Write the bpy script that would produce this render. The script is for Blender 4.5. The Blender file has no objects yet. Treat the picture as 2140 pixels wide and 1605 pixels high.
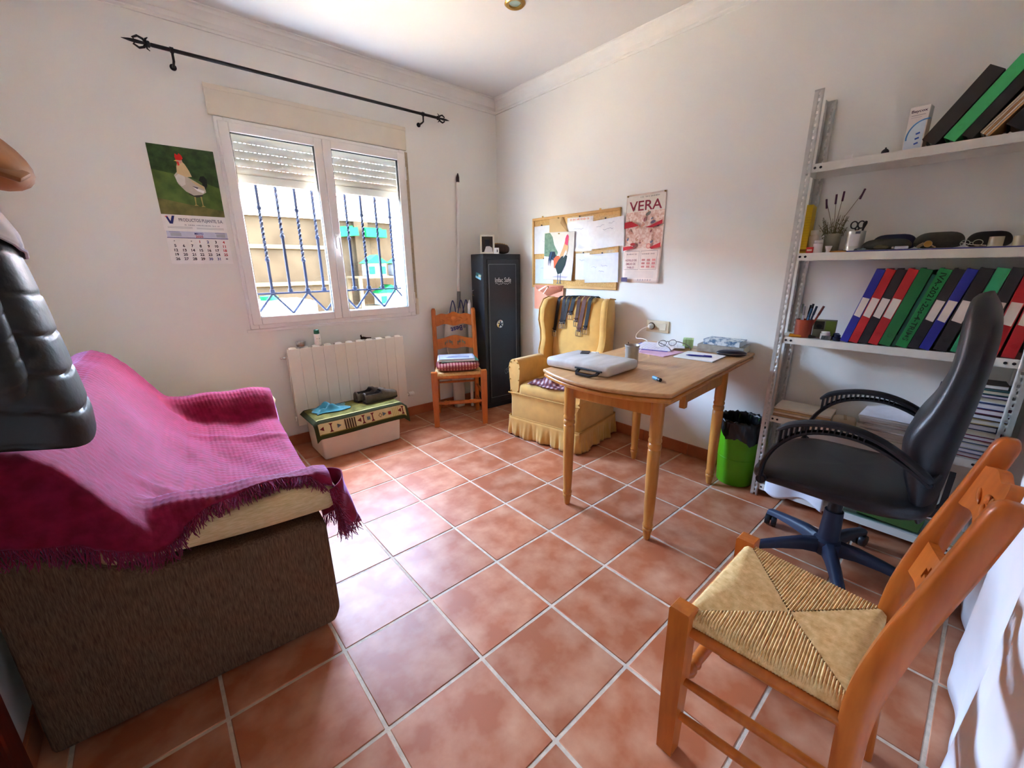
import bpy, bmesh, math, random
from mathutils import Vector, Matrix, Euler
random.seed(7)
SC = bpy.context.scene
COL = SC.collection
PI = math.pi
# ---------------------------------------------------------------- camera, sky, light, exposure
XR, XL, YW, YN, ZC = 0.66, -2.42, 0.31, -3.09, 2.65     # the room: right, left, window wall, near wall, ceiling
cam_d = bpy.data.cameras.new('camera'); cam = bpy.data.objects.new('camera', cam_d); COL.objects.link(cam)
cam_d.sensor_width = 36.0; cam_d.lens = 14.567; cam_d.clip_start = 0.02; cam_d.clip_end = 200
yaw, pit, rol = 0.7150, 0.2728, -0.0107
fwd = Vector((math.sin(yaw)*math.cos(pit), math.cos(yaw)*math.cos(pit), -math.sin(pit)))
rgt = Vector((math.cos(yaw), -math.sin(yaw), 0)); upv = rgt.cross(fwd)
r2 = rgt*math.cos(rol) + upv*math.sin(rol); u2 = -rgt*math.sin(rol) + upv*math.cos(rol)
mw = Matrix((r2, u2, -fwd)).transposed().to_4x4(); mw.translation = Vector((-1.970, -2.903, 1.2535))
cam.matrix_world = mw
SC.camera = cam
W = bpy.data.worlds.new('sky'); SC.world = W; W.use_nodes = True
nt = W.node_tree; nt.nodes.clear()
sk = nt.nodes.new('ShaderNodeTexSky'); sk.sky_type = 'NISHITA'; sk.sun_disc = False
sk.sun_elevation = math.radians(52); sk.sun_rotation = math.radians(100); sk.air_density = 1.0; sk.dust_density = 2.5; sk.ozone_density = 1.0
bg = nt.nodes.new('ShaderNodeBackground'); bg.inputs['Strength'].default_value = 5.0
wo = nt.nodes.new('ShaderNodeOutputWorld')
nt.links.new(sk.outputs[0], bg.inputs[0]); nt.links.new(bg.outputs[0], wo.inputs[0])
sun_d = bpy.data.lights.new('sun', 'SUN'); sun_d.energy = 15.0; sun_d.angle = 0.0093; sun_d.color = (1.0, 0.90, 0.76)
sun = bpy.data.objects.new('sun', sun_d); COL.objects.link(sun)
sun.rotation_euler = Vector((-0.74, -0.05, -0.95)).to_track_quat('-Z', 'Y').to_euler()
por_d = bpy.data.lights.new('window_daylight', 'AREA'); por_d.shape = 'RECTANGLE'; por_d.size = 1.10; por_d.size_y = 1.10
por_d.cycles.is_portal = True
por = bpy.data.objects.new('window_daylight', por_d); COL.objects.link(por)
por.location = (-0.875, 0.60, 1.46); por.rotation_euler = (-PI/2, 0, 0)
SC.view_settings.view_transform = 'Standard'; SC.view_settings.look = 'None'; SC.view_settings.gamma = 1.0
SC.view_settings.use_curve_mapping = False; SC.view_settings.exposure = 3.18
try:
    SC.cycles.adaptive_threshold = 0.025; SC.cycles.caustics_reflective = False; SC.cycles.caustics_refractive = False; SC.cycles.max_bounces = 8; SC.cycles.diffuse_bounces = 6; SC.cycles.glossy_bounces = 3
    SC.cycles.transparent_max_bounces = 12; SC.cycles.sample_clamp_indirect = 6.0
except Exception: pass
# ---------------------------------------------------------------- materials
def lin(c):
    return tuple(((v/255.0)/12.92 if v/255.0 <= 0.04045 else ((v/255.0+0.055)/1.055)**2.4) for v in c)
MATS = {}
def M(name, col, rough=0.6, metal=0.0, var=0.10, scale=9.0, stretch=(1, 1, 1), bump=0.0, bscale=120.0, bstretch=(1, 1, 1), spec=0.4, sheen=0.0, coat=0.0, col2=None, lo=0.35, hi=0.65, detail=4.0, rnd=0.0):
    if name in MATS: return MATS[name]
    m = bpy.data.materials.new(name); m.use_nodes = True; MATS[name] = m
    n = m.node_tree; N = n.nodes; L = n.links; b = N['Principled BSDF']
    c = lin(col)
    b.inputs['Roughness'].default_value = rough; b.inputs['Metallic'].default_value = metal
    b.inputs['Specular IOR Level'].default_value = spec
    if sheen: b.inputs['Sheen Weight'].default_value = sheen; b.inputs['Sheen Roughness'].default_value = 0.45
    if coat: b.inputs['Coat Weight'].default_value = coat; b.inputs['Coat Roughness'].default_value = 0.15
    tc = N.new('ShaderNodeTexCoord')
    src = tc.outputs['Object']
    if rnd:
        oi = N.new('ShaderNodeObjectInfo'); mul = N.new('ShaderNodeMath'); mul.operation = 'MULTIPLY'; mul.inputs[1].default_value = 57.0
        cb = N.new('ShaderNodeCombineXYZ'); add = N.new('ShaderNodeVectorMath')
        L.new(oi.outputs['Random'], mul.inputs[0]); L.new(mul.outputs[0], cb.inputs[0]); L.new(mul.outputs[0], cb.inputs[1])
        L.new(src, add.inputs[0]); L.new(cb.outputs[0], add.inputs[1]); src = add.outputs[0]
    mp = N.new('ShaderNodeMapping'); mp.inputs['Scale'].default_value = stretch; L.new(src, mp.inputs[0])
    no = N.new('ShaderNodeTexNoise'); no.inputs['Scale'].default_value = scale; no.inputs['Detail'].default_value = detail
    L.new(mp.outputs[0], no.inputs['Vector'])
    cr = N.new('ShaderNodeValToRGB'); cr.color_ramp.elements[0].position = lo; cr.color_ramp.elements[1].position = hi
    d = lin(col2) if col2 else tuple(min(1, v*(1+var)) for v in c)
    a = c if col2 else tuple(v*(1-var) for v in c)
    cr.color_ramp.elements[0].color = (*a, 1); cr.color_ramp.elements[1].color = (*d, 1)
    L.new(no.outputs[0], cr.inputs[0])
    if rnd:
        hs = N.new('ShaderNodeHueSaturation'); mr = N.new('ShaderNodeMapRange')
        mr.inputs['To Min'].default_value = 1-0.13*rnd; mr.inputs['To Max'].default_value = 1+0.10*rnd
        L.new(oi.outputs['Random'], mr.inputs[0]); L.new(mr.outputs[0], hs.inputs['Value']); L.new(cr.outputs[0], hs.inputs['Color']); L.new(hs.outputs[0], b.inputs['Base Color'])
    else: L.new(cr.outputs[0], b.inputs['Base Color'])
    if bump:
        mp2 = N.new('ShaderNodeMapping'); mp2.inputs['Scale'].default_value = bstretch; L.new(tc.outputs['Object'], mp2.inputs[0])
        n2 = N.new('ShaderNodeTexNoise'); n2.inputs['Scale'].default_value = bscale; n2.inputs['Detail'].default_value = 3
        L.new(mp2.outputs[0], n2.inputs['Vector'])
        bp = N.new('ShaderNodeBump'); bp.inputs['Strength'].default_value = bump; bp.inputs['Distance'].default_value = 0.004
        L.new(n2.outputs[0], bp.inputs['Height']); L.new(bp.outputs[0], b.inputs['Normal'])
    return m
def thin_glass(name, tint=(1, 1, 1), refl=0.07, rough=0.0):
    if name in MATS: return MATS[name]
    m = bpy.data.materials.new(name); m.use_nodes = True; MATS[name] = m
    N = m.node_tree.nodes; L = m.node_tree.links; N.remove(N['Principled BSDF'])
    t = N.new('ShaderNodeBsdfTransparent'); t.inputs[0].default_value = (*tint, 1)
    g = N.new('ShaderNodeBsdfGlossy'); g.inputs['Roughness'].default_value = rough
    x = N.new('ShaderNodeMixShader'); x.inputs[0].default_value = refl
    L.new(t.outputs[0], x.inputs[1]); L.new(g.outputs[0], x.inputs[2]); L.new(x.outputs[0], N['Material Output'].inputs[0])
    return m
def plain(col, rough=0.7):
    return M('print_%02x%02x%02x' % tuple(int(v) for v in col), col, rough, var=0.03, scale=30, spec=0.25)
# ---------------------------------------------------------------- mesh builder
class MB:
    def __init__(s): s.v = []; s.f = []; s.m = []
    def add(s, vs, fs, mi=0, xf=None):
        o = len(s.v)
        s.v += [tuple(xf @ Vector(p)) if xf else tuple(p) for p in vs]
        s.f += [tuple(i+o for i in f) for f in fs]; s.m += [mi]*len(fs)
        return s
    def box(s, c, d, bev=0.0, rot=None, mi=0, seg=1):
        xf = Matrix.Translation(Vector(c))
        if rot is not None: xf = xf @ (Euler(rot).to_matrix().to_4x4() if not isinstance(rot, Matrix) else rot)
        if bev <= 0:
            x, y, z = d[0]/2, d[1]/2, d[2]/2
            vs = [(-x,-y,-z),(x,-y,-z),(x,y,-z),(-x,y,-z),(-x,-y,z),(x,-y,z),(x,y,z),(-x,y,z)]
            return s.add(vs, [(0,3,2,1),(4,5,6,7),(0,1,5,4),(1,2,6,5),(2,3,7,6),(3,0,4,7)], mi, xf)
        bm = bmesh.new(); bmesh.ops.create_cube(bm, size=1.0)
        for v in bm.verts: v.co = Vector((v.co.x*d[0], v.co.y*d[1], v.co.z*d[2]))
        bmesh.ops.bevel(bm, geom=bm.edges[:], offset=min(bev, min(d)*0.49), segments=seg, affect='EDGES', profile=0.5)
        bm.verts.index_update(); s.add([v.co[:] for v in bm.verts], [[v.index for v in f.verts] for f in bm.faces], mi, xf); bm.free()
        return s
    def b2(s, x0, x1, y0, y1, z0, z1, bev=0.0, mi=0, seg=1):
        return s.box(((x0+x1)/2, (y0+y1)/2, (z0+z1)/2), (abs(x1-x0), abs(y1-y0), abs(z1-z0)), bev, None, mi, seg)
    def tube(s, pts, r, seg=10, mi=0, cap=True, sq=None, closed=False):
        pts = [Vector(p) for p in pts]; n = len(pts)
        rs = r if isinstance(r, (list, tuple)) else [r]*n
        vs = []; fs = []; ref = None
        for i, p in enumerate(pts):
            if closed: t = pts[(i+1) % n]-pts[i-1]
            else: t = pts[min(i+1, n-1)]-pts[max(i-1, 0)]
            if t.length < 1e-9: t = Vector((0, 0, 1))
            t.normalize()
            if ref is None: ref = Vector((1, 0, 0)) if abs(t.x) < 0.8 else Vector((0, 1, 0))
            a = (ref-t*ref.dot(t))
            if a.length < 1e-6: a = Vector((0, 0, 1)).cross(t)
            a.normalize(); b = t.cross(a); ref = a
            for k in range(seg):
                an = 2*PI*k/seg + (PI/seg if sq else 0)
                ex, ey = (1, 1) if not sq else sq
                vs.append(p + a*(math.cos(an)*rs[i]*ex) + b*(math.sin(an)*rs[i]*ey))
        m = n if closed else n-1
        for i in range(m):
            for k in range(seg):
                j = (i+1) % n
                fs.append((i*seg+k, i*seg+(k+1) % seg, j*seg+(k+1) % seg, j*seg+k))
        if cap and not closed:
            fs.append(tuple(range(seg))[::-1]); fs.append(tuple((n-1)*seg+k for k in range(seg)))
        return s.add(vs, fs, mi)
    def lathe(s, prof, c=(0, 0, 0), seg=20, mi=0, axis='z', cap=True, rot=None):
        vs = []; fs = []
        for r, h in prof:
            for k in range(seg):
                a = 2*PI*k/seg; x, y = r*math.cos(a), r*math.sin(a)
                vs.append({'z': (x, y, h), 'x': (h, x, y), 'y': (x, h, -y)}[axis])
        n = len(prof)
        for i in range(n-1):
            for k in range(seg): fs.append((i*seg+k, i*seg+(k+1) % seg, (i+1)*seg+(k+1) % seg, (i+1)*seg+k))
        if cap:
            if prof[0][0] > 1e-5: fs.append(tuple(range(seg))[::-1])
            if prof[-1][0] > 1e-5: fs.append(tuple((n-1)*seg+k for k in range(seg)))
        xf = Matrix.Translation(Vector(c))
        if rot is not None: xf = xf @ Euler(rot).to_matrix().to_4x4()
        return s.add(vs, fs, mi, xf)
    def prism(s, poly, h0, h1, axis='z', mi=0, xf=None):
        n = len(poly)
        def P(a, b, h): return {'z': (a, b, h), 'x': (h, a, b), 'y': (a, h, b)}[axis]
        vs = [P(a, b, h0) for a, b in poly]+[P(a, b, h1) for a, b in poly]
        fs = [tuple(range(n))[::-1], tuple(range(n, 2*n))]+[(i, (i+1) % n, n+(i+1) % n, n+i) for i in range(n)]
        return s.add(vs, fs, mi, xf)
    def grid(s, fn, nu, nv, mi=0, closeu=False, closev=False):
        vs = []; fs = []
        mu = nu if closeu else nu+1; mv = nv if closev else nv+1
        for i in range(mu):
            for j in range(mv): vs.append(fn(i/nu, j/nv))
        for i in range(nu):
            for j in range(nv):
                a, b = i % mu, (i+1) % mu; c, d = j % mv, (j+1) % mv
                fs.append((a*mv+c, b*mv+c, b*mv+d, a*mv+d))
        return s.add(vs, fs, mi)
    def ell(s, c, r, nu=16, nv=10, mi=0, p=1.0, rot=None):
        R = Euler(rot).to_matrix() if rot is not None else None
        def sp(v): return math.copysign(abs(v)**p, v)
        def fn(u, v):
            th = 2*PI*u; ph = -PI/2+PI*v
            q = Vector((r[0]*sp(math.cos(ph))*sp(math.cos(th)), r[1]*sp(math.cos(ph))*sp(math.sin(th)), r[2]*sp(math.sin(ph))))
            if R: q = R @ q
            return (c[0]+q.x, c[1]+q.y, c[2]+q.z)
        return s.grid(fn, nu, nv, mi, closeu=True)
    def mesh(s, name, mats, ang=38):
        me = bpy.data.meshes.new(name); me.from_pydata(s.v, [], s.f)
        bm = bmesh.new(); bm.from_mesh(me)
        bmesh.ops.remove_doubles(bm, verts=bm.verts[:], dist=1e-6) if len(s.v) < 60000 else None
        bmesh.ops.recalc_face_normals(bm, faces=bm.faces[:]) if not getattr(s, 'keepn', False) else None
        bm.to_mesh(me); bm.free()
        return me
    def build(s, name, mats, parent=None, ang=38, loc=None, rot=None, thick=0.0, sub=0):
        if not isinstance(mats, (list, tuple)): mats = [mats]
        me = bpy.data.meshes.new(name); me.from_pydata(s.v, [], s.f)
        for m in mats: me.materials.append(m)
        me.polygons.foreach_set('material_index', s.m)
        bm = bmesh.new(); bm.from_mesh(me)
        if not getattr(s, 'keepn', False): bmesh.ops.recalc_face_normals(bm, faces=bm.faces[:])
        for f in bm.faces: f.smooth = True
        bm.to_mesh(me); bm.free()
        if ang < 179: me.set_sharp_from_angle(angle=math.radians(ang))
        o = bpy.data.objects.new(name, me); COL.objects.link(o)
        if parent: o.parent = parent
        if loc: o.location = loc
        if rot: o.rotation_euler = rot
        if thick:
            md = o.modifiers.new('thick', 'SOLIDIFY'); md.thickness = thick; md.offset = 0
        if sub:
            md = o.modifiers.new('sub', 'SUBSURF'); md.levels = sub; md.render_levels = sub
        return o
def tag(o, label=None, cat=None, group=None, kind=None):
    if label: o['label'] = label
    if cat: o['category'] = cat
    if group: o['group'] = group
    if kind: o['kind'] = kind
    return o
def T(name, label, cat, loc=(0, 0, 0), rz=0.0, group=None, rot=None):
    o = bpy.data.objects.new(name, None); COL.objects.link(o); o.empty_display_size = 0.05
    o.location = loc; o.rotation_euler = rot if rot else (0, 0, rz)
    return tag(o, label, cat, group)
def copy_tree(o, parent=None, loc=None, rot=None, label=None):
    c = o.copy(); COL.objects.link(c); c.parent = parent
    if loc is not None: c.location = loc
    if rot is not None: c.rotation_euler = rot
    if label: c['label'] = label
    for ch in o.children: copy_tree(ch, c)
    return c
# ---------------------------------------------------------------- flat print: polygons and lettering on a sheet
_TX = {}
def text_mesh(body, bold=0.0, shear=0.0):
    k = (body, bold, shear)
    if k in _TX: return _TX[k]
    cu = bpy.data.curves.new('lettering', 'FONT'); cu.body = body; cu.size = 1.0; cu.align_x = 'CENTER'; cu.align_y = 'CENTER'; cu.offset = bold; cu.resolution_u = 3; cu.shear = shear
    ob = bpy.data.objects.new('lettering', cu)
    me = bpy.data.meshes.new_from_object(ob)
    r = ([v.co[:] for v in me.vertices], [tuple(p.vertices) for p in me.polygons])
    bpy.data.objects.remove(ob); bpy.data.curves.remove(cu); bpy.data.meshes.remove(me)
    _TX[k] = r
    return r
class Print:
    """a printed sheet in its own x-y plane, facing +z; each colour layer lies 0.15 mm above the last"""
    def __init__(s, step=0.00015, z0=0.0003, fn=None): s.b = MB(); s.mats = []; s.z = z0; s.step = step; s.fn = fn
    def mi(s, c, rough=0.7):
        m = c if not isinstance(c, tuple) else plain(c, rough)
        if m not in s.mats: s.mats.append(m)
        return s.mats.index(m)
    def poly(s, pts, c, lift=True):
        if lift: s.z += s.step
        s.b.add([(x, y, s.z) for x, y in pts], [tuple(range(len(pts)))], s.mi(c)); return s
    def rect(s, x0, x1, y0, y1, c, lift=True): return s.poly([(x0, y0), (x1, y0), (x1, y1), (x0, y1)], c, lift)
    def oval(s, cx, cy, rx, ry, c, rot=0, n=14, lift=True):
        q = []
        for k in range(n):
            a = 2*PI*k/n; x, y = rx*math.cos(a), ry*math.sin(a)
            q.append((cx+x*math.cos(rot)-y*math.sin(rot), cy+x*math.sin(rot)+y*math.cos(rot)))
        return s.poly(q, c, lift)
    def text(s, body, cx, cy, size, c, wid=None, rot=0.0, bold=0.0, lift=True, shear=0.0):
        if lift: s.z += s.step
        vs, fs = text_mesh(body, bold, shear)
        if not vs: return s
        xs = [v[0] for v in vs]; ys = [v[1] for v in vs]
        w = max(xs)-min(xs); h = max(ys)-min(ys); mx, my = (max(xs)+min(xs))/2, (max(ys)+min(ys))/2
        sy = size/max(h, 1e-6); sx = (wid/w) if wid else sy
        out = []
        for v in vs:
            x, y = (v[0]-mx)*sx, (v[1]-my)*sy
            out.append((cx+x*math.cos(rot)-y*math.sin(rot), cy+x*math.sin(rot)+y*math.cos(rot), s.z))
        s.b.add(out, fs, s.mi(c)); return s
    def build(s, name, parent, loc=None, rot=None):
        s.b.keepn = True
        if s.fn: s.b.v = [s.fn(*v) for v in s.b.v]
        return s.b.build(name, s.mats, parent, 180, loc, rot)
def scrawl(p, x0, x1, y, h, c, n=14, seed=1):
    """illegible small print: a run of short strokes"""
    r = random.Random(seed); p.z += p.step; w = (x1-x0)/n
    for k in range(n):
        if r.random() < 0.12: continue
        a = x0+k*w; q = h*r.uniform(0.6, 1.0); s = r.uniform(-0.3, 0.3)*w
        p.poly([(a+w*0.12, y-q/2), (a+w*0.62, y-q/2), (a+w*0.62+s, y+q/2), (a+w*0.12+s, y+q/2)], c, lift=False)
def sm(t): t = max(0.0, min(1.0, t)); return t*t*(3-2*t)
def lerp(a, b, t): return a+(b-a)*t
def smax(a, b, k=0.05):
    h = max(0.0, min(1.0, 0.5+0.5*(a-b)/k)); return b+(a-b)*h + k*h*(1-h)
def interp(pts, x):
    if x <= pts[0][0]: return pts[0][1]
    for (a, b), (c, d) in zip(pts, pts[1:]):
        if x <= c: return lerp(b, d, (x-a)/(c-a))
    return pts[-1][1]
def sinterp(pts, x):
    """smooth curve through the points (Hermite with finite-difference tangents)"""
    if x <= pts[0][0]: return pts[0][1]
    if x >= pts[-1][0]: return pts[-1][1]
    n = len(pts)
    def tan(i):
        a, b = pts[max(i-1, 0)], pts[min(i+1, n-1)]; return (b[1]-a[1])/(b[0]-a[0])
    for i in range(n-1):
        (a, b), (c, d) = pts[i], pts[i+1]
        if x <= c:
            h = c-a; t = (x-a)/h; t2, t3 = t*t, t*t*t
            return (2*t3-3*t2+1)*b+(t3-2*t2+t)*h*tan(i)+(-2*t3+3*t2)*d+(t3-t2)*h*tan(i+1)
def cat(pts, n=6):
    """Catmull-Rom curve through the points"""
    pts = [Vector(p) for p in pts]; out = []
    for i in range(len(pts)-1):
        p0, p1, p2, p3 = pts[max(i-1, 0)], pts[i], pts[i+1], pts[min(i+2, len(pts)-1)]
        for k in range(n):
            t = k/n; out.append(0.5*((2*p1)+(p2-p0)*t+(2*p0-5*p1+4*p2-p3)*t*t+(3*p1-p0-3*p2+p3)*t*t*t))
    return out+[pts[-1]]
# ---------------------------------------------------------------- shared materials
WALL = M('white_plaster', (235, 234, 227), 0.9, var=0.02, scale=1.5, bump=0.10, bscale=220)
CEIL = M('white_ceiling_paint', (214, 212, 208), 0.9, var=0.015, scale=1.0)
MOULD = M('white_moulding', (234, 233, 226), 0.75, var=0.02)
TERRA = M('terracotta_tile', (172, 96, 60), 0.42, col2=(202, 144, 110), lo=0.40, hi=0.72, scale=8, detail=6, bump=0.12, bscale=14, spec=0.32, rnd=1.0)
SKIRT = M('terracotta_skirting', (160, 84, 48), 0.4, col2=(180, 104, 64), scale=7, spec=0.45, rnd=0.6)
GROUT = M('beige_grout', (206, 186, 162), 0.9, var=0.12, scale=40, bump=0.3, bscale=300)
ALU = M('white_aluminium', (236, 234, 230), 0.38, var=0.015)
CREAM = M('cream_plastic', (226, 214, 190), 0.45, var=0.03)
GASKET = M('black_gasket', (30, 30, 32), 0.6)
IRON = M('black_iron', (34, 32, 32), 0.5, metal=0.3, var=0.2, scale=40)
BLUEIRON = M('blue_grey_iron', (26, 30, 44), 0.7, metal=0.0, var=0.15, spec=0.05)
CHROME = M('chrome', (210, 208, 204), 0.18, metal=1.0, var=0.03)
BRASS = M('brass', (190, 150, 80), 0.28, metal=1.0, var=0.1)
STEEL = M('galvanised_steel', (196, 196, 190), 0.42, metal=0.55, var=0.07, scale=25)
WPLAST = M('white_plastic', (236, 234, 228), 0.4, var=0.02)
PAPER = M('white_paper', (240, 238, 234), 0.8, var=0.02, scale=20)
ORWOOD = M('honey_wood', (168, 84, 24), 0.33, col2=(190, 104, 36), scale=6, stretch=(8, 8, 1.2), spec=0.5, lo=0.3, hi=0.7)
OAK = M('oak_veneer', (186, 134, 84), 0.36, col2=(204, 156, 104), scale=7, stretch=(1.2, 7, 7), spec=0.5, lo=0.3, hi=0.7)
OAKLEG = M('oak_leg', (182, 118, 48), 0.3, col2=(196, 134, 62), scale=6, stretch=(7, 7, 1.0), spec=0.5)
BLACKP = M('black_plastic', (26, 26, 30), 0.42, var=0.1)
BLEATH = M('black_leather', (30, 31, 36), 0.36, var=0.12, scale=30, bump=0.15, bscale=260, spec=0.5)
CLEAR = thin_glass('clear_plastic', (0.96, 0.97, 0.98), 0.022, 0.22)
GLASS = thin_glass('window_glass', (0.97, 0.985, 0.98), 0.05)
# ================================================================ the setting
def struct(o, label=None): tag(o, label=label, kind='structure'); return o
fl = struct(MB().b2(XL-0.1, XR+0.1, YN-0.1, YW+0.1, -0.12, -0.0022).build('floor', GROUT))
S = 0.335; G = 0.0050; tile_cache = {}
def tile_piece(w, d):
    k = (round(w, 3), round(d, 3))
    if k not in tile_cache:
        o = MB().box((0, 0, -0.003), (w, d, 0.006), 0.0022).build('tile', TERRA); me = o.data; bpy.data.objects.remove(o); tile_cache[k] = me
    return tile_cache[k]
rt = random.Random(3)
for i in range(-8, 3):
    for j in range(-10, 2):
        x0, x1 = max(i*S+G, XL), min((i+1)*S-G, XR); y0, y1 = max(j*S+G, YN), min((j+1)*S-G, YW)
        if x1-x0 < 0.02 or y1-y0 < 0.02: continue
        o = bpy.data.objects.new('tile', tile_piece(x1-x0, y1-y0)); COL.objects.link(o); o.parent = fl
        o.location = ((x0+x1)/2, (y0+y1)/2, rt.uniform(-0.0006, 0.0004)); o.rotation_euler = (rt.uniform(-.0012, .0012), rt.uniform(-.0012, .0012), 0)
struct(MB().b2(XL-0.3, XR+0.3, YN-0.3, YW+0.3, ZC, ZC+0.2).build('ceiling', CEIL))
# window wall with its opening
OX0, OX1, OZ0, OZ1 = -1.445, -0.275, 0.915, 2.12
YO = 0.60
wb = MB()
wb.b2(XL-0.3, OX0, YW, YO, 0, ZC); wb.b2(OX1, XR+0.3, YW, YO, 0, ZC); wb.b2(OX0, OX1, YW, YO, 0, OZ0); wb.b2(OX0, OX1, YW, YO, OZ1, ZC)
struct(wb.build('wall_back', WALL))
struct(MB().b2(XR, XR+0.25, YN-0.3, YW, 0, ZC).build('wall_right', WALL))
struct(MB().b2(XL-0.25, XL, YN-0.3, YW, 0, ZC).build('wall_left', WALL))
struct(MB().b2(XL, XR, YN-0.25, YN, 0, ZC).build('wall_near', WALL))
# skirting tiles
def skirting(name, pts):
    root = bpy.data.objects.new(name, None); COL.objects.link(root); struct(root)
    for (x0, x1, y0, y1) in pts: MB().b2(x0, x1, y0, y1, 0.001, 0.082, 0.002).build('skirting_tile', SKIRT, root)
pl = []
x = XL+0.012
while x < XR-0.02:
    e = min(x+0.333, XR-0.012); pl.append((x, e, YW-0.011, YW-0.0005)); x = e+0.0025
skirting('baseboard_back', pl)
pl = []; y = YW-0.012
while y > YN+0.02:
    e = max(y-0.333, YN+0.012); pl.append((XR-0.011, XR-0.0005, e, y)); y = e-0.0025
skirting('baseboard_right', pl)
pl = []; y = YW-0.012
while y > -1.50:
    e = max(y-0.333, -1.505); pl.append((XL+0.0005, XL+0.011, e, y)); y = e-0.0025
skirting('baseboard_left', pl)
# crown moulding: stepped cove round the ceiling
PROF = [(0, 0), (0.010, 0), (0.012, 0.012), (0.020, 0.016), (0.024, 0.040), (0.040, 0.062), (0.060, 0.074), (0.066, 0.086), (0.066, 0.096), (0.074, 0.098), (0.0741, 0.1)]
def crown(name, a, b, nrm):
    a = Vector(a); b = Vector(b); n = Vector(nrm); t = (b-a).normalized(); m = MB(); vs = []; k = len(PROF)
    for p, sgn in ((a, 1), (b, -1)):
        for d, h in PROF: vs.append(tuple(p + n*d + t*(sgn*d) + Vector((0, 0, ZC-0.1+h))))
    m.add(vs, [(i, i+1, k+i+1, k+i) for i in range(k-1)])
    struct(m.build(name, MOULD, ang=25))
crown('trim_1', (XL, YW, 0), (XR, YW, 0), (0, -1, 0)); crown('trim_2', (XR, YW, 0), (XR, YN, 0), (-1, 0, 0))
crown('trim_3', (XR, YN, 0), (XL, YN, 0), (0, 1, 0)); crown('trim_4', (XL, YN, 0), (XL, YW, 0), (1, 0, 0))
# door in the left wall, dark red wood
REDW = M('dark_red_wood', (88, 26, 14), 0.42, col2=(112, 38, 22), scale=8, stretch=(6, 6, 0.8), spec=0.5)
dr = bpy.data.objects.new('door_1', None); COL.objects.link(dr); struct(dr)
DY0, DY1 = -2.42, -1.535
jm = MB(); jm.b2(XL+0.001, XL+0.022, DY1-0.075, DY1, 0.001, 2.09, 0.004); jm.b2(XL+0.001, XL+0.022, DY0, DY0+0.075, 0.001, 2.09, 0.004); jm.b2(XL+0.001, XL+0.022, DY0, DY1, 2.015, 2.09, 0.004)
jm.build('door_frame', REDW, dr)
lf = MB().b2(XL+0.001, XL+0.012, DY0+0.076, DY1-0.076, 0.006, 2.014).build('door_leaf', REDW, dr)
for (z0, z1) in ((0.15, 0.85), (1.0, 1.9)):
    for (y0, y1) in ((DY0+0.15, -2.02), (-1.94, DY1-0.15)):
        MB().b2(XL+0.012, XL+0.02, y0, y1, z0, z1, 0.006).build('door_panel', REDW, lf)
hb = MB().lathe([(0.024, 0), (0.024, 0.006), (0.010, 0.008), (0.010, 0.04)], (XL+0.012, DY0+0.13, 1.02), 14, axis='x'); hb.tube([(XL+0.05, DY0+0.13, 1.02), (XL+0.055, DY0+0.2, 1.02), (XL+0.05, DY0+0.25, 1.018)], 0.008)
hb.build('door_handle', BRASS, lf)
# ---------------------------------------------------------------- window
wn = bpy.data.objects.new('window_1', None); COL.objects.link(wn); struct(wn)
FX0, FX1, FZ0, FZ1 = -1.475, -0.262, 0.878, 2.125
fy0, fy1 = YW-0.022, YW+0.05
fr = MB()
fr.b2(FX0, FX0+0.05, fy0, fy1, FZ0, FZ1, 0.004); fr.b2(FX1-0.045, FX1, fy0, fy1, FZ0, FZ1, 0.004)
fr.b2(FX0+0.05, FX1-0.045, fy0, fy1, FZ1-0.04, FZ1, 0.004); fr.b2(FX0+0.05, FX1-0.045, fy0, fy1, FZ0, FZ0+0.04, 0.004)
fr.b2(FX0-0.02, FX1+0.015, YW-0.012, YW-0.0005, FZ0-0.022, FZ0-0.001, 0.003)
fr.build('window_frame', ALU, wn)
def sash(x0, x1, side):
    z0, z1 = FZ0+0.028, FZ1-0.022; y0, y1 = YW-0.036, YW+0.012; w = 0.054
    m = MB(); m.b2(x0, x0+w, y0, y1, z0, z1, 0.004); m.b2(x1-w, x1, y0, y1, z0, z1, 0.004); m.b2(x0+w, x1-w, y0, y1, z1-w, z1, 0.004); m.b2(x0+w, x1-w, y0, y1, z0, z0+w, 0.004)
    s = m.build('sash', ALU, wn)
    g = MB(); a, b, c, d = x0+w, x1-w, z0+w, z1-w; e = 0.003
    g.b2(a, a+e, y0+0.006, y0+0.03, c, d); g.b2(b-e, b, y0+0.006, y0+0.03, c, d); g.b2(a, b, y0+0.006, y0+0.03, d-e, d); g.b2(a, b, y0+0.006, y0+0.03, c, c+e)
    g.build('gasket', GASKET, s)
    MB().b2(a+e, b-e, y0+0.019, y0+0.023, c+e, d-e).build('pane', GLASS, s)
    hx = x0-0.006 if side < 0 else x1+0.006
    for hz in (z0+0.12, z1-0.14):
        MB().lathe([(0.0075, -0.045), (0.0075, 0.045)], (hx, y0+0.002, hz), 10).build('hinge', ALU, s)
    return s
sl = sash(-1.459, -0.8775, -1); sr = sash(-0.8755, -0.279, 1)
hh = MB(); hh.b2(-0.862, -0.836, YW-0.046, YW-0.036, 1.40, 1.50, 0.003); hh.tube([(-0.849, YW-0.046, 1.475), (-0.849, YW-0.072, 1.475), (-0.849, YW-0.08, 1.468), (-0.849, YW-0.08, 1.35)], [0.009, 0.009, 0.010, 0.008], 8)
hh.build('window_handle', ALU, sr)
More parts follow.
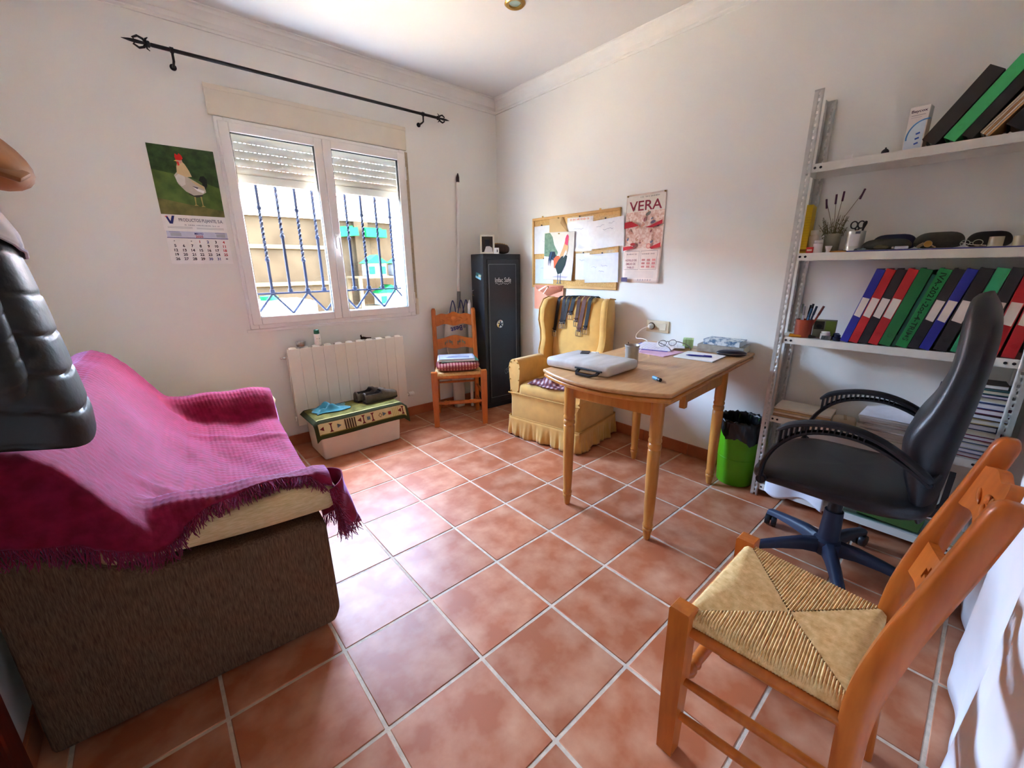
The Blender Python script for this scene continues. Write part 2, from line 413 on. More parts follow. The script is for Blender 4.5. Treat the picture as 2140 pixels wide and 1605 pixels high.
# roller-shutter box, strap and half-lowered slats
SHB = M('shutter_box_paint', (222, 214, 196), 0.6, var=0.02)
bx = MB(); bx.b2(-1.495, -0.243, YW-0.020, YW-0.0005, 2.128, 2.285, 0.003); bx.b2(-1.497, -0.241, YW-0.023, YW-0.02, 2.262, 2.287, 0.001)
bx.build('shutter_box', SHB, wn)
st = MB(); st.b2(-0.258, -0.232, YW-0.006, YW-0.0006, 1.02, 2.12, 0.001)
st.build('shutter_strap', M('strap_webbing', (176, 160, 134), 0.85, var=0.1, scale=60), wn)
MB().b2(-0.259, -0.229, YW-0.02, YW-0.0006, 0.885, 1.018, 0.004).build('strap_winder', CREAM, wn)
SLAT = M('shutter_slat_pvc', (222, 216, 200), 0.5, var=0.02)
sx0, sx1 = -1.44, -0.28; zt = 2.135; zz = zt
slat_me = None
for k in range(7):
    zb = 2.115-0.0455*k
    if slat_me is None:
        m = MB(); prof = [(0, 0), (-0.004, 0.006), (-0.0065, 0.019), (-0.004, 0.036), (0, 0.0437), (0.0045, 0.0437), (0.0045, 0)]
        m.prism([(a, b) for a, b in prof], sx0, sx1, 'x')
        n = 46
        for q in range(n):
            xx = sx0+(q+0.25)*(sx1-sx0)/n; m.b2(xx, xx+(sx1-sx0)/n*0.5, 0.0005, 0.003, 0.038, 0.0456)
        o = m.build('shutter_slat', SLAT, wn); slat_me = o.data
    else:
        o = bpy.data.objects.new('shutter_slat', slat_me); COL.objects.link(o); o.parent = wn
    o.location = (0, YW+0.075, zb-0.0455)
m = MB(); m.b2(sx0, sx1, YW+0.068, YW+0.082, 1.79, 1.842, 0.003); m.build('shutter_end_bar', SLAT, wn)
m = MB()
for xx in (sx0, sx1-0.004): m.b2(xx-0.004, xx+0.008, YW+0.06, YW+0.064, OZ0, OZ1); m.b2(xx-0.004, xx+0.008, YW+0.086, YW+0.09, OZ0, OZ1)
m.build('shutter_guide', ALU, wn)
# wrought-iron grille outside the window
gr = T('window_grille', 'wrought iron grille of twisted bars with zigzag base outside the window', 'grille', (0, 0.50, 0.93))
gx = [-1.387+0.118*k for k in range(11)]
for k, xx in enumerate(gx):
    m = MB(); z0, z1 = 0.175, 1.22
    n = 60; low = k % 2 == 0; ta, tb = ((0.20, 0.60) if k % 2 else (0.36, 0.80))
    ta, tb = ta*1.0+0.03, tb*1.0-0.05
    vs = []; fs = []
    for i in range(n+1):
        z = z0+(z1-z0)*i/n; tw = 0.0
        q = (z-z0-ta)/(tb-ta); tw = max(0, min(1, q))*PI*5
        for c in range(4):
            a = tw+PI/4+c*PI/2; vs.append((xx+0.0108*math.cos(a), 0.0108*math.sin(a), z))
    for i in range(n):
        for c in range(4): fs.append((i*4+c, i*4+(c+1) % 4, i*4+4+(c+1) % 4, i*4+4+c))
    m.add(vs, fs); m.build('twisted_bar', BLUEIRON, gr, ang=30)
    for zz in (z0+ta-0.01, z0+tb+0.01, z0+tb+0.16):
        if zz < 0.93: MB().lathe([(0.007, -0.016), (0.013, -0.009), (0.016, 0), (0.013, 0.009), (0.007, 0.016)], (xx, 0, zz), 8).build('collar', BLUEIRON, gr)
    m = MB(); m.b2(xx-0.014, xx+0.014, -0.014, 0.014, 0.165, 0.195, 0.003); m.build('base_block', BLUEIRON, gr)
m = MB(); m.b2(OX0+0.002, OX1-0.002, -0.006, 0.006, 0.160, 0.172); m.build('rail', BLUEIRON, gr)
m = MB(); m.b2(OX0+0.002, OX1-0.002, -0.006, 0.006, 1.05, 1.062); m.build('rail', BLUEIRON, gr)
zz = MB()
for k in range(len(gx)-1):
    a, b = (gx[k], 0.165 if k % 2 else 0.02), (gx[k+1], 0.02 if k % 2 else 0.165)
    zz.tube([(a[0], 0, a[1]), (b[0], 0, b[1])], 0.009, 4, sq=(1, 1))
zz.build('zigzag_base', BLUEIRON, gr)
# curtain rod
cr = T('curtain_rod', 'black iron curtain rod with fleur finials above the window', 'curtain rod', (0, YW-0.08, 2.385))
MB().tube([(-1.70, 0, 0), (0.005, 0, 0)], 0.0095, 10).build('rod', IRON, cr)
for xx in (-1.615, -0.115):
    m = MB(); m.tube([(xx, 0, -0.01), (xx, 0.002, -0.05), (xx, 0.03, -0.055), (xx, 0.079, -0.055)], 0.006, 8); m.lathe([(0.016, 0), (0.016, 0.006)], (xx, 0.073, -0.055), 12, axis='y'); m.lathe([(0.014, -0.008), (0.014, 0.008)], (xx, 0, 0), 12, axis='x')
    m.build('bracket', IRON, cr)
for sgn, ex in ((-1, -1.70), (1, 0.005)):
    f = MB(); f.lathe([(0.006, 0), (0.015, 0.006), (0.015, 0.014), (0.007, 0.02)] if sgn > 0 else [(0.006, 0), (0.015, -0.006), (0.015, -0.014), (0.007, -0.02)], (ex, 0, 0), 12, axis='x')
    for zs in (-1, 1): f.tube([(ex+sgn*0.018, 0, 0), (ex+sgn*0.03, 0, zs*0.018), (ex+sgn*0.05, 0, zs*0.026), (ex+sgn*0.07, 0, zs*0.014), (ex+sgn*0.062, 0, zs*0.004)], [0.005, 0.006, 0.006, 0.005, 0.003], 8); f.tube([(ex+sgn*0.022, 0, 0), (ex+sgn*0.018, 0, zs*0.022), (ex+sgn*0.008, 0, zs*0.03)], [0.004, 0.004, 0.002], 6)
    f.tube([(ex+sgn*0.015, 0, 0), (ex+sgn*0.06, 0, 0), (ex+sgn*0.085, 0, 0), (ex+sgn*0.115, 0, 0)], [0.006, 0.009, 0.007, 0.001], 8)
    f.build('finial', IRON, cr)
# ceiling spotlight
lp = T('ceiling_spotlight', 'small brass ring spotlight recessed in the white ceiling', 'light', (-0.145, -0.86, ZC-0.001))
MB().lathe([(0.056, 0.0), (0.058, -0.006), (0.050, -0.012), (0.036, -0.010), (0.034, 0.0)], (0, 0, 0), 28, cap=False).build('brass_ring', BRASS, lp)
MB().lathe([(0.034, -0.001), (0.030, -0.004), (0.0, -0.006)], (0, 0, 0), 24).build('lens', M('lamp_lens', (150, 170, 158), 0.12, spec=0.8), lp)
# ---------------------------------------------------------------- the yard behind the window
EARTH = M('yard_concrete', (150, 132, 104), 0.9, var=0.1, scale=3)
yd = struct(MB().b2(-9, 10, YO, 14, -0.35, -0.2).build('yard_ground', EARTH))
BLK = M('darkened_block_wall', (27, 21, 14), 0.95, spec=0.0, col2=(36, 29, 20), scale=2.2, bump=0.3, bscale=20)  # tan wall darkened in its colour to offset the overbright yard light
bw = T('yard_wall', 'tan block boundary wall across the yard beyond the window', 'wall', (0, 4.4, -0.2))
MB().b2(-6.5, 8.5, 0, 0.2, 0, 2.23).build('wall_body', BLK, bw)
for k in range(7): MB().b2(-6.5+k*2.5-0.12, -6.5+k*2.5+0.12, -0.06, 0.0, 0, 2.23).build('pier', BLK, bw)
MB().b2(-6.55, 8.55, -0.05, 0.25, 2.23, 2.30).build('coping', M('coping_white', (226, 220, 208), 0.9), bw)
hs = T('neighbour_house', 'white house front with red tiled eaves beyond the yard wall', 'building', (0, 7.5, -0.2))
HW = M('house_render', (206, 196, 176), 0.9)
MB().b2(-9, 9, 0, 0.4, 0, 3.1).build('house_wall', HW, hs)
rf = MB(); rf.add([(-9.2, -0.4, 3.05), (9.2, -0.4, 3.05), (9.2, 2.5, 3.9), (-9.2, 2.5, 3.9), (-9.2, -0.4, 3.12), (9.2, -0.4, 3.12), (9.2, 2.5, 3.97), (-9.2, 2.5, 3.97)], [(0, 1, 2, 3), (4, 5, 6, 7), (0, 1, 5, 4)])
rf.build('tiled_roof', M('roof_tiles', (190, 110, 84), 0.9, var=0.2), hs)
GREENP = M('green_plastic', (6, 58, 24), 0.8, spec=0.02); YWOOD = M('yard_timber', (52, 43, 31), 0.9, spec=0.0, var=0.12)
YWHITE = M('darkened_white_plastic', (78, 76, 72), 0.8, spec=0.02)  # clean white taken down to grey in the colour so sunlit plastic keeps detail
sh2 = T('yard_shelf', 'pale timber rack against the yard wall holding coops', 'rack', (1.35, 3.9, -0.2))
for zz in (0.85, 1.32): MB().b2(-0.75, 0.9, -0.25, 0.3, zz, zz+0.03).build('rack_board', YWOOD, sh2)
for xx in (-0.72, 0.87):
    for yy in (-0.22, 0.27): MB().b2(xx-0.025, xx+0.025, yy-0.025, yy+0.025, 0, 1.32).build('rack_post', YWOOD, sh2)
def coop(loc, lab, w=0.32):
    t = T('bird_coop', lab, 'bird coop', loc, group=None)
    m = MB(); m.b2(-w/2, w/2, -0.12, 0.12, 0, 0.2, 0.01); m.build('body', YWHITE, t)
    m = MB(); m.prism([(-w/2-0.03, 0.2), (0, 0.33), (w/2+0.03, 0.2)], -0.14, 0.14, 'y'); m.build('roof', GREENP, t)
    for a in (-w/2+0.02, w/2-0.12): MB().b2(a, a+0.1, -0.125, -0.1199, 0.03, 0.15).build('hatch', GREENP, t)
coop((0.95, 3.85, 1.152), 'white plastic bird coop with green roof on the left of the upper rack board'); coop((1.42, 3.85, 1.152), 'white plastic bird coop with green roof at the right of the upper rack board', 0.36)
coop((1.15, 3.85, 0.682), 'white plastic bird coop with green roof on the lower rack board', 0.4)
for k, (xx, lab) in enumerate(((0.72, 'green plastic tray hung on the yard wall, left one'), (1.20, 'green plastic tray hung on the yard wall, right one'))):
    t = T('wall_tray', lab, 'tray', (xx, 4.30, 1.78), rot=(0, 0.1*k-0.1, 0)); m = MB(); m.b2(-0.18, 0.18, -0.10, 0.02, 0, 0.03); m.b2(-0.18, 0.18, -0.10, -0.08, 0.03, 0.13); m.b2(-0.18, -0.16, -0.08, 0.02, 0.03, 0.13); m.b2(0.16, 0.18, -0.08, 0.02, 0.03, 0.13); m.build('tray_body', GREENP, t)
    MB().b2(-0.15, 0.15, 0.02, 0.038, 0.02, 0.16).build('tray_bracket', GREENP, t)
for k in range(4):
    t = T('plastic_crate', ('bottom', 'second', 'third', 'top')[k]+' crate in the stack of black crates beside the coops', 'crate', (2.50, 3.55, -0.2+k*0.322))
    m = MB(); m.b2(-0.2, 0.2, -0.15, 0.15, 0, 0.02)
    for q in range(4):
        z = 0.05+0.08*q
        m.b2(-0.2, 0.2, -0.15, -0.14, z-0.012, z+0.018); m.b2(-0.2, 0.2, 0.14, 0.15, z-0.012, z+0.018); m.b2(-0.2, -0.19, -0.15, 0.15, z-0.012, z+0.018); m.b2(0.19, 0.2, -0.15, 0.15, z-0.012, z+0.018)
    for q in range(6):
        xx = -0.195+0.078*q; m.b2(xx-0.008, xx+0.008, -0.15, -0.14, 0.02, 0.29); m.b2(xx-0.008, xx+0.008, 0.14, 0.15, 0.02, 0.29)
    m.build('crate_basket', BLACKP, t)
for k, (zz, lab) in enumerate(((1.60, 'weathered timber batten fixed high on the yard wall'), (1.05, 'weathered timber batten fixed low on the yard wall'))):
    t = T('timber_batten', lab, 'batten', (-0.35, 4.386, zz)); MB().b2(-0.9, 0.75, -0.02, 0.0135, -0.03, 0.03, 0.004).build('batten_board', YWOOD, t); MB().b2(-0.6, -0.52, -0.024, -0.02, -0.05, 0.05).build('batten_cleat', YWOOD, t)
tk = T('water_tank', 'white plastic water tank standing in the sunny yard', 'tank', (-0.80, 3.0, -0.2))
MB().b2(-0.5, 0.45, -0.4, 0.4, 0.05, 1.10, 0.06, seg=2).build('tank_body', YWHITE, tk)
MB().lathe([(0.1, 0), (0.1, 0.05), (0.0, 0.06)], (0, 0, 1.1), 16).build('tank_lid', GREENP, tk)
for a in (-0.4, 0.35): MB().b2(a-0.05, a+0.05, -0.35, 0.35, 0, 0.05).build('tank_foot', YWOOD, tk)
tb = T('yard_table', 'white garden table in the yard below the grille', 'table', (0.55, 2.6, -0.2))
MB().b2(-0.55, 0.7, -0.35, 0.35, 0.70, 0.73, 0.008).build('table_top', YWHITE, tb)
for xx in (-0.5, 0.65):
    for yy in (-0.3, 0.3): MB().b2(xx-0.02, xx+0.02, yy-0.02, yy+0.02, 0, 0.70).build('leg', WPLAST, tb)
bk = T('red_crate', 'low red plastic box on the white garden table', 'box', (0.35, 2.55, 0.531)); m = MB(); m.b2(-0.12, 0.12, -0.08, 0.08, 0, 0.012); m.b2(-0.12, 0.12, -0.08, -0.07, 0.012, 0.1); m.b2(-0.12, 0.12, 0.07, 0.08, 0.012, 0.1); m.b2(-0.12, -0.11, -0.07, 0.07, 0.012, 0.1); m.b2(0.11, 0.12, -0.07, 0.07, 0.012, 0.1); m.build('box_body', M('red_plastic', (196, 60, 50), 0.5), bk)
m = MB(); m.tube([(-0.08, 0, 0.1), (-0.08, 0, 0.16), (0.08, 0, 0.16), (0.08, 0, 0.1)], 0.006, 6); m.build('box_handle', WPLAST, bk)
# ================================================================ ladder-back chairs with rush seats
RUSH = M('woven_rush', (204, 158, 94), 0.75, col2=(234, 198, 138), scale=60, stretch=(1, 1, 1), lo=0.3, hi=0.7, bump=0.2, bscale=300)
def cellboard(u0, u1, topf, botf, yf, thick, nu, nv, hole, name, mat, parent):
    """a board cut out of cells, so that pierced openings are real holes"""
    m = MB(); P = {}
    def pt(i, j, s):
        u = lerp(u0, u1, i/nu); a, b = botf(i/nu), topf(i/nu); z = lerp(a, b, j/nv)
        return (u, yf(i/nu, z)+s*thick/2, z)
    keep = lambda i, j: 0 <= i < nu and 0 <= j < nv and not hole(i, j)
    for i in range(nu):
        for j in range(nv):
            if not keep(i, j): continue
            q = [(i, j), (i+1, j), (i+1, j+1), (i, j+1)]
            m.add([pt(*c, -1) for c in q], [(0, 1, 2, 3)]); m.add([pt(*c, 1) for c in q], [(3, 2, 1, 0)])
            for (di, dj, a, b) in ((0, -1, 0, 1), (1, 0, 1, 2), (0, 1, 2, 3), (-1, 0, 3, 0)):
                if not keep(i+di, j+dj): m.add([pt(*q[a], -1), pt(*q[a], 1), pt(*q[b], 1), pt(*q[b], -1)], [(0, 1, 2, 3)])
    bm_v = {}; nv_ = []; mp = []
    for v in m.v:
        k = tuple(round(c, 5) for c in v)
        if k not in bm_v: bm_v[k] = len(nv_); nv_.append(v)
        mp.append(bm_v[k])
    m.v = nv_; m.f = [tuple(mp[i] for i in f) for f in m.f]
    return m.build(name, mat, parent, ang=40)
def rush_seat(hwf, hwb, yf, yb, z):
    """strands wrapped over each of the four rails and meeting on the diagonals"""
    c = [Vector((-hwf, yf, 0)), Vector((hwf, yf, 0)), Vector((hwb, yb, 0)), Vector((-hwb, yb, 0))]
    mid = Vector((0, (yf+yb)/2+0.005, 0)); m = MB(); rr = random.Random(5)
    for e in range(4):
        a, b = c[e], c[(e+1) % 4]; t = (b-a); L = t.length; t.normalize(); n = Vector((-t.y, t.x, 0))
        dm = (mid-a).dot(n); sm_ = (mid-a).dot(t); N = int(L/0.0062); w = L/N
        for k in range(N):
            s = (k+0.5)*w; d = dm*(s/sm_) if s < sm_ else dm*((L-s)/(L-sm_))
            d = max(d-0.001, 0.004); base = a+t*s; j = rr.uniform(-0.0006, 0.0006)
            path = [(-0.006, -0.034), (-0.014, -0.020), (-0.012, -0.004), (-0.002, 0.006)]
            nn = 4
            for q in range(1, nn+1):
                f = d*q/nn; path.append((f, 0.006-0.010*min(1, f/dm)**1.0+j))
            vs = []; fs = []
            for (o, h) in path:
                p = base+n*o
                hw = w*0.52
                vs += [tuple(p-t*hw+Vector((0, 0, z+h-0.0022))), tuple(p+Vector((0, 0, z+h+0.0012))), tuple(p+t*hw+Vector((0, 0, z+h-0.0022)))]
            for i in range(len(path)-1):
                for q in range(2): fs.append((i*3+q, i*3+q+1, i*3+4+q, i*3+3+q))
            m.add(vs, fs)
    m.add([tuple(p+Vector((0, 0, z-0.03))) for p in c], [(0, 3, 2, 1)])
    return m
def rush_chair(label, loc, rz):
    t = T('rush_seat_chair', label, 'chair', loc, rz)
    fw, bwid, yf, yb, zs = 0.198, 0.175, -0.168, 0.165, 0.445
    for sx in (-1, 1):
        m = MB(); m.tube([(sx*fw, yf, 0.001), (sx*fw, yf, 0.25), (sx*fw, yf, zs+0.012), (sx*fw, yf, zs+0.016)], [0.029, 0.034, 0.035, 0.031], 4, sq=(1, 1)); m.build('leg', ORWOOD, t)
        yz = [(0.001, 0.185), (0.22, 0.170), (0.42, 0.163), (0.52, 0.170), (0.66, 0.195), (0.80, 0.228), (0.90, 0.250), (0.925, 0.255)]
        hyz = [(0.001, 0.020), (0.22, 0.022), (0.42, 0.024), (0.52, 0.025), (0.66, 0.023), (0.80, 0.021), (0.90, 0.019)]
        pr = MB(); vs = []; fs = []; zs_ = [0.001+0.899*i/22 for i in range(23)]+[0.909, 0.917, 0.922, 0.925]
        for i, z in enumerate(zs_):
            e = max(0.0, (z-0.90)/0.026); rnd_ = math.sqrt(max(0.0, 1-e*e))
            hx = 0.0185*(0.35+0.65*rnd_); hy = sinterp(hyz, z)*(0.25+0.75*rnd_); y = sinterp(yz, z)
            xx = sx*(bwid-0.004*z/0.92)
            for (a, b) in ((-1, -.7), (-.7, -1), (.7, -1), (1, -.7), (1, .7), (.7, 1), (-.7, 1), (-1, .7)): vs.append((xx+a*hx, y+b*hy, z))
        for i in range(len(zs_)-1):
            for k in range(8): fs.append((i*8+k, i*8+(k+1) % 8, i*8+8+(k+1) % 8, i*8+8+k))
        fs += [tuple(range(8))[::-1], tuple(len(vs)-8+k for k in range(8))]
        pr.add(vs, fs).build('back_post', ORWOOD, t, ang=50)
    bow = lambda u: 0.022*(1-(2*u-1)**2)
    w = 0.158
    top = cellboard(-w, w, lambda u: 0.872+0.014*math.exp(-((u-0.5)/0.2)**2)+0.006*math.cos(6*PI*(u-.5)), lambda u: 0.782-0.008*math.cos(4*PI*(u-0.5)), lambda u, z: 0.226+(z-0.80)*0.22+bow(u), 0.017, 30, 4, lambda i, j: False, 'top_slat', ORWOOD, t)
    cv = MB()
    for (cx, cz, a, b, ro) in ((0, 0.838, 0.026, 0.020, 0), (-0.055, 0.835, 0.034, 0.010, -0.35), (0.055, 0.835, 0.034, 0.010, 0.35), (-0.10, 0.822, 0.026, 0.008, 0.35), (0.10, 0.822, 0.026, 0.008, -0.35), (-0.035, 0.815, 0.024, 0.007, 0.4), (0.035, 0.815, 0.024, 0.007, -0.4)):
        cv.ell((cx, 0.226+(cz-0.80)*0.22+bow((cx+w)/(2*w))-0.009, cz), (a, 0.005, b), 10, 6, rot=(0, ro, 0))
    cv.build('carving', ORWOOD, top)
    holes = set()
    for ci, s in ((7, 1), (11, -1), (18, 1), (22, -1)):
        for q in range(3): holes.add((ci+q*s if s > 0 else ci+q, 2+q if s > 0 else 4-q)); holes.add((ci+q, 3))
    mid = cellboard(-w-0.002, w+0.002, lambda u: 0.676+0.010*math.cos(2*PI*(u-0.5))+0.008*math.exp(-((u-.5)/.15)**2), lambda u: 0.585-0.006*math.cos(4*PI*(u-0.5)), lambda u, z: 0.186+(z-0.62)*0.2+bow(u), 0.016, 32, 7, lambda i, j: (i, j) in holes, 'middle_slat', ORWOOD, t)
    def rung(a, b, r0, r1, name):
        a = Vector(a); b = Vector(b); MB().tube([a.lerp(b, k/6) for k in range(7)], [r0, lerp(r0, r1, .6), r1, r1, r1, lerp(r0, r1, .6), r0], 10).build(name, ORWOOD, t)
    zt = 0.412
    rung((-fw, yf, zt), (fw, yf, zt), 0.012, 0.014, 'seat_rail'); rung((-bwid, yb, zt), (bwid, yb, zt), 0.012, 0.014, 'seat_rail')
    for sx in (-1, 1):
        rung((sx*fw, yf, zt-0.01), (sx*bwid, yb, zt-0.01), 0.013, 0.015, 'seat_rail')
        rung((sx*fw, yf, 0.245), (sx*bwid, yb+0.004, 0.255), 0.009, 0.012, 'stretcher'); rung((sx*fw, yf, 0.13), (sx*bwid, yb+0.01, 0.14), 0.009, 0.012, 'stretcher')
    pr = []; n = 32
    for k in range(n+1):
        u = k/n; r = 0.012+0.005*sm(1-abs(u-0.5)*2.2)
        if abs(u-0.2) < 0.02 or abs(u-0.8) < 0.02 or abs(u-0.27) < 0.012 or abs(u-0.73) < 0.012: r = 0.019
        pr.append((r, -fw+2*fw*u))
    MB().lathe(pr, (0, yf, 0.20), 12, axis='x').build('turned_stretcher', ORWOOD, t)
    rung((-bwid, yb+0.004, 0.285), (bwid, yb+0.004, 0.285), 0.008, 0.010, 'stretcher')
    rush_seat(fw-0.012, bwid-0.012, yf+0.012, yb-0.018, zs).build('rush_seat', RUSH, t, ang=80)
    # corner caps of rush around the front legs
    return t
near_chair = rush_chair('rush seat chair closest to the camera, its back against the near wall', (-0.925, -2.722, 0), PI)
corner_chair = copy_tree(near_chair, None, (-0.085, -0.035, 0), (0, 0, math.radians(-30)), 'rush seat chair in the corner with a red cushion on it')
# ================================================================ armchair
MUST = M('mustard_upholstery', (208, 160, 84), 0.85, var=0.06, scale=14, sheen=0.25, bump=0.08, bscale=500)
MUSTD = M('mustard_piping', (190, 142, 70), 0.85, var=0.05)
ac = T('wing_armchair', 'mustard yellow wing armchair with ruffled skirt by the noticeboard', 'armchair', (0.325, -0.862, 0), math.radians(-80.7))
# local: front is -y, depth 0.58 (-0.29 .. 0.29), width 0.64
HW_, HD = 0.315, 0.285
m = MB(); m.b2(-HW_+0.01, HW_-0.01, -HD+0.01, HD-0.02, 0.05, 0.375, 0.03, seg=3); m.build('base', MUST, ac)
def ring(s_, off=0.0, n=240):
    per = [(-HW_, -HD), (HW_, -HD), (HW_, HD-0.01), (-HW_, HD-0.01)]
    L = [2*HW_, 2*HD-0.01, 2*HW_, 2*HD-0.01]; tot = sum(L); d = (s_ % 1.0)*tot
    for e in range(4):
        if d <= L[e]:
            a = Vector((*per[e], 0)); b = Vector((*per[(e+1) % 4], 0)); u = d/L[e]
            t = (b-a).normalized(); nn = Vector((t.y, -t.x, 0)); 
            cr_ = min(u, 1-u)*L[e]; pull = 0.012*max(0, 1-cr_/0.025)
            return a.lerp(b, u)+nn*(off-pull), e, u
        d -= L[e]
    return Vector((*per[0], 0)), 0, 0
rk = random.Random(11); ph = [rk.uniform(0, 6) for _ in range(4)]
def ruffle(u, v):
    f = sm(v); a = 2*PI*u
    wob = (0.010*math.sin(22*a+ph[0]+1.2*math.sin(5*a))+0.007*math.sin(13*a+ph[1]))*f + 0.004*math.sin(60*a)*f
    p, e, q = ring(u, 0.002+wob+0.010*f)
    return (p.x, p.y, 0.155-0.147*v+0.006*math.sin(9*a)*f)
m = MB(); m.grid(ruffle, 360, 8, closeu=True); m.build('skirt', MUST, ac, ang=180, thick=0.003)
m = MB(); pts = [ring(k/80)[0] for k in range(80)]
m.tube([(p.x, p.y, 0.158) for p in pts], 0.005, 6, closed=True); m.build('piping', MUSTD, ac)
m = MB(); m.tube([(-HW_+0.002, -HD+0.002, 0.345), (0, -HD-0.004, 0.347), (HW_-0.002, -HD+0.002, 0.345)], 0.005, 6); m.build('piping', MUSTD, ac)
m = MB(); m.box((0, -0.06, 0.375), (0.465, 0.44, 0.11), 0.045, seg=4); m.build('seat_cushion', MUST, ac)
for s in (-1, 1):
    m = MB()
    def arm(u, v, s=s):
        y = lerp(-HD+0.012, 0.17, u); a = 2*PI*v
        hw = 0.042+0.018*sm((math.sin(a)+0.3)); zc = 0.45; hz = 0.155
        top = 0.018*math.sin(PI*u)
        x = math.copysign(abs(math.cos(a))**0.75, math.cos(a))*hw; z = math.copysign(abs(math.sin(a))**0.7, math.sin(a))*hz
        return (s*(HW_-0.052)+x, y, zc+z-(0.0 if z < 0 else top*0.0)+(-0.012*u if z > 0 else 0))
    m.grid(arm, 10, 24, closev=True)
    for q in (0, 10):
        n0 = q*24; m.f.append(tuple(n0+k for k in range(24))); m.m.append(0)
    a_ = m.build('arm', MUST, ac, ang=50)
    m = MB()
    for k in range(24):
        a = 2*PI*k/24; hw = 0.042+0.018*sm((math.sin(a)+0.3)); x = math.copysign(abs(math.cos(a))**0.75, math.cos(a))*hw*0.9; z = math.copysign(abs(math.sin(a))**0.7, math.sin(a))*0.155*0.93
        if z > -0.09 and k % 2 == 0: m.ell((s*(HW_-0.052)+x, -HD+0.010, 0.45+z), (0.007, 0.004, 0.007), 8, 6)
    o = m.build('upholstery_studs', BRASS, a_); o['kind'] = 'stuff'
def backf(u, v):
    # closed section swept up the height; thickness front/back, rounded top
    z = lerp(0.34, 1.035, u); a = 2*PI*v
    hw = (0.225+0.012*u)*(1.0 if u < 0.86 else math.sqrt(max(0.0, 1-((u-0.86)/0.145)**2))*0.35+0.65); ht = 0.055*(1 if u < .88 else math.sqrt(max(0.02, 1-((u-.88)/.125)**2)))
    x = math.copysign(abs(math.cos(a))**0.6, math.cos(a))*hw; y = math.copysign(abs(math.sin(a))**0.8, math.sin(a))*ht
    yc = 0.165+0.078*u
    zz = z-(0.012*(x/0.23)**2 if u > .8 else 0)
    return (x, yc+y, zz)
m = MB(); m.grid(backf, 22, 28, closev=True); m.f.append(tuple(22*28+k for k in range(28))); m.m.append(0); m.build('backrest', MUST, ac, ang=60)
for s in (-1, 1):
    # wing outline in (y, z), swept in thickness
    ol = [(0.24, 0.40), (0.05, 0.56), (0.05, 0.62), (0.085, 0.70), (0.088, 0.78), (0.070, 0.86), (0.078, 0.95), (0.115, 1.018), (0.17, 1.035), (0.255, 1.025), (0.278, 0.9), (0.262, 0.6)]
    m = MB(); n = len(ol); cy = sum(p[0] for p in ol)/n; cz = sum(p[1] for p in ol)/n
    vs = []; lay = [(-0.026, 0.90), (-0.018, 0.98), (0, 1.0), (0.018, 0.98), (0.026, 0.90)]
    for dx, sc in lay:
        for y, z in ol:
            flare = s*0.035*max(0, (0.16-y)/0.12)*max(0, min(1, (z-0.56)/0.2))
            vs.append((s*(HW_-0.075)+dx+flare, cy+(y-cy)*sc, cz+(z-cz)*(1-(1-sc)*0.5)))
    fs = [tuple(range(n))[::-1], tuple(4*n+k for k in range(n))]
    for i in range(4):
        for k in range(n): fs.append((i*n+k, i*n+(k+1) % n, (i+1)*n+(k+1) % n, (i+1)*n+k))
    m.add(vs, fs).build('wing', MUST, ac, ang=70)
    m = MB(); m.tube([(s*(HW_-0.075+0.026)+s*0.035*max(0, (0.16-y)/0.12)*max(0, min(1, (z-0.56)/0.2)), cy+(y-cy)*0.99, z) for y, z in ol[1:10]], 0.0045, 6); m.build('piping', MUSTD, ac)
# ================================================================ table
TBL = T('dining_table', 'oak extending table with turned legs and bowed end, papers on top', 'table', (0.0, 0.0, 0.0), 0)
# built straight in room coordinates; the table stands a few degrees off square
def tpt(a, b): # a along length from bowed end, b across (0 = side towards window)
    o = Vector((-0.522, -1.475)); ea = Vector((0.9965, 0.083)); eb = Vector((0.083, -0.9965)); return o+ea*a+eb*b
def topol(bow, inset=0.0):
    q = []
    for k in range(13):
        b = 0.665*k/12; q.append(tpt(inset-bow*(1-(2*k/12-1)**2), inset+b*(1-2*inset/0.665)))
    q += [tpt(1.12, 0.665-inset), tpt(1.12, inset)]
    return [(p.x, p.y) for p in q]
def slab(pol, z0, z1, bev):
    m = MB(); bm = bmesh.new(); vs = [bm.verts.new((x, y, z0)) for x, y in pol]; f = bm.faces.new(vs)
    r = bmesh.ops.extrude_face_region(bm, geom=[f]); bmesh.ops.translate(bm, verts=[v for v in r['geom'] if isinstance(v, bmesh.types.BMVert)], vec=(0, 0, z1-z0))
    bmesh.ops.recalc_face_normals(bm, faces=bm.faces[:])
    bmesh.ops.bevel(bm, geom=[e for e in bm.edges if abs(e.verts[0].co.z-e.verts[1].co.z) < 1e-6], offset=bev, segments=3, affect='EDGES', profile=0.5)
    bm.verts.index_update(); m.add([v.co[:] for v in bm.verts], [[v.index for v in f.verts] for f in bm.faces]); bm.free(); return m
slab(topol(0.10), 0.746, 0.765, 0.008).build('table_top', [OAK], TBL, ang=50)
slab(topol(0.096, 0.004), 0.722, 0.7425, 0.008).build('extension_leaf', [OAKLEG], TBL, ang=50)
sp = MB(); pz = [tpt(0.05, 0.06), tpt(1.0, 0.06), tpt(1.0, 0.63), tpt(0.05, 0.63)]; sp.prism([(p.x, p.y) for p in pz], 0.7420, 0.7465); sp.build('slide_felt', OAKLEG, TBL)
js = MB(); a, b = tpt(1.02, 0.002), tpt(1.02, 0.663); js.prism([(a.x, a.y), (a.x+0.002, a.y), (b.x+0.002, b.y), (b.x, b.y)], 0.7645, 0.7654); js.build('leaf_joint', M('dark_joint', (96, 62, 34), 0.7), TBL)
LEGS = [(-0.421, -1.570), (-0.371, -2.030), (0.372, -1.990), (0.332, -1.500)]
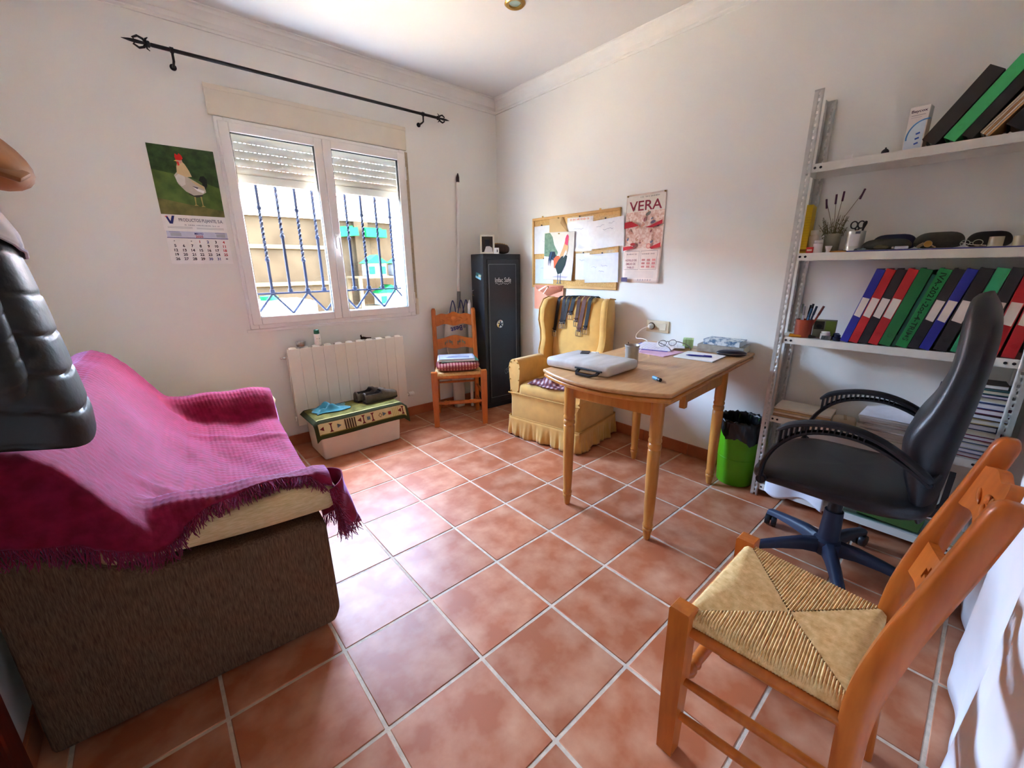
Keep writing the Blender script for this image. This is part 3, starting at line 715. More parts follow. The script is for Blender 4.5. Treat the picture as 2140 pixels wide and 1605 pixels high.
def leg_prof():
    return [(0.012, 0.001), (0.016, 0.010), (0.019, 0.035), (0.021, 0.048), (0.0235, 0.052), (0.0235, 0.060), (0.020, 0.064), (0.0235, 0.070), (0.025, 0.078), (0.0235, 0.084), (0.021, 0.088),
            (0.0245, 0.16), (0.0275, 0.30), (0.0285, 0.42), (0.0285, 0.462), (0.025, 0.466), (0.029, 0.474), (0.030, 0.482), (0.029, 0.490), (0.025, 0.496), (0.029, 0.502), (0.030, 0.508), (0.029, 0.514), (0.026, 0.52), (0.029, 0.53), (0.029, 0.7215)]
for (x, y) in LEGS: MB().lathe(leg_prof(), (x, y, 0), 20).build('leg', OAKLEG, TBL, ang=50)
def apron(p, q, name, z0=0.620, z1=0.7215, th=0.018):
    p = Vector((*p, 0)); q = Vector((*q, 0)); t = (q-p).normalized(); n = Vector((-t.y, t.x, 0)); c = (p+q)/2
    MB().box((c.x, c.y, (z0+z1)/2), ((q-p).length-0.05, th, z1-z0), 0.002, rot=(0, 0, math.atan2(t.y, t.x))).build(name, OAKLEG, TBL)
apron(LEGS[0], LEGS[1], 'apron'); apron(LEGS[2], LEGS[3], 'apron'); apron(LEGS[3], LEGS[0], 'apron')
p, q = Vector(LEGS[1]), Vector(LEGS[2]); apron(p, p.lerp(q, 0.34), 'apron', 0.652); apron(p.lerp(q, 0.30), q, 'apron', 0.620)
k = p.lerp(q, 0.31); MB().box((k.x, k.y-0.012, 0.662), (0.028, 0.03, 0.11), 0.003, rot=(0, 0, 0.05)).build('slide_block', OAKLEG, TBL)
# ================================================================ office chair
oc = T('office_chair', 'black leather office chair with loop arms and five star base', 'office chair', (0.03, -2.635, 0), 0)
NAVYP = M('dark_blue_plastic', (38, 46, 66), 0.45, var=0.12)
for k in range(5):
    a = math.radians(58+72*k); d = Vector((math.cos(a), math.sin(a), 0)); n = Vector((-d.y, d.x, 0)); vs = []; fs = []
    sec = [(0.03, 0.105, 0.024, 0.030), (0.10, 0.110, 0.022, 0.024), (0.18, 0.100, 0.020, 0.018), (0.26, 0.084, 0.018, 0.014), (0.312, 0.070, 0.018, 0.013)]
    for r, z, hw, hh_ in sec:
        for (aa, bb) in ((-1, -1), (1, -1), (1, 0.3), (0.55, 1), (-0.55, 1), (-1, 0.3)): vs.append(tuple(d*r+n*(aa*hw)+Vector((0, 0, z+bb*hh_))))
    for i in range(len(sec)-1):
        for q in range(6): fs.append((i*6+q, i*6+(q+1) % 6, i*6+6+(q+1) % 6, i*6+6+q))
    fs += [tuple(range(6))[::-1], tuple(len(vs)-6+q for q in range(6))]
    lg = MB().add(vs, fs).build('base_leg', NAVYP, oc, ang=60)
    c = d*0.300; m = MB(); ca = a+0.7+k
    for s in (-1, 1):
        off = Vector((math.cos(ca), math.sin(ca), 0))*(0.014*s)
        m2 = MB().lathe([(0.008, -0.011), (0.026, -0.010), (0.029, 0), (0.026, 0.010), (0.008, 0.011)], (0, 0, 0), 16, axis='x')
        rot = Matrix.Rotation(ca, 4, 'Z'); m.add(m2.v, m2.f, 0, Matrix.Translation(c+off+Vector((0, 0, 0.030))) @ rot)
    m.tube([c+Vector((0, 0, 0.03)), c+Vector((0, 0, 0.065))], 0.008, 8); m.build('caster', BLACKP, lg)
m = MB(); m.lathe([(0.045, 0.070), (0.052, 0.085), (0.050, 0.13), (0.036, 0.142)], (0, 0, 0), 20); m.build('hub', NAVYP, oc)
m = MB(); m.lathe([(0.038, 0.141), (0.036, 0.20), (0.033, 0.27)], (0, 0, 0), 20); m.build('column_cover', NAVYP, oc)
m = MB(); m.lathe([(0.025, 0.27), (0.025, 0.385)], (0, 0, 0), 16); m.b2(-0.10, 0.10, -0.13, 0.13, 0.365, 0.392, 0.006); m.build('gas_lift', BLACKP, oc)
def seatf(u, v):
    # superellipse plan, domed top
    a = 2*PI*u; ph_ = -PI/2+PI*v
    cx = math.copysign(abs(math.cos(a))**0.42, math.cos(a)); cy = math.copysign(abs(math.sin(a))**0.42, math.sin(a)); cp = abs(math.cos(ph_))**0.35
    x, y = 0.268*cx*cp, 0.275*cy*cp; z = math.sin(ph_); z = math.copysign(abs(z)**0.8, z)*0.044
    yy = y/0.275
    bend = -0.030*max(0, yy-0.45)**1.6*2.0 + 0.028*max(0, -yy-0.3) + 0.010*(x/0.268)**2
    return (x-0.0, y+0.0, 0.437+z+bend)
m = MB(); m.grid(seatf, 40, 16, closeu=True); m.build('seat', BLEATH, oc, ang=180)
def backc(u, v):
    # u up the height, v round the section; local y is negative towards the near wall
    z = lerp(0.40, 1.17, u); a = 2*PI*v
    hw = sinterp([(0.0, 0.16), (0.06, 0.20), (0.25, 0.225), (0.45, 0.225), (0.62, 0.205), (0.82, 0.178), (0.90, 0.158), (0.95, 0.130), (0.98, 0.095), (0.995, 0.05), (1.0, 0.01)], u)
    yb_ = sinterp([(0.0, -0.262), (0.15, -0.278), (0.3, -0.285), (0.55, -0.300), (0.8, -0.305), (0.93, -0.290), (1.0, -0.262)], u)
    th = sinterp([(0.0, 0.022), (0.10, 0.06), (0.26, 0.115), (0.40, 0.135), (0.54, 0.105), (0.68, 0.088), (0.86, 0.085), (0.94, 0.070), (0.98, 0.045), (1.0, 0.008)], u)
    x = math.copysign(abs(math.cos(a))**0.7, math.cos(a))*hw; yy = math.copysign(abs(math.sin(a))**0.75, math.sin(a))
    wrap = 0.030*(x/0.225)**2
    return (x, yb_+th*(yy*0.5+0.5)+wrap*(0.6), z)
m = MB(); m.grid(backc, 64, 36, closev=True); m.build('backrest', BLEATH, oc, ang=180)
m = MB(); m.tube([(0, -0.10, 0.372), (0, -0.22, 0.372), (0, -0.268, 0.385), (0, -0.287, 0.42), (0, -0.290, 0.55)], 0.016, 4, sq=(2.0, 0.7)); m.build('back_bracket', BLACKP, oc)
for s in (-1, 1):
    x = s*0.285
    pa = [(0.205, 0.430), (0.210, 0.46), (0.203, 0.52), (0.175, 0.585), (0.13, 0.640), (0.08, 0.672), (0.02, 0.688), (-0.05, 0.690), (-0.11, 0.676), (-0.17, 0.648), (-0.225, 0.612), (-0.25, 0.592)]
    ar = MB().tube(cat([(x, y, z) for y, z in pa], 4), 0.011, 8, sq=(1.4, 0.8)).build('armrest', BLACKP, oc)
    pd = [(0.175, 0.655), (0.14, 0.685), (0.09, 0.705), (0.03, 0.718), (-0.04, 0.718), (-0.11, 0.700), (-0.17, 0.668), (-0.225, 0.628), (-0.25, 0.606)]
    MB().tube(cat([(x, y, z) for y, z in pd], 4), [0.006, 0.008, 0.010]+[0.012]*27+[0.011, 0.010, 0.008], 8, sq=(2.3, 0.95)).build('arm_pad', BLACKP, ar)
    m = MB()
    for q in range(16):
        y = 0.165-0.016*q; za = interp([(p_[0], p_[1]) for p_ in pa[::-1]], y); zb = interp([(p_[0], p_[1]) for p_ in pd[::-1]], y); m.b2(x-0.016, x+0.016, y-0.0018, y+0.0018, za, zb)
    o = m.build('arm_ribs', BLACKP, ar); o['kind'] = 'stuff'
    MB().lathe([(0.016, -0.012), (0.018, -0.006), (0.018, 0.006), (0.016, 0.012)], (x, 0.205, 0.440), 14, axis='x').build('arm_knob', BLACKP, ar)
    MB().tube([(x, 0.205, 0.440), (s*0.20, 0.19, 0.420)], 0.009, 8).build('arm_stay', BLACKP, ar)
    MB().tube([(x, -0.248, 0.595), (s*0.185, -0.262, 0.595)], 0.010, 8).build('arm_stay', BLACKP, ar)
# ================================================================ sofa and its throw
CHEN = M('brown_chenille', (84, 60, 44), 0.95, col2=(126, 98, 76), scale=34, stretch=(7, 7, 0.9), lo=0.32, hi=0.72, detail=6, bump=0.6, bscale=160, bstretch=(2, 2, 0.3), spec=0.1)
CRM = M('cream_sofa_fabric', (206, 176, 128), 0.8, col2=(224, 198, 154), scale=40, stretch=(1, 6, 6), bump=0.15, bscale=200, spec=0.2)
SA = math.radians(-4.0)
so = T('sofa', 'two seat sofa with brown chenille side and cream padded arms under a throw', 'sofa', (-1.956, -0.79, 0), SA)
# local: depth along x (-0.375 back .. 0.375 front), length along y (-0.735 near .. 0.735 far)
DX, LY = 0.372, 0.735
def side_panel(y0, y1):
    pol = [(-DX, 0.012), (DX-0.02, 0.012), (DX+0.002, 0.06), (DX-0.004, 0.425), (DX-0.05, 0.438), (0.10, 0.442), (-0.10, 0.462), (-0.20, 0.53), (-0.30, 0.60), (-DX, 0.62)]
    m = MB(); n = len(pol); bm = bmesh.new(); vs = [bm.verts.new((a, y0, b)) for a, b in pol]; f = bm.faces.new(vs)
    r = bmesh.ops.extrude_face_region(bm, geom=[f]); bmesh.ops.translate(bm, verts=[v for v in r['geom'] if isinstance(v, bmesh.types.BMVert)], vec=(0, y1-y0, 0)); bmesh.ops.recalc_face_normals(bm, faces=bm.faces[:])
    bmesh.ops.bevel(bm, geom=bm.edges[:], offset=0.018, segments=3, affect='EDGES', profile=0.5); bm.verts.index_update()
    m.add([v.co[:] for v in bm.verts], [[v.index for v in f.verts] for f in bm.faces]); bm.free(); return m
side_panel(-LY, -LY+0.15).build('side_panel', CHEN, so, ang=50); side_panel(LY-0.15, LY).build('side_panel', CHEN, so, ang=50)
MB().b2(-DX, DX-0.03, -LY+0.15, LY-0.15, 0.02, 0.26, 0.02, seg=2).build('seat_base', CHEN, so)
MB().b2(-0.18, DX-0.01, -LY+0.16, LY-0.16, 0.262, 0.375, 0.04, seg=3).build('seat_cushion', CRM, so)
def armroll(y):
    m = MB()
    def fn(u, v):
        x = lerp(-0.195, DX+0.055, u); a = 2*PI*v; e = min(u, 1-u)
        cap = math.sqrt(max(0.0, 1-max(0, 1-e/0.07)**2)); cap = max(cap, 0.05)
        zc = lerp(0.545, 0.505, u)-0.012*math.sin(PI*u)
        ca, sa = math.cos(a), math.sin(a)
        yy = math.copysign(abs(ca)**0.85, ca)*0.100*cap; zz = math.copysign(abs(sa)**0.85, sa)*(0.056 if sa > 0 else 0.050)*cap
        return (x, y+yy, zc+zz)
    m.grid(fn, 28, 22, closev=True); return m
armroll(-LY+0.085).build('arm_cushion', CRM, so, ang=180); armroll(LY-0.085).build('arm_cushion', CRM, so, ang=180)
m = MB(); m.box((-0.275, 0, 0.56), (0.15, 2*LY-0.10, 0.54), 0.05, rot=(0, -0.16, 0), seg=3); m.build('backrest', CRM, so)
# ---- throw: one woven cloth following back, seat and arms, fringed near edge
THROW = M('burgundy_woven_throw', (116, 12, 40), 0.85, col2=(138, 20, 58), scale=26, sheen=0.6, bump=0.35, bscale=70, bstretch=(1, 1, 1), spec=0.2)
MATS['burgundy_woven_throw'].node_tree.nodes['Principled BSDF'].inputs['Sheen Tint'].default_value = (0.8, 0.5, 1.0, 1)
MATS['burgundy_woven_throw'].node_tree.nodes['Principled BSDF'].inputs['Sheen Roughness'].default_value = 0.3
th = T('sofa_throw', 'burgundy fringed woven throw spread over the sofa', 'throw', (-1.956, -0.79, 0), SA)
def back_z(x):   # profile across the depth, from wall to front
    return interp([(-0.42, 0.80), (-0.36, 0.865), (-0.30, 0.872), (-0.24, 0.845), (-0.19, 0.785), (-0.13, 0.68), (-0.06, 0.565), (0.0, 0.502), (0.08, 0.468), (0.20, 0.448), (0.32, 0.442), (0.40, 0.436), (0.5, 0.43)], x)
def surf(x, y):
    z = back_z(x)
    sag = 0.04*math.exp(-((y+0.05)/0.45)**2)*sm((x+0.05)/0.2); z -= sag
    for yy in (-LY+0.085, LY-0.085):
        d = abs(y-yy); arm = (lerp(0.545, 0.505, (x+0.235)/0.65)+0.066)
        a = arm-max(0, d-0.02)**2*(9 if (y-yy)*(1 if yy < 0 else -1) > 0 else 14)
        if x > -0.30: z = smax(z, a if d < 0.30 else 0, 0.05)
    return z
def near_end(x):   # how far (along the cloth) beyond the near arm's crest the edge lies; >0.09 starts to hang outside
    return interp([(-0.42, 0.31), (-0.30, 0.32), (-0.24, 0.32), (-0.17, 0.275), (-0.11, 0.195), (-0.06, 0.135), (0.0, 0.085), (0.07, 0.055), (0.18, 0.03), (0.27, 0.005), (0.34, 0.03), (0.40, 0.10), (0.46, 0.12)], x)
def throw_fn(u, v):
    # u across the depth, v along the length from the far arm to the near edge
    x = lerp(-0.375, 0.415, u); wr = random
    yc = -LY+0.085
    e = near_end(x)
    far = LY-0.02
    s_tot = (far-yc)+e; s = v*s_tot; y = far-s
    hang = 0.0
    if y < yc-0.085:
        hang = (yc-0.085)-y; y = yc-0.108-0.014*sm(hang/0.05); 
    z = surf(x, max(y, yc-0.085))+0.014
    if hang: z -= hang
    # wrinkles and folds
    z += 0.004*math.sin(31*x+9*y+1.3*math.sin(7*y))+0.003*math.sin(17*y-12*x)
    f1 = math.exp(-((x-0.05-0.16*(y+0.1))/0.05)**2)*math.exp(-((y+0.12)/0.35)**2); z += 0.018*f1
    f2 = math.exp(-((y+0.42-0.35*(x-0.1))/0.03)**2)*sm((x+0.15)/0.1); z += 0.014*f2
    f3 = math.exp(-((y-0.30+0.2*x)/0.03)**2)*sm((x+0.02)/0.1); z += 0.012*f3
    # crinkle weave: raised ribs along the length
    z += 0.0012*math.sin(2*PI*(x+0.25*z)/0.017) + 0.0008*math.sin(2*PI*y/0.03)
    yo = y-(0.004*math.sin(40*x)+0.008*math.sin(13*x+1))*(sm(hang/0.04))
    if x > 0.375:
        dd = x-0.375; x2 = 0.375+0.25*dd+0.075*0; z -= dd*2.4; x = x2+0.03
    return (x, yo, z)
NU, NV = 150, 170
m = MB(); m.grid(throw_fn, NU, NV); m.build('cloth', THROW, th, ang=180, thick=0.003)
# front corner of the throw hanging down by the near arm
def corner(u, v):
    a = lerp(-1.25, 1.3, u); rr_ = 0.094+0.02*v+0.014*math.sin(11*u+3*v)*v
    return (DX-0.012+rr_*math.cos(a), -LY+0.085+rr_*1.04*math.sin(a), 0.558-0.012*(1-v)*abs(a)-(0.15+0.07*u+0.02*math.sin(7*u))*v)
m = MB(); m.grid(corner, 24, 20); m.build('hanging_corner', THROW, th, ang=180, thick=0.003)
rf_ = random.Random(21); fr_ = MB()
def tassel(p, d, ln):
    p = Vector(p); pts = [p]; dv = Vector(d)
    for k in range(3):
        dv = dv+Vector((rf_.uniform(-.35, .35), rf_.uniform(-.35, .35), rf_.uniform(-.25, .1))); dv.normalize(); pts.append(pts[-1]+dv*ln/3)
    fr_.tube(pts, [0.0016, 0.0015, 0.0013, 0.0008], 4, cap=False)
for k in range(330):
    u = k/329; p = throw_fn(u, 1.0)
    hangy = near_end(lerp(-0.375, 0.415, u)) > 0.10
    for q in range(2): tassel((p[0]+rf_.uniform(-.002, .002), p[1], p[2]), (0.05, -0.25 if hangy else -0.75, -0.9 if hangy else -0.45), rf_.uniform(0.03, 0.055))
for k in range(60):
    u = k/59; p = corner(u, 1.0)
    for q in range(2): tassel(p, (0.1, 0, -1), rf_.uniform(0.035, 0.06))
for k in range(30):
    p = corner(1.0 if k % 2 else 0.0, k/30); tassel(p, (0.4, 0.3 if k % 2 else -0.5, -0.6), rf_.uniform(0.03, 0.05))
for k in range(24):
    p = throw_fn(0.93+0.07*k/23, 1.0); tassel(p, (0.6, -0.5, -0.3), rf_.uniform(0.03, 0.05))
o = fr_.build('fringe', THROW, th, ang=180); o['kind'] = 'stuff'
# ================================================================ jacket and cap on the door hooks
JK = M('black_quilted_nylon', (8, 8, 10), 0.46, var=0.25, scale=18, bump=0.25, bscale=60, spec=0.5)
hk = T('door_hook_rail', 'chromed hook rail on the dark red door behind the jacket', 'hook rail', (XL+0.0225, -1.80, 1.53))
MB().b2(0, 0.008, -0.2, 0.2, -0.02, 0.02, 0.002).build('rail_plate', CHROME, hk)
for y in (-0.14, 0.0, 0.14): MB().tube([(0.008, y, 0), (0.05, y, -0.012), (0.085, y, -0.005), (0.095, y, 0.02)], 0.005, 8).build('hook', CHROME, hk)
jk = T('quilted_jacket', 'black quilted puffer jacket hanging at the left edge', 'jacket', (-2.252, -1.64, 0.945))
def body(u, v):
    z = lerp(0.0, 0.44, u); a = 2*PI*v; tier = ((z+0.012*math.sin(a+1)) % 0.072)/0.072
    dt = min(tier, 1-tier); puff = 1.0-0.030*math.exp(-(dt/0.04)**2)+0.006*math.sin(PI*tier)
    hx = interp([(0, 0.148), (0.10, 0.150), (0.6, 0.128), (0.85, 0.112), (0.95, 0.095), (1, 0.03)], u)*puff; hy = interp([(0, 0.120), (0.2, 0.125), (0.8, 0.10), (0.94, 0.07), (1, 0.03)], u)*puff
    ca, sa = math.cos(a), math.sin(a)
    return (hx*math.copysign(abs(ca)**0.55, ca), hy*math.copysign(abs(sa)**0.7, sa), z+0.012*math.sin(2*a)*(1-u)-0.03*ca*(1-u))
m = MB(); m.grid(body, 96, 44, closev=True); m.f += [tuple(range(44)), tuple(96*44+k for k in range(44))]; m.m += [0, 0]; m.build('jacket_body', JK, jk, ang=60)
def sleeve(s):
    def fn(u, v):
        c = Vector((0.03 if s < 0 else 0.02, s*0.09, 0.40)).lerp(Vector((0.045 if s < 0 else 0.085, s*0.10-0.02*(s < 0), 0.02 if s > 0 else 0.10)), u); a = 2*PI*v; L = 0.50*u; tier = (L % 0.066)/0.066; r = (interp([(0, 0.04), (0.3, 0.056), (0.9, 0.055), (1, 0.048)], u))*(1-0.04*math.exp(-(min(tier, 1-tier)/0.06)**2))
        return (c.x+r*math.cos(a)*0.95, c.y+r*math.sin(a)*0.8, c.z-0.018*math.sin(a)*s)
    m = MB(); m.grid(fn, 80, 26, closev=True); m.f += [tuple(range(26)), tuple(80*26+k for k in range(26))]; m.m += [0, 0]; return m
for s in (-1, 1): sleeve(s).build('sleeve', JK, jk, ang=60)
m = MB(); m.tube([(-0.03, -0.05, 0.420), (0.03, -0.05, 0.435), (0.055, 0.0, 0.430), (0.03, 0.05, 0.435), (-0.03, 0.05, 0.420)], [0.016, 0.022, 0.022, 0.022, 0.016], 10); m.build('collar', JK, jk)
MB().tube([(-0.03, -0.02, 0.43), (-0.055, -0.05, 0.54), (-0.075, -0.10, 0.575)], 0.004, 6).build('hanging_loop', JK, jk)
sc = T('white_shirt', 'white and blue shirt hung over the shoulder of the jacket', 'shirt', (-2.252, -1.64, 0.945))
def scf(u, v):
    x, y, z = body(lerp(0.80+0.05*math.sin(5*v), 0.985, u), lerp(-0.30, 0.14, v)); k = 1.06+0.02*math.sin(22*v+5*u)
    return (x*k, y*k, z+0.012)
CLB = M('white_blue_cloth', (222, 222, 226), 0.8, col2=(150, 164, 196), scale=10, lo=0.5, hi=0.7)
m = MB(); m.grid(scf, 16, 26); m.build('shirt_cloth', CLB, sc, ang=180, thick=0.004)
MB().tube([scf(0.0, k/26) for k in range(27)], 0.0035, 5).build('shirt_hem', CLB, sc)
cp = T('leather_hat', 'brown leather flat cap hanging above the jacket', 'hat', (-2.205, -1.60, 1.470))
CAPM = M('tan_cap_leather', (150, 92, 46), 0.6, col2=(184, 124, 70), scale=7, bump=0.3, bscale=40)
def capf(u, v):
    a = 2*PI*u; ph_ = -PI/2+PI*v; r = 1+0.03*math.sin(6*a)
    return (0.03+0.084*math.cos(ph_)*math.cos(a)*r-0.015*math.sin(ph_), 0.105*math.cos(ph_)*math.sin(a)*r, 0.066*math.sin(ph_)-0.030*math.cos(a)*math.cos(ph_)+0.02*math.cos(ph_)*math.sin(a)+0.01)
m = MB(); m.grid(capf, 36, 14, closeu=True); m.build('crown', CAPM, cp, ang=180)
m = MB(); m.box((0.070, -0.07, -0.030), (0.09, 0.075, 0.010), 0.004, rot=(0.3, 0.35, 0), seg=2); m.build('brim', CAPM, cp)
m = MB(); m.tube([(-0.04, 0.0, 0.03), (-0.07, 0, 0.045), (-0.115, 0, 0.055)], 0.004, 6); m.build('hanging_loop', CAPM, cp)
# ================================================================ radiator
RADP = M('radiator_enamel', (228, 223, 211), 0.35, var=0.02)
ra = T('radiator', 'cream panelled column radiator under the window', 'radiator', (-1.300, YW, 0.175))
RW, RH = 0.860, 0.555; n = 11; sw = RW/n
sec = None
for k in range(n):
    if sec is None:
        m = MB(); m.b2(0.0007, sw-0.0007, -0.105, -0.093, 0, RH, 0.0015); m.b2(sw/2-0.012, sw/2+0.012, -0.094, -0.03, 0.01, RH-0.01, 0.004); m.b2(0.006, sw-0.006, -0.034, -0.026, 0.03, RH-0.03, 0.003); m.tube([(sw/2, -0.098, RH-0.012), (sw/2, -0.075, RH+0.004), (sw/2, -0.045, RH-0.004), (sw/2, -0.03, RH-0.03)], 0.010, 8, sq=(2.6, 0.7))
        sec = m.build('radiator_section', RADP, ra, ang=40)
    else:
        o = sec.copy(); COL.objects.link(o); o.location = (k*sw, 0, 0)
for z in (0.045, RH-0.06): MB().tube([(-0.004, -0.06, z), (RW+0.004, -0.06, z)], 0.018, 12).build('header_pipe', RADP, ra)
m = MB(); m.tube([(RW, -0.06, 0.045), (RW+0.035, -0.06, 0.045), (RW+0.035, -0.001, 0.045)], 0.009, 8); m.lathe([(0.018, 0.03), (0.019, 0.04), (0.019, 0.075), (0.014, 0.082)], (RW, -0.06, 0.045), 14, axis='x'); m.build('radiator_valve', WPLAST, ra)
m = MB(); m.lathe([(0.010, -0.005), (0.010, -0.02), (0.006, -0.022), (0.006, -0.04)], (0, -0.06, RH-0.06), 10, axis='x'); m.build('bleed_valve', CHROME, ra)
for x in (0.2, 0.66): MB().b2(x-0.012, x+0.012, -0.03, -0.001, RH-0.12, RH-0.09).build('wall_bracket', RADP, ra)
# on the radiator
bt = T('lotion_bottle', 'white bottle with a green cap standing on the radiator', 'bottle', (-1.085, YW-0.068, 0.735))
m = MB(); m.lathe([(0.020, 0), (0.022, 0.004), (0.0215, 0.075), (0.016, 0.080)], seg=18); m.build('bottle_body', WPLAST, bt)
MB().lathe([(0.0175, 0.0802), (0.0185, 0.083), (0.0175, 0.108), (0.012, 0.112)], seg=18).build('cap', M('dark_green_plastic', (22, 100, 70), 0.4), bt)
pr = Print(fn=lambda x, y, z: (0.0222*math.sin(x/0.0222)+0, -0.0222*math.cos(x/0.0222)-z, y)); pr.rect(-0.014, 0.014, 0.02, 0.06, (228, 226, 220)); pr.rect(-0.010, 0.010, 0.046, 0.051, (90, 96, 104)); pr.rect(-0.012, 0.012, 0.026, 0.030, (160, 190, 170)); pr.build('label', bt)
ds = T('glass_dish', 'small clear glass dish on the left end of the radiator', 'dish', (-1.20, YW-0.068, 0.735))
m = MB(); m.lathe([(0.024, 0), (0.028, 0.003), (0.034, 0.038), (0.032, 0.038), (0.026, 0.005), (0.0, 0.005)], seg=20); m.build('dish_glass', thin_glass('dish_glass', (0.9, 0.9, 0.9), 0.15, 0.05), ds)
m = MB(); m.lathe([(0.0, 0.0052), (0.024, 0.0055), (0.027, 0.018), (0.0, 0.024)], seg=14); m.build('dish_contents', M('brown_seed', (140, 104, 84), 0.9, var=0.3, scale=200, bump=0.6, bscale=300), ds)
dw = T('driftwood_piece', 'small brown wood scrap lying on the radiator', 'wood scrap', (-0.735, YW-0.068, 0.735))
m = MB(); m.tube([(-0.035, 0, 0.010), (-0.015, 0.004, 0.012), (0.01, -0.002, 0.008), (0.045, 0.002, 0.006)], [0.008, 0.011, 0.007, 0.004], 7); m.build('wood_body', YWOOD, dw); MB().tube([(-0.028, 0, 0.016), (-0.034, 0.002, 0.03), (-0.028, 0.004, 0.038)], [0.007, 0.006, 0.002], 6).build('wood_spur', YWOOD, dw)
# ================================================================ foam box, mat, shoes and cloth
FOAM = M('white_polystyrene', (232, 220, 204), 0.9, var=0.03, bump=0.35, bscale=140)
fb = T('foam_box', 'white polystyrene box in front of the radiator', 'box', (-0.963, 0.035, 0))
m = MB(); w0, w1, d0, d1, hh0 = 0.276, 0.292, 0.150, 0.160, 0.262
bm = bmesh.new(); vs = [bm.verts.new((sx*w0, sy*d0, 0.001)) for sx, sy in ((-1, -1), (1, -1), (1, 1), (-1, 1))]+[bm.verts.new((sx*w1, sy*d1, hh0)) for sx, sy in ((-1, -1), (1, -1), (1, 1), (-1, 1))]
for f in ((0, 3, 2, 1), (4, 5, 6, 7), (0, 1, 5, 4), (1, 2, 6, 5), (2, 3, 7, 6), (3, 0, 4, 7)): bm.faces.new([vs[i] for i in f])
bmesh.ops.bevel(bm, geom=bm.edges[:], offset=0.014, segments=3, affect='EDGES', profile=0.5); bm.verts.index_update(); m.add([v.co[:] for v in bm.verts], [[v.index for v in f.verts] for f in bm.faces]); bm.free()
m.build('box_body', FOAM, fb, ang=50); MB().b2(-w1-0.004, w1+0.004, -d1-0.004, d1+0.004, hh0+0.0005, hh0+0.022, 0.006, seg=2).build('box_lid', FOAM, fb)
mt = T('patterned_mat', 'green patterned floor mat draped over the foam box', 'mat', (-0.963, 0.035, 0.285))
MGR = M('mat_olive', (88, 86, 32), 0.95, col2=(126, 120, 58), scale=18, lo=0.35, hi=0.65, bump=0.5, bscale=250); MDG = M('mat_dark_green', (52, 56, 22), 0.95, var=0.15, bump=0.4, bscale=250)
def matz(x, y):   # flat on the lid, falling over the front and side edges
    X, Y, Z = x, y, 0.007
    oy = -(d1+0.006)-y
    if oy > 0:
        f = sm(min(1, oy/0.02)); Y = -(d1+0.006)-oy*0.30-0.006*f; Z = 0.007-oy*0.93
    for sgn in (-1, 1):
        ox = sgn*x-(w1+0.006)
        if ox > 0: X = sgn*((w1+0.006)+ox*0.72); Z -= ox*0.62
    Z += 0.003*math.sin(9*x)*(1 if oy > 0 else 0.3)
    return X, Y, Z
mtw0, mtw1, mty0, mty1 = -0.335, 0.355, -0.285, 0.135
def mat_fn(u, v):
    X, Y, Z = matz(lerp(mtw0, mtw1, u), lerp(mty0, mty1, v)); return (X, Y, Z)
m = MB(); m.grid(mat_fn, 60, 44); m.build('mat_pile', MDG, mt, ang=180, thick=0.010)
def mp(x, y, z):
    X, Y, Z = matz(x, y); oy = -(d1+0.006)-y
    return (X, Y-(0.006+z if oy > 0.004 else 0), Z+(0.0062+z if oy <= 0.004 else 0.002))
pr = Print(step=0.0004, z0=0.0006, fn=mp); BG = (206, 190, 142); YL = (196, 184, 120)
def fine(x0, x1, y0, y1, c, n=24, my=1):
    pr.z += pr.step
    for k in range(n):
        for j in range(my): pr.rect(lerp(x0, x1, k/n), lerp(x0, x1, (k+1)/n), lerp(y0, y1, j/my), lerp(y0, y1, (j+1)/my), c, lift=False)
fine(-0.305, 0.325, -0.150, 0.115, MGR, 40, 10)
fine(-0.305, 0.325, -0.163, -0.151, YL, 40, 2)
fine(-0.305, 0.325, -0.252, -0.180, BG, 40, 4); fine(-0.305, 0.325, -0.258, -0.252, (120, 108, 40), 30)
DR, BL_, MR = (104, 24, 28), (90, 108, 116), (150, 30, 34)
def tri(cx, cy, s, c): pr.poly([(cx-s, cy), (cx+s, cy+s*1.1), (cx+s, cy-s*1.1)], c)
yc_ = -0.216
for cx, sgn in ((-0.285, 1), (-0.17, -1), (-0.035, 1), (0.15, -1), (0.265, 1)): tri(cx, yc_, 0.014*sgn, DR if sgn > 0 else BL_)
for cx in (-0.225, -0.005, 0.06, 0.29):
    pr.rect(cx-0.004, cx+0.004, yc_-0.028, yc_+0.028, DR); pr.poly([(cx-0.014, yc_+0.030), (cx+0.014, yc_+0.030), (cx, yc_+0.012)], DR); pr.poly([(cx-0.014, yc_-0.030), (cx+0.014, yc_-0.030), (cx, yc_-0.012)], DR)
for k in range(5): pr.rect(-0.135+k*0.016, -0.126+k*0.016, yc_-0.034, yc_+0.034, (70, 40, 20))
pr.rect(0.018, 0.040, yc_-0.012, yc_+0.012, BL_); pr.rect(0.175, 0.197, yc_-0.012, yc_+0.012, MR)
pr.poly([(0.10, yc_), (0.115, yc_+0.018), (0.13, yc_), (0.115, yc_-0.018)], (120, 104, 80)); pr.poly([(0.106, yc_), (0.115, yc_+0.011), (0.124, yc_), (0.115, yc_-0.011)], BG)
for k in range(4): pr.rect(0.208+k*0.013, 0.213+k*0.013, yc_-0.03, yc_+0.03, (190, 160, 90))
pr.build('mat_pattern', mt)
SHOE = M('grey_brown_shoe_leather', (70, 60, 50), 0.45, col2=(96, 86, 74), scale=16, spec=0.45); SOLE = M('dark_sole', (38, 34, 30), 0.8); LIN = M('grey_shoe_lining', (120, 116, 106), 0.9)
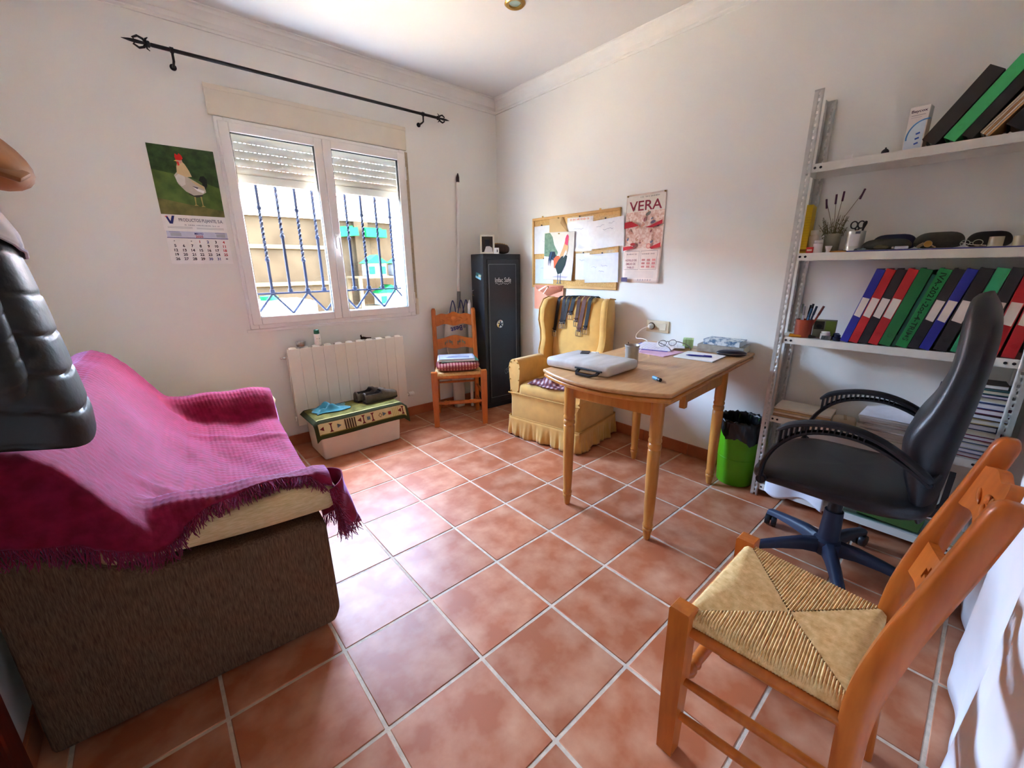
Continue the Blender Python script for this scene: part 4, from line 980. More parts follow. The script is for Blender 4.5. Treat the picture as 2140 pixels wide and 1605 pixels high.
def shoe(label, loc, rot):
    t = T('slip_on_shoe', label, 'shoe', loc, rot=rot, group=None)
    L = 0.275
    def half(s): return interp([(0, 0.022), (0.06, 0.032), (0.25, 0.031), (0.45, 0.032), (0.68, 0.046), (0.85, 0.044), (0.95, 0.030), (1, 0.010)], s)
    def hgt(s): return interp([(0, 0.060), (0.06, 0.072), (0.2, 0.064), (0.40, 0.062), (0.5, 0.078), (0.62, 0.064), (0.8, 0.048), (0.93, 0.040), (1, 0.026)], s)
    def fn(u, v):
        a = PI*v; h = hgt(u); w = half(u); ca, sa = math.cos(a), math.sin(a)
        return ((u-0.5)*L, w*math.copysign(abs(ca)**0.6, ca), 0.012+h*abs(sa)**0.75)
    m = MB(); nu, nv = 28, 20; m.grid(fn, nu, nv)
    keep = []
    for fi, f in enumerate(m.f):
        i, j = fi//nv, fi % nv
        if 1 <= i <= 12 and 5 <= j <= nv-6: continue
        keep.append(f)
    m.f = keep; m.m = [0]*len(keep); m.build('upper', SHOE, t, ang=60, thick=0.004)
    m = MB(); q = [((k/20-0.5)*L, half(k/20)+0.003) for k in range(21)]; pol = q+[(a, -b) for a, b in q[::-1]]; m.prism(pol, 0, 0.014); m.build('sole', SOLE, t)
    m = MB(); pol = [((k/20-0.5)*L*0.95, half(k/20)*0.88) for k in range(21)]; pol = pol+[(a, -b) for a, b in pol[::-1]]; m.prism(pol, 0.0145, 0.018); m.build('insole', LIN, t)
    e = []
    for k in range(0, 11): e.append(fn(lerp(0.04, 0.46, k/10), 0.26))
    e2 = [fn(lerp(0.46, 0.04, k/10), 0.74) for k in range(11)]
    MB().tube(e+e2, 0.003, 6, closed=True).build('collar_trim', SOLE, t)
    m = MB(); pts = [fn(0.52, 0.12+0.76*k/10) for k in range(11)]; m.tube([(p[0], p[1]*1.04, p[2]+0.002) for p in pts], 0.007, 6, sq=(1.5, 0.4)); m.build('strap', SHOE, t)
shoe('grey brown slip-on shoe, the front one of the pair on the mat', (-0.755, 0.015, 0.3032), (0, 0, math.radians(8)))
shoe('grey brown slip-on shoe, the rear one of the pair by the radiator', (-0.790, 0.108, 0.3032), (0, 0, math.radians(14)))
tc_ = T('teal_cloth', 'crumpled teal cleaning cloth on the corner of the mat', 'cloth', (-1.115, 0.05, 0.3005))
def clf(u, v):
    x, y = (u-0.5)*0.23, (v-0.5)*0.15; e = min(u, 1-u, v, 1-v)
    r = sm(e/0.35); z = 0.004+r*(0.034+0.018*math.sin(14*u+3*v)+0.012*math.sin(19*v-7*u))*lerp(1.35, 0.25, u)
    return (x+0.01*math.sin(9*v), y+0.012*math.sin(7*u), max(z, 0.003))
m = MB(); m.grid(clf, 36, 28); m.build('cloth_sheet', M('teal_microfibre', (60, 132, 146), 0.95, var=0.12, scale=30, sheen=0.4), tc_, ang=180, thick=0.003)
m = MB(); pts = [clf(k/30, 0.0) for k in range(31)]; m.tube(pts, 0.0022, 5); m.build('hem', M('teal_hem', (48, 112, 128), 0.95), tc_)
# ================================================================ things on the walls
RWALL = Matrix(((0, 0, -1), (-1, 0, 0), (0, 1, 0))).to_euler()      # sheet on the right wall: x -> -y, y -> up, z -> into the room
BWALL = (PI/2, 0, 0)                                                 # sheet on the window wall
def pin(parent, x, y, z, col=(150, 120, 60)):
    MB().lathe([(0.0055, 0), (0.0055, 0.002), (0.003, 0.003), (0.003, 0.006), (0.005, 0.008), (0.003, 0.0095)], (x, y, z), 10).build('push_pin', M('pin_%d' % col[0], col, 0.3, metal=0.6), parent)
def sheetmb(w, h, curl=0.0, nx=8, ny=8, wav=0.0):
    m = MB(); m.grid(lambda u, v: ((u-0.5)*w, (v-0.5)*h, curl*(max(0, 0.5-v)*2)**2*(0.5+u*0.8)+wav*math.sin(7*u+3*v)), nx, ny); return m
# ---- rooster figures used by two prints
def rooster_pale(p, cx, cy, s):
    P = lambda pts: [(cx+a*s, cy+b*s) for a, b in pts]
    p.poly(P([(0.30, 0.16), (0.36, 0.28), (0.45, 0.30), (0.52, 0.20), (0.50, 0.02), (0.44, -0.10), (0.36, -0.04), (0.38, 0.08)]), (34, 40, 38))
    p.poly(P([(-0.02, -0.28), (0.16, -0.36), (0.34, -0.30), (0.28, -0.10), (0.0, -0.05)]), (70, 66, 60))
    p.poly(P([(0.10, -0.34), (0.14, -0.34), (0.12, -0.56), (0.18, -0.60), (0.06, -0.60), (0.10, -0.56)]), (170, 150, 90)); p.poly(P([(0.26, -0.32), (0.30, -0.32), (0.30, -0.58), (0.36, -0.62), (0.24, -0.62), (0.28, -0.58)]), (170, 150, 90))
    p.poly(P([(-0.30, 0.24), (-0.22, 0.34), (0.0, 0.24), (0.20, 0.12), (0.42, -0.02), (0.44, -0.18), (0.32, -0.26), (0.10, -0.30), (-0.08, -0.20), (-0.24, 0.0)]), (184, 174, 160))
    p.poly(P([(-0.28, 0.20), (-0.16, 0.32), (-0.04, 0.22), (-0.06, 0.0), (-0.16, -0.06), (-0.26, 0.06)]), (206, 200, 192))
    p.poly(P([(0.05, 0.18), (0.40, 0.0), (0.42, -0.10), (0.20, 0.02)]), (196, 172, 128)); p.poly(P([(0.12, -0.06), (0.40, -0.14), (0.36, -0.22), (0.22, -0.16)]), (226, 224, 224)); p.poly(P([(0.10, -0.02), (0.26, -0.06), (0.22, -0.10)]), (72, 72, 88))
    p.poly(P([(-0.22, 0.30), (-0.20, 0.50), (-0.14, 0.66), (-0.06, 0.68), (0.02, 0.58), (0.10, 0.40), (0.14, 0.24), (0.0, 0.22)]), (206, 182, 138))
    p.oval(cx-0.10*s, cy+0.66*s, 0.075*s, 0.07*s, (198, 150, 130)); p.poly(P([(-0.20, 0.76), (-0.18, 0.86), (-0.12, 0.82), (-0.08, 0.88), (-0.02, 0.82), (0.0, 0.74), (-0.06, 0.68), (-0.18, 0.68)]), (220, 44, 40)); p.poly(P([(-0.18, 0.64), (-0.16, 0.52), (-0.11, 0.54), (-0.12, 0.64)]), (206, 60, 56)); p.poly(P([(-0.18, 0.68), (-0.24, 0.65), (-0.17, 0.64)]), (224, 190, 90))
def rooster_dark(p, cx, cy, s):
    P = lambda pts: [(cx+a*s, cy+b*s) for a, b in pts]
    for k, (dx, c) in enumerate(((0, (40, 56, 82)), (0.06, (60, 84, 116)), (0.12, (36, 44, 62)))):
        p.poly(P([(-0.20+dx, 0.02), (-0.34+dx, 0.30), (-0.46+dx, 0.28), (-0.54+dx, 0.02), (-0.56+dx, -0.28), (-0.50+dx, -0.06), (-0.42+dx, 0.10), (-0.30+dx, -0.05)]), c)
    p.poly(P([(0.0, -0.55), (0.04, -0.55), (0.04, -0.86), (0.10, -0.90), (-0.06, -0.90), (0.0, -0.86)]), (96, 100, 106)); p.poly(P([(0.13, -0.52), (0.17, -0.52), (0.18, -0.84), (0.24, -0.90), (0.10, -0.88), (0.14, -0.84)]), (96, 100, 106))
    p.poly(P([(-0.20, -0.20), (0.0, -0.55), (0.20, -0.50), (0.36, -0.20), (0.44, 0.12), (0.30, 0.20), (0.0, 0.02)]), (38, 52, 52))
    p.poly(P([(-0.26, 0.02), (-0.22, -0.32), (-0.08, -0.34), (0.06, -0.10), (0.18, 0.02), (0.0, 0.14), (-0.14, 0.12)]), (206, 96, 62)); p.poly(P([(0.0, -0.02), (0.06, -0.22), (0.14, -0.16), (0.14, 0.0)]), (70, 84, 140))
    p.poly(P([(0.02, 0.08), (0.20, 0.12), (0.42, 0.20), (0.46, 0.45), (0.42, 0.68), (0.30, 0.66), (0.20, 0.40)]), (224, 170, 120)); p.poly(P([(0.24, 0.06), (0.42, 0.24), (0.38, 0.36), (0.28, 0.22)]), (236, 232, 228))
    p.poly(P([(0.30, 0.56), (0.31, 0.74), (0.36, 0.86), (0.42, 0.90), (0.48, 0.82), (0.46, 0.70), (0.44, 0.50)]), (222, 72, 110)); p.poly(P([(0.46, 0.74), (0.53, 0.71), (0.46, 0.68)]), (226, 200, 140))
# ---- calendar
cal = T('wall_calendar', 'rooster wall calendar showing the month of May beside the window', 'calendar', (-1.655, YW-0.003, 1.615), rot=BWALL)
cw, chh = 0.305, 0.635
m = MB(); m.b2(-cw/2, cw/2, -chh/2, chh/2, -0.0015, 0.0); m.build('backing_card', PAPER, cal)
top0 = chh/2
PG = M('photo_lawn', (58, 84, 34), 0.45, col2=(96, 120, 52), scale=14, lo=0.3, hi=0.7); PGD = M('photo_hedge', (34, 58, 26), 0.45, col2=(62, 92, 44), scale=22); PGB = M('photo_bare_lawn', (92, 92, 46), 0.45, col2=(122, 116, 62), scale=18)
p = Print(); ph_h = 0.362
p.rect(-cw/2, cw/2, top0-ph_h, top0, PG); p.poly([(-cw/2, top0-0.13), (0, top0-0.15), (cw/2, top0-0.20), (cw/2, top0), (-cw/2, top0)], PGD); p.poly([(-cw/2, top0-ph_h), (cw/2, top0-ph_h), (cw/2, top0-ph_h+0.035), (0.02, top0-ph_h+0.055), (-cw/2, top0-ph_h+0.085)], PGB)
rooster_pale(p, 0.0, top0-0.195, 0.185)
p.build('rooster_photo', cal)
p = Print()
p.poly([(-0.136, top0-0.372), (-0.126, top0-0.372), (-0.116, top0-0.398), (-0.106, top0-0.368), (-0.094, top0-0.368), (-0.108, top0-0.412), (-0.122, top0-0.412)], (34, 40, 110)); p.poly([(-0.14, top0-0.374), (-0.128, top0-0.370), (-0.130, top0-0.378)], (214, 70, 50))
p.text('PRODUCTOS PUJANTE, S.A.', 0.030, top0-0.391, 0.023, (90, 92, 112), wid=0.215, bold=0.01); scrawl(p, -0.055, 0.115, top0-0.416, 0.007, (150, 150, 156), 30, 3)
for k in range(2): p.rect(-0.135, -0.02, top0-0.429-k*0.006, top0-0.427-k*0.006, (176, 174, 176)); p.rect(0.0, 0.135, top0-0.430-k*0.006, top0-0.428-k*0.006, (176, 174, 176))
p.build('advert_print', cal)
pad = MB(); pad.b2(-cw/2+0.003, cw/2-0.003, -chh/2+0.002, top0-0.446, 0.0, 0.005); pdo = pad.build('month_pad', PAPER, cal)
p = Print(z0=0.0053); zt = top0-0.452
p.rect(-cw/2+0.006, cw/2-0.006, zt-0.034, zt, (206, 210, 226)); p.rect(-cw/2+0.004, cw/2-0.004, zt-0.038, zt-0.0345, (66, 70, 140))
p.rect(-0.135, -0.085, zt-0.006, zt-0.004, (80, 84, 140)); p.rect(0.085, 0.135, zt-0.006, zt-0.004, (80, 84, 140)); p.rect(-0.13, -0.08, zt-0.028, zt-0.010, (180, 186, 196)); p.rect(0.09, 0.135, zt-0.028, zt-0.010, (180, 186, 196))
p.text('MAYO', 0.005, zt-0.011, 0.012, (60, 80, 160), wid=0.042, bold=0.02); p.text('2025', 0.005, zt-0.027, 0.012, (206, 80, 90), wid=0.036, bold=0.02)
d = 1
for r in range(5):
    for c in range(7):
        if r == 0 and c < 3:
            if c != 1: p.oval(-0.119+c*0.040, zt-0.054, 0.003, 0.003, (150, 150, 150))
            continue
        if d > 31: break
        col = (206, 60, 66) if (c == 6 or d == 1) else ((70, 80, 150) if d in (2, 30, 31) else (46, 42, 52))
        p.text(str(d), -0.119+c*0.040, zt-0.056-r*0.0245, 0.0155, col, bold=0.025, lift=(d == 1)); d += 1
p.oval(0.122, zt-0.056-4*0.0245, 0.006, 0.005, (150, 140, 146))
p.build('month_print', pdo)
# ---- cork board
CORK = M('cork', (196, 150, 86), 0.9, col2=(212, 170, 108), scale=90, bump=0.3, bscale=300); PINE = M('pine_frame', (206, 158, 92), 0.55, var=0.08, scale=12)
nb = T('cork_noticeboard', 'cork noticeboard in a pine frame above the armchair', 'noticeboard', (XR-0.002, -0.622, 1.372), rot=RWALL)
bw_, bh_ = 0.885, 0.565
MB().b2(-bw_/2+0.01, bw_/2-0.01, -bh_/2+0.01, bh_/2-0.01, -0.001, 0.008).build('cork_panel', CORK, nb)
for (x0, x1, y0, y1) in ((-bw_/2, bw_/2, bh_/2-0.02, bh_/2), (-bw_/2, bw_/2, -bh_/2, -bh_/2+0.02), (-bw_/2, -bw_/2+0.02, -bh_/2+0.02, bh_/2-0.02), (bw_/2-0.02, bw_/2, -bh_/2+0.02, bh_/2-0.02)): MB().b2(x0, x1, y0, y1, -0.001, 0.016, 0.002).build('frame_strip', PINE, nb)
for x in (-0.33, 0.26): MB().b2(x-0.008, x+0.008, bh_/2-0.002, bh_/2+0.012, 0.002, 0.006, 0.001).build('hanger', BRASS, nb)
def onboard(name, label, cat, x, y, layer, rot=0.0):
    e = (Matrix(((0, 0, -1), (-1, 0, 0), (0, 1, 0))) @ Matrix.Rotation(rot, 3, 'Z')).to_euler()
    return T(name, label, cat, (XR-0.002-0.0095-layer*0.0042, -0.622-x, 1.372+y), rot=e)
def sleeve_doc(label, x, y, w, h, layer, rot, marks, pcol=(238, 234, 236), seed=1):
    t = onboard('plastic_sleeve', label, 'plastic sleeve', x, y, layer, rot)
    r = random.Random(seed)
    MB().b2(-w/2+0.008, w/2-0.008, -h/2+0.006, h/2-0.022, 0.0, 0.0008).build('paper_sheet', plain(pcol), t)
    m = MB(); f = lambda u, v: ((u-0.5)*w, (v-0.5)*h, 0.0018+0.0016*(1+math.sin(13*u+9*v+seed)*math.cos(11*v-6*u+seed)))
    m.grid(f, 24, 24); m.build('clear_cover', CLEAR, t, ang=180)
    q = Print(z0=0.0009); 
    for (mx, my, ln) in marks:
        pts = []
        for k in range(9):
            pts.append((mx+ln*k/8, my+r.uniform(-0.006, 0.006)))
        q.z += q.step
        for a, b in zip(pts, pts[1:]):
            dx, dy = b[0]-a[0], b[1]-a[1]; L = math.hypot(dx, dy); nx, ny = -dy/L*0.0009, dx/L*0.0009
            q.poly([(a[0]+nx, a[1]+ny), (b[0]+nx, b[1]+ny), (b[0]-nx, b[1]-ny), (a[0]-nx, a[1]-ny)], (120, 116, 150), lift=False)
    q.build('handwriting', t)
    pin(t, r.uniform(-0.02, 0.02), h/2-0.018, 0.004, (60, 50, 48))
    return t
sleeve_doc('clear sleeve of handwritten paper at the top left of the noticeboard', -0.325, 0.115, 0.215, 0.25, 0, 0.0, [(0.0, -0.02, 0.06), (0.02, -0.05, 0.05)], seed=2)
kr = onboard('kraft_envelope', 'brown kraft paper with a folded corner pinned on the noticeboard', 'envelope', -0.140, 0.203, 1)
m = MB(); m.add([(-0.10, -0.075, 0), (0.12, -0.075, 0), (0.04, 0.072, 0), (-0.10, 0.072, 0), (-0.10, -0.075, 0.001), (0.12, -0.075, 0.001), (0.04, 0.072, 0.001), (-0.10, 0.072, 0.001)], [(0, 1, 2, 3), (4, 5, 6, 7), (0, 1, 5, 4), (1, 2, 6, 5), (2, 3, 7, 6), (3, 0, 4, 7)]); m.build('paper_body', M('kraft_paper', (206, 172, 124), 0.85, var=0.05), kr)
m = MB(); m.add([(0.04, 0.072, 0.0012), (0.12, -0.075, 0.0012), (0.025, 0.02, 0.009)], [(0, 1, 2)]); m.build('folded_corner', M('kraft_fold', (184, 146, 98), 0.85), kr, thick=0.0006); pin(kr, 0.0, 0.06, 0.001)
sleeve_doc('clear sleeve with orange heading at the top middle of the noticeboard', 0.075, 0.135, 0.270, 0.275, 0, -0.02, [(-0.1, 0.095, 0.2), (-0.06, 0.03, 0.1)], seed=3)
q = Print(z0=0.0032); scrawl(q, -0.095, 0.095, 0.1, 0.016, (226, 130, 100), 20, 5); qq = onboard('orange_heading_strip', 'orange lettered paper strip at the top of the noticeboard', 'paper strip', 0.075, 0.135, 0.4, -0.02); q.build('heading_letters', qq); MB().b2(-0.105, 0.105, 0.086, 0.114, 0.0024, 0.003).build('strip_paper', PAPER, qq)
sleeve_doc('wide clear sleeve of paper overhanging the upper right of the noticeboard', 0.325, 0.125, 0.330, 0.225, 2, 0.055, [(-0.08, 0.05, 0.07), (0.03, 0.06, 0.05), (-0.02, 0.02, 0.09)], seed=4)
sleeve_doc('wide clear sleeve of paper at the lower right of the noticeboard', 0.300, -0.118, 0.320, 0.235, 2, 0.03, [(-0.09, 0.0, 0.05), (0.0, 0.01, 0.06), (-0.02, -0.03, 0.05)], (228, 228, 240), seed=5)
sleeve_doc('narrow clear sleeve between the rooster picture and the right sleeves', 0.115, -0.105, 0.150, 0.225, 0, 0.0, [(-0.03, 0.04, 0.05)], (232, 230, 240), seed=6)
sleeve_doc('bluish clear sleeve behind the rooster picture at the lower left', -0.300, -0.140, 0.230, 0.230, 0, 0.0, [(-0.04, 0.02, 0.06), (0.0, -0.02, 0.05)], (214, 220, 240), seed=7)
rp = onboard('rooster_picture', 'photo of a red and black rooster pinned on the noticeboard', 'picture', -0.128, -0.030, 3, -0.03)
rw, rh = 0.325, 0.372
m = MB(); m.grid(lambda u, v: ((u-.5)*rw, (v-.5)*rh, 0.012*sm((0.35-v)/0.35)*u), 10, 10); m.build('photo_sheet', plain((232, 224, 218)), rp, ang=180, thick=0.0006)
p = Print(step=0.0002, z0=0.0006, fn=lambda x, y, z: (x, y, z+0.012*sm((0.35-(y/rh+.5))/0.35)*(x/rw+.5)))
p.rect(-rw/2+0.002, rw/2-0.002, -0.03, rh/2-0.002, (226, 216, 204)); p.rect(-rw/2+0.002, rw/2-0.002, -rh/2+0.002, -0.03, (224, 210, 212))
p.poly([(-rw/2+0.002, 0.0), (-0.02, -0.01), (-0.005, 0.03), (-0.05, 0.09), (-0.07, 0.15), (-0.10, rh/2-0.004), (-rw/2+0.002, rh/2-0.006)], M('photo_foliage', (66, 98, 70), 0.5, col2=(110, 136, 104), scale=40))
p.poly([(-0.06, -rh/2+0.02), (0.10, -rh/2+0.016), (0.12, -rh/2+0.03), (0.0, -rh/2+0.036)], (186, 170, 190)); rooster_dark(p, 0.005, -0.025, 0.212); p.build('rooster_print', rp); pin(rp, 0.0, rh/2-0.012, 0.001)
ev = onboard('salmon_envelope', 'salmon pink envelope hanging below the noticeboard', 'envelope', -0.238, -0.364, 2)
m = MB(); m.b2(-0.168, 0.168, -0.103, 0.103, 0, 0.003); m.build('envelope_body', M('salmon_paper', (228, 150, 122), 0.6, var=0.04), ev)
m = MB(); m.add([(-0.168, 0.103, 0.0031), (0.168, 0.103, 0.0031), (0.16, 0.06, 0.0055), (0.0, 0.012, 0.007), (-0.14, 0.07, 0.0055)], [(0, 1, 2, 3, 4)]); m.build('envelope_flap', M('salmon_flap', (216, 136, 110), 0.5), ev, thick=0.0006)
q = Print(z0=0.0075); q.poly([(-0.12, 0.06), (-0.03, 0.098), (-0.01, 0.098), (-0.105, 0.05)], (244, 226, 214)); q.poly([(-0.06, 0.03), (-0.005, 0.09), (0.005, 0.088), (-0.052, 0.028)], (244, 226, 214)); scrawl(q, 0.03, 0.13, 0.085, 0.013, (206, 110, 90), 10, 6); q.build('tape_and_writing', ev)
pin(ev, 0.0, 0.09, 0.004)
# ---- bullring poster
ps = T('bullring_poster', 'red and cream printed poster headed VERA on the right wall', 'poster', (XR-0.002, -1.252, 1.434), rot=RWALL)
pw, phh = 0.293, 0.575
def pf(x, y, z=0): return (x, y, z+0.003+0.022*sm((-y/phh)*1.6)*sm((x/pw+0.3)))
m = MB(); m.grid(lambda u, v: pf((u-.5)*pw, (v-.5)*phh), 14, 20); m.build('poster_sheet', plain((238, 220, 208)), ps, ang=180, thick=0.0006)
PK = M('poster_crowd', (214, 168, 150), 0.6, col2=(238, 216, 204), scale=60, lo=0.4, hi=0.62)
p = Print(step=0.0003, z0=0.0006, fn=pf); X, Y = pw/2, phh/2; RED = (184, 40, 52); MAR = (142, 44, 62)
def strip(x0, x1, y0, y1, c):
    p.z += p.step
    for k in range(6):
        for j in range(6): p.rect(lerp(x0, x1, k/6), lerp(x0, x1, (k+1)/6), lerp(y0, y1, j/6), lerp(y0, y1, (j+1)/6), c, lift=False)
strip(-X+0.004, X-0.004, Y-0.11, Y-0.01, (226, 218, 206)); scrawl(p, -0.04, 0.10, Y-0.022, 0.010, (120, 120, 110), 22, 7)
p.text('VERA', 0.0, Y-0.075, 0.062, MAR, wid=0.245, bold=0.012)
strip(-X+0.004, X-0.004, Y-0.20, Y-0.112, PK); strip(-X+0.004, X-0.004, Y-0.345, Y-0.205, PK)
rr = random.Random(9)
for k in range(26):
    x, y = rr.uniform(-X+0.03, X-0.03), Y-rr.uniform(0.12, 0.33); c = rr.choice([(150, 90, 90), (206, 150, 130), (96, 84, 110), (120, 110, 96), (232, 200, 180), (180, 60, 60), (110, 120, 150)])
    a = rr.uniform(0, 3); q0 = rr.uniform(0.010, 0.022); p.oval(x, y, q0, q0*0.5, c, a, 9); p.oval(x, y+q0*0.8, 0.005, 0.006, (196, 150, 120), 0, 8)
p.poly([(-X+0.004, Y-0.175), (-0.09, Y-0.17), (-0.03, Y-0.20), (-0.05, Y-0.205), (-X+0.004, Y-0.215)], RED); p.poly([(0.02, Y-0.215), (0.06, Y-0.205), (X-0.004, Y-0.175), (X-0.004, Y-0.20), (0.07, Y-0.22)], RED)
p.poly([(-X+0.004, Y-0.335), (-0.08, Y-0.33), (-0.05, Y-0.345), (-X+0.004, Y-0.36)], RED); p.poly([(0.06, Y-0.345), (X-0.004, Y-0.315), (X-0.004, Y-0.345), (0.08, Y-0.355)], RED); p.oval(0.055, Y-0.335, 0.017, 0.017, (214, 130, 120)); p.oval(0.055, Y-0.335, 0.012, 0.012, (236, 190, 176))
for (x0, x1) in ((-0.125, -0.008), (0.004, 0.13)):
    for (a, b, c, d) in ((x0, x1, Y-0.366, Y-0.364), (x0, x1, Y-0.488, Y-0.486), (x0, x0+0.0015, Y-0.488, Y-0.364), (x1-0.0015, x1, Y-0.488, Y-0.364)): p.rect(a, b, c, d, (120, 96, 96))
scrawl(p, -0.106, -0.026, Y-0.385, 0.010, (120, 90, 90), 10, 8)
for k, s_ in enumerate(('NOVILLO DE', 'EMILIO DE', 'PABLO')): p.text(s_, -0.07, Y-0.425-k*0.024, 0.014, MAR, wid=(0.09, 0.075, 0.055)[k], bold=0.02)
scrawl(p, 0.016, 0.116, Y-0.385, 0.009, (120, 90, 90), 14, 9)
for k in range(3):
    for j in range(3): p.rect(0.016+j*0.04, 0.042+j*0.04, Y-0.43-k*0.022, Y-0.418-k*0.022, (206, 130, 124))
for k in range(5): p.rect(-0.11, 0.12, Y-0.503-k*0.009, Y-0.501-k*0.009, (200, 180, 176))
p.rect(-0.138, -0.088, Y-0.57, Y-0.54, (96, 84, 120))
for k in range(6): p.oval(0.0+k*0.02, Y-0.555, 0.004, 0.007, (170, 150, 150))
p.build('poster_print', ps)
for (x, y) in ((-X+0.01, Y-0.008), (X-0.008, Y-0.006)): pin(ps, x, y, 0.004, (150, 70, 56))
# ---- socket with plug and cable
sk_ = T('wall_socket', 'double beige wall socket and switch plate above the table', 'socket', (XR-0.0005, -1.413, 0.857), rot=RWALL)
BEI = M('beige_switch', (214, 196, 164), 0.45, var=0.03)
MB().b2(-0.083, 0.083, -0.040, 0.040, 0, 0.010, 0.003, seg=2).build('plate', BEI, sk_)
MB().lathe([(0.026, 0.0102), (0.026, 0.011), (0.022, 0.0105), (0.022, 0.0102)], (-0.042, 0, 0), 20).build('socket_well', M('beige_dark', (150, 128, 100), 0.5), sk_)
MB().b2(0.02, 0.066, -0.024, 0.024, 0.0102, 0.0135, 0.002).build('rocker', M('beige_rocker', (222, 206, 178), 0.4), sk_)
pg = T('charger_plug', 'white plug with thin cable trailing from the wall socket onto the table', 'plug', (XR-0.0116, -1.371, 0.857))
m = MB(); m.lathe([(0.018, 0), (0.019, -0.006), (0.016, -0.022), (0.008, -0.040)], (0, 0, 0), 16, axis='x'); m.build('plug_body', WPLAST, pg)
ct = [(-0.038, 0, 0), (-0.065, 0.03, -0.015), (-0.09, 0.055, -0.05), (-0.10, 0.05, -0.078), (-0.14, -0.02, -0.070), (-0.22, -0.10, -0.062), (-0.33, -0.17, -0.064), (-0.43, -0.20, -0.070), (-0.50, -0.22, -0.0855), (-0.56, -0.24, -0.0885)]
MB().tube(cat(ct), 0.0022, 6).build('cable', WPLAST, pg)
# ================================================================ the corner: safe, pole, bag, cushion
SAFEM = M('black_safe_paint', (20, 22, 30), 0.38, var=0.15, scale=60, spec=0.5, bump=0.08, bscale=400)
sf = T('gun_safe', 'tall black steel safe lettered Infac Safe in the corner', 'safe', (0.44, 0.073, 0), math.radians(-5))
sw_, sd_, sh_ = 0.395, 0.20, 1.372
m = MB(); m.b2(-sw_/2, sw_/2, -sd_/2, sd_/2, 0.001, sh_, 0.004); m.build('safe_body', SAFEM, sf)
dr_ = MB().b2(-sw_/2+0.035, sw_/2-0.03, -sd_/2-0.007, -sd_/2-0.0005, 0.05, sh_-0.045, 0.003).build('safe_door', SAFEM, sf)
GL = M('silver_line', (150, 152, 156), 0.5, metal=0.3)
y_ = -sd_/2-0.0078
m = MB()
for (x0, x1, z0, z1) in ((-0.148, -0.146, 0.10, sh_-0.085), (0.138, 0.140, 0.10, sh_-0.085), (-0.148, 0.14, sh_-0.087, sh_-0.085), (-0.148, 0.14, 0.10, 0.102)): m.b2(x0, x1, y_-0.0002, y_+0.001, z0, z1)
m.build('pinstripe', GL, dr_)
p = Print(z0=0.0004); p.text('Infac Safe', 0, 0, 0.040, (206, 206, 208), wid=0.17, bold=0.012)
for k in range(10): p.oval(-0.075+k*0.0166, -0.032+0.005*math.cos(k*1.4), 0.010, 0.0022, (190, 190, 194), 0.5*(-1)**k, 8)
p.build('safe_lettering', dr_, (0.0, y_, 1.155), (PI/2, 0, 0))
m = MB(); m.lathe([(0.036, 0.0), (0.036, -0.008), (0.031, -0.012), (0.0, -0.013)], (-0.045, y_, 0.775), 24, axis='y'); m.build('dial', CHROME, dr_)
for k in range(5):
    a = 2*PI*k/5+PI/2; m = MB(); m.tube([(-0.045, y_-0.016, 0.775), (-0.045+0.028*math.cos(a), y_-0.018, 0.775+0.028*math.sin(a))], [0.006, 0.003], 6); m.build('dial_spoke', M('dark_chrome', (90, 96, 108), 0.25, metal=0.9), dr_)
m = MB()
for k in range(3): m.tube([(0.02+0.02*k+0.018*math.cos(t_*0.5), y_-0.001, 0.33+0.022*math.sin(t_*0.5)+0.01*k) for t_ in range(13)], 0.0012, 4)
m.build('scroll_ornament', GL, dr_)
MB().tube([(-sw_/2-0.001, 0.06, 1.02), (-sw_/2-0.02, 0.06, 1.03), (-sw_/2-0.022, 0.06, 1.06), (-sw_/2-0.001, 0.06, 1.07)], 0.004, 6).build('side_ring', CHROME, sf)
p = Print(z0=0.0003, fn=lambda x, y, z: (-sw_/2-z, -x, y)); ca, sa = math.cos(-0.25), math.sin(-0.25); R_ = lambda a, b: (a*ca-b*sa+0.02, a*sa+b*ca+1.19)
p.poly([R_(-0.045, -0.024), R_(0.045, -0.024), R_(0.045, 0.024), R_(-0.045, 0.024)], (60, 110, 110)); p.poly([R_(-0.045, -0.024), R_(0.045, -0.024), R_(0.045, -0.006), R_(-0.045, -0.006)], (140, 200, 220)); p.poly([R_(0.0, -0.005), R_(0.04, -0.005), R_(0.04, 0.018), R_(0.0, 0.014)], (186, 180, 150)); p.build('postcard_sticker', sf)
pf_ = T('picture_frame', 'small white framed portrait photo on top of the safe', 'picture frame', (0.335, 0.055, sh_+0.002), rot=(0, 0, math.radians(-38)))
fr_b = MB(); tilt = Euler((-0.16, 0, 0)).to_matrix().to_4x4()
for (x0, x1, z0, z1) in ((-0.062, -0.047, 0, 0.158), (0.047, 0.062, 0, 0.158), (-0.047, 0.047, 0, 0.014), (-0.047, 0.047, 0.144, 0.158)):
    t_ = MB().b2(x0, x1, -0.006, 0.006, z0, z1, 0.002); fr_b.add(t_.v, t_.f, 0, tilt)
fr_b.build('frame_moulding', M('ivory_frame', (220, 212, 194), 0.5), pf_)
t_ = MB().b2(-0.048, 0.048, -0.001, 0.005, 0.010, 0.145); MB().add(t_.v, t_.f, 0, tilt).build('photo_backing', M('dark_photo', (58, 46, 40), 0.5), pf_)
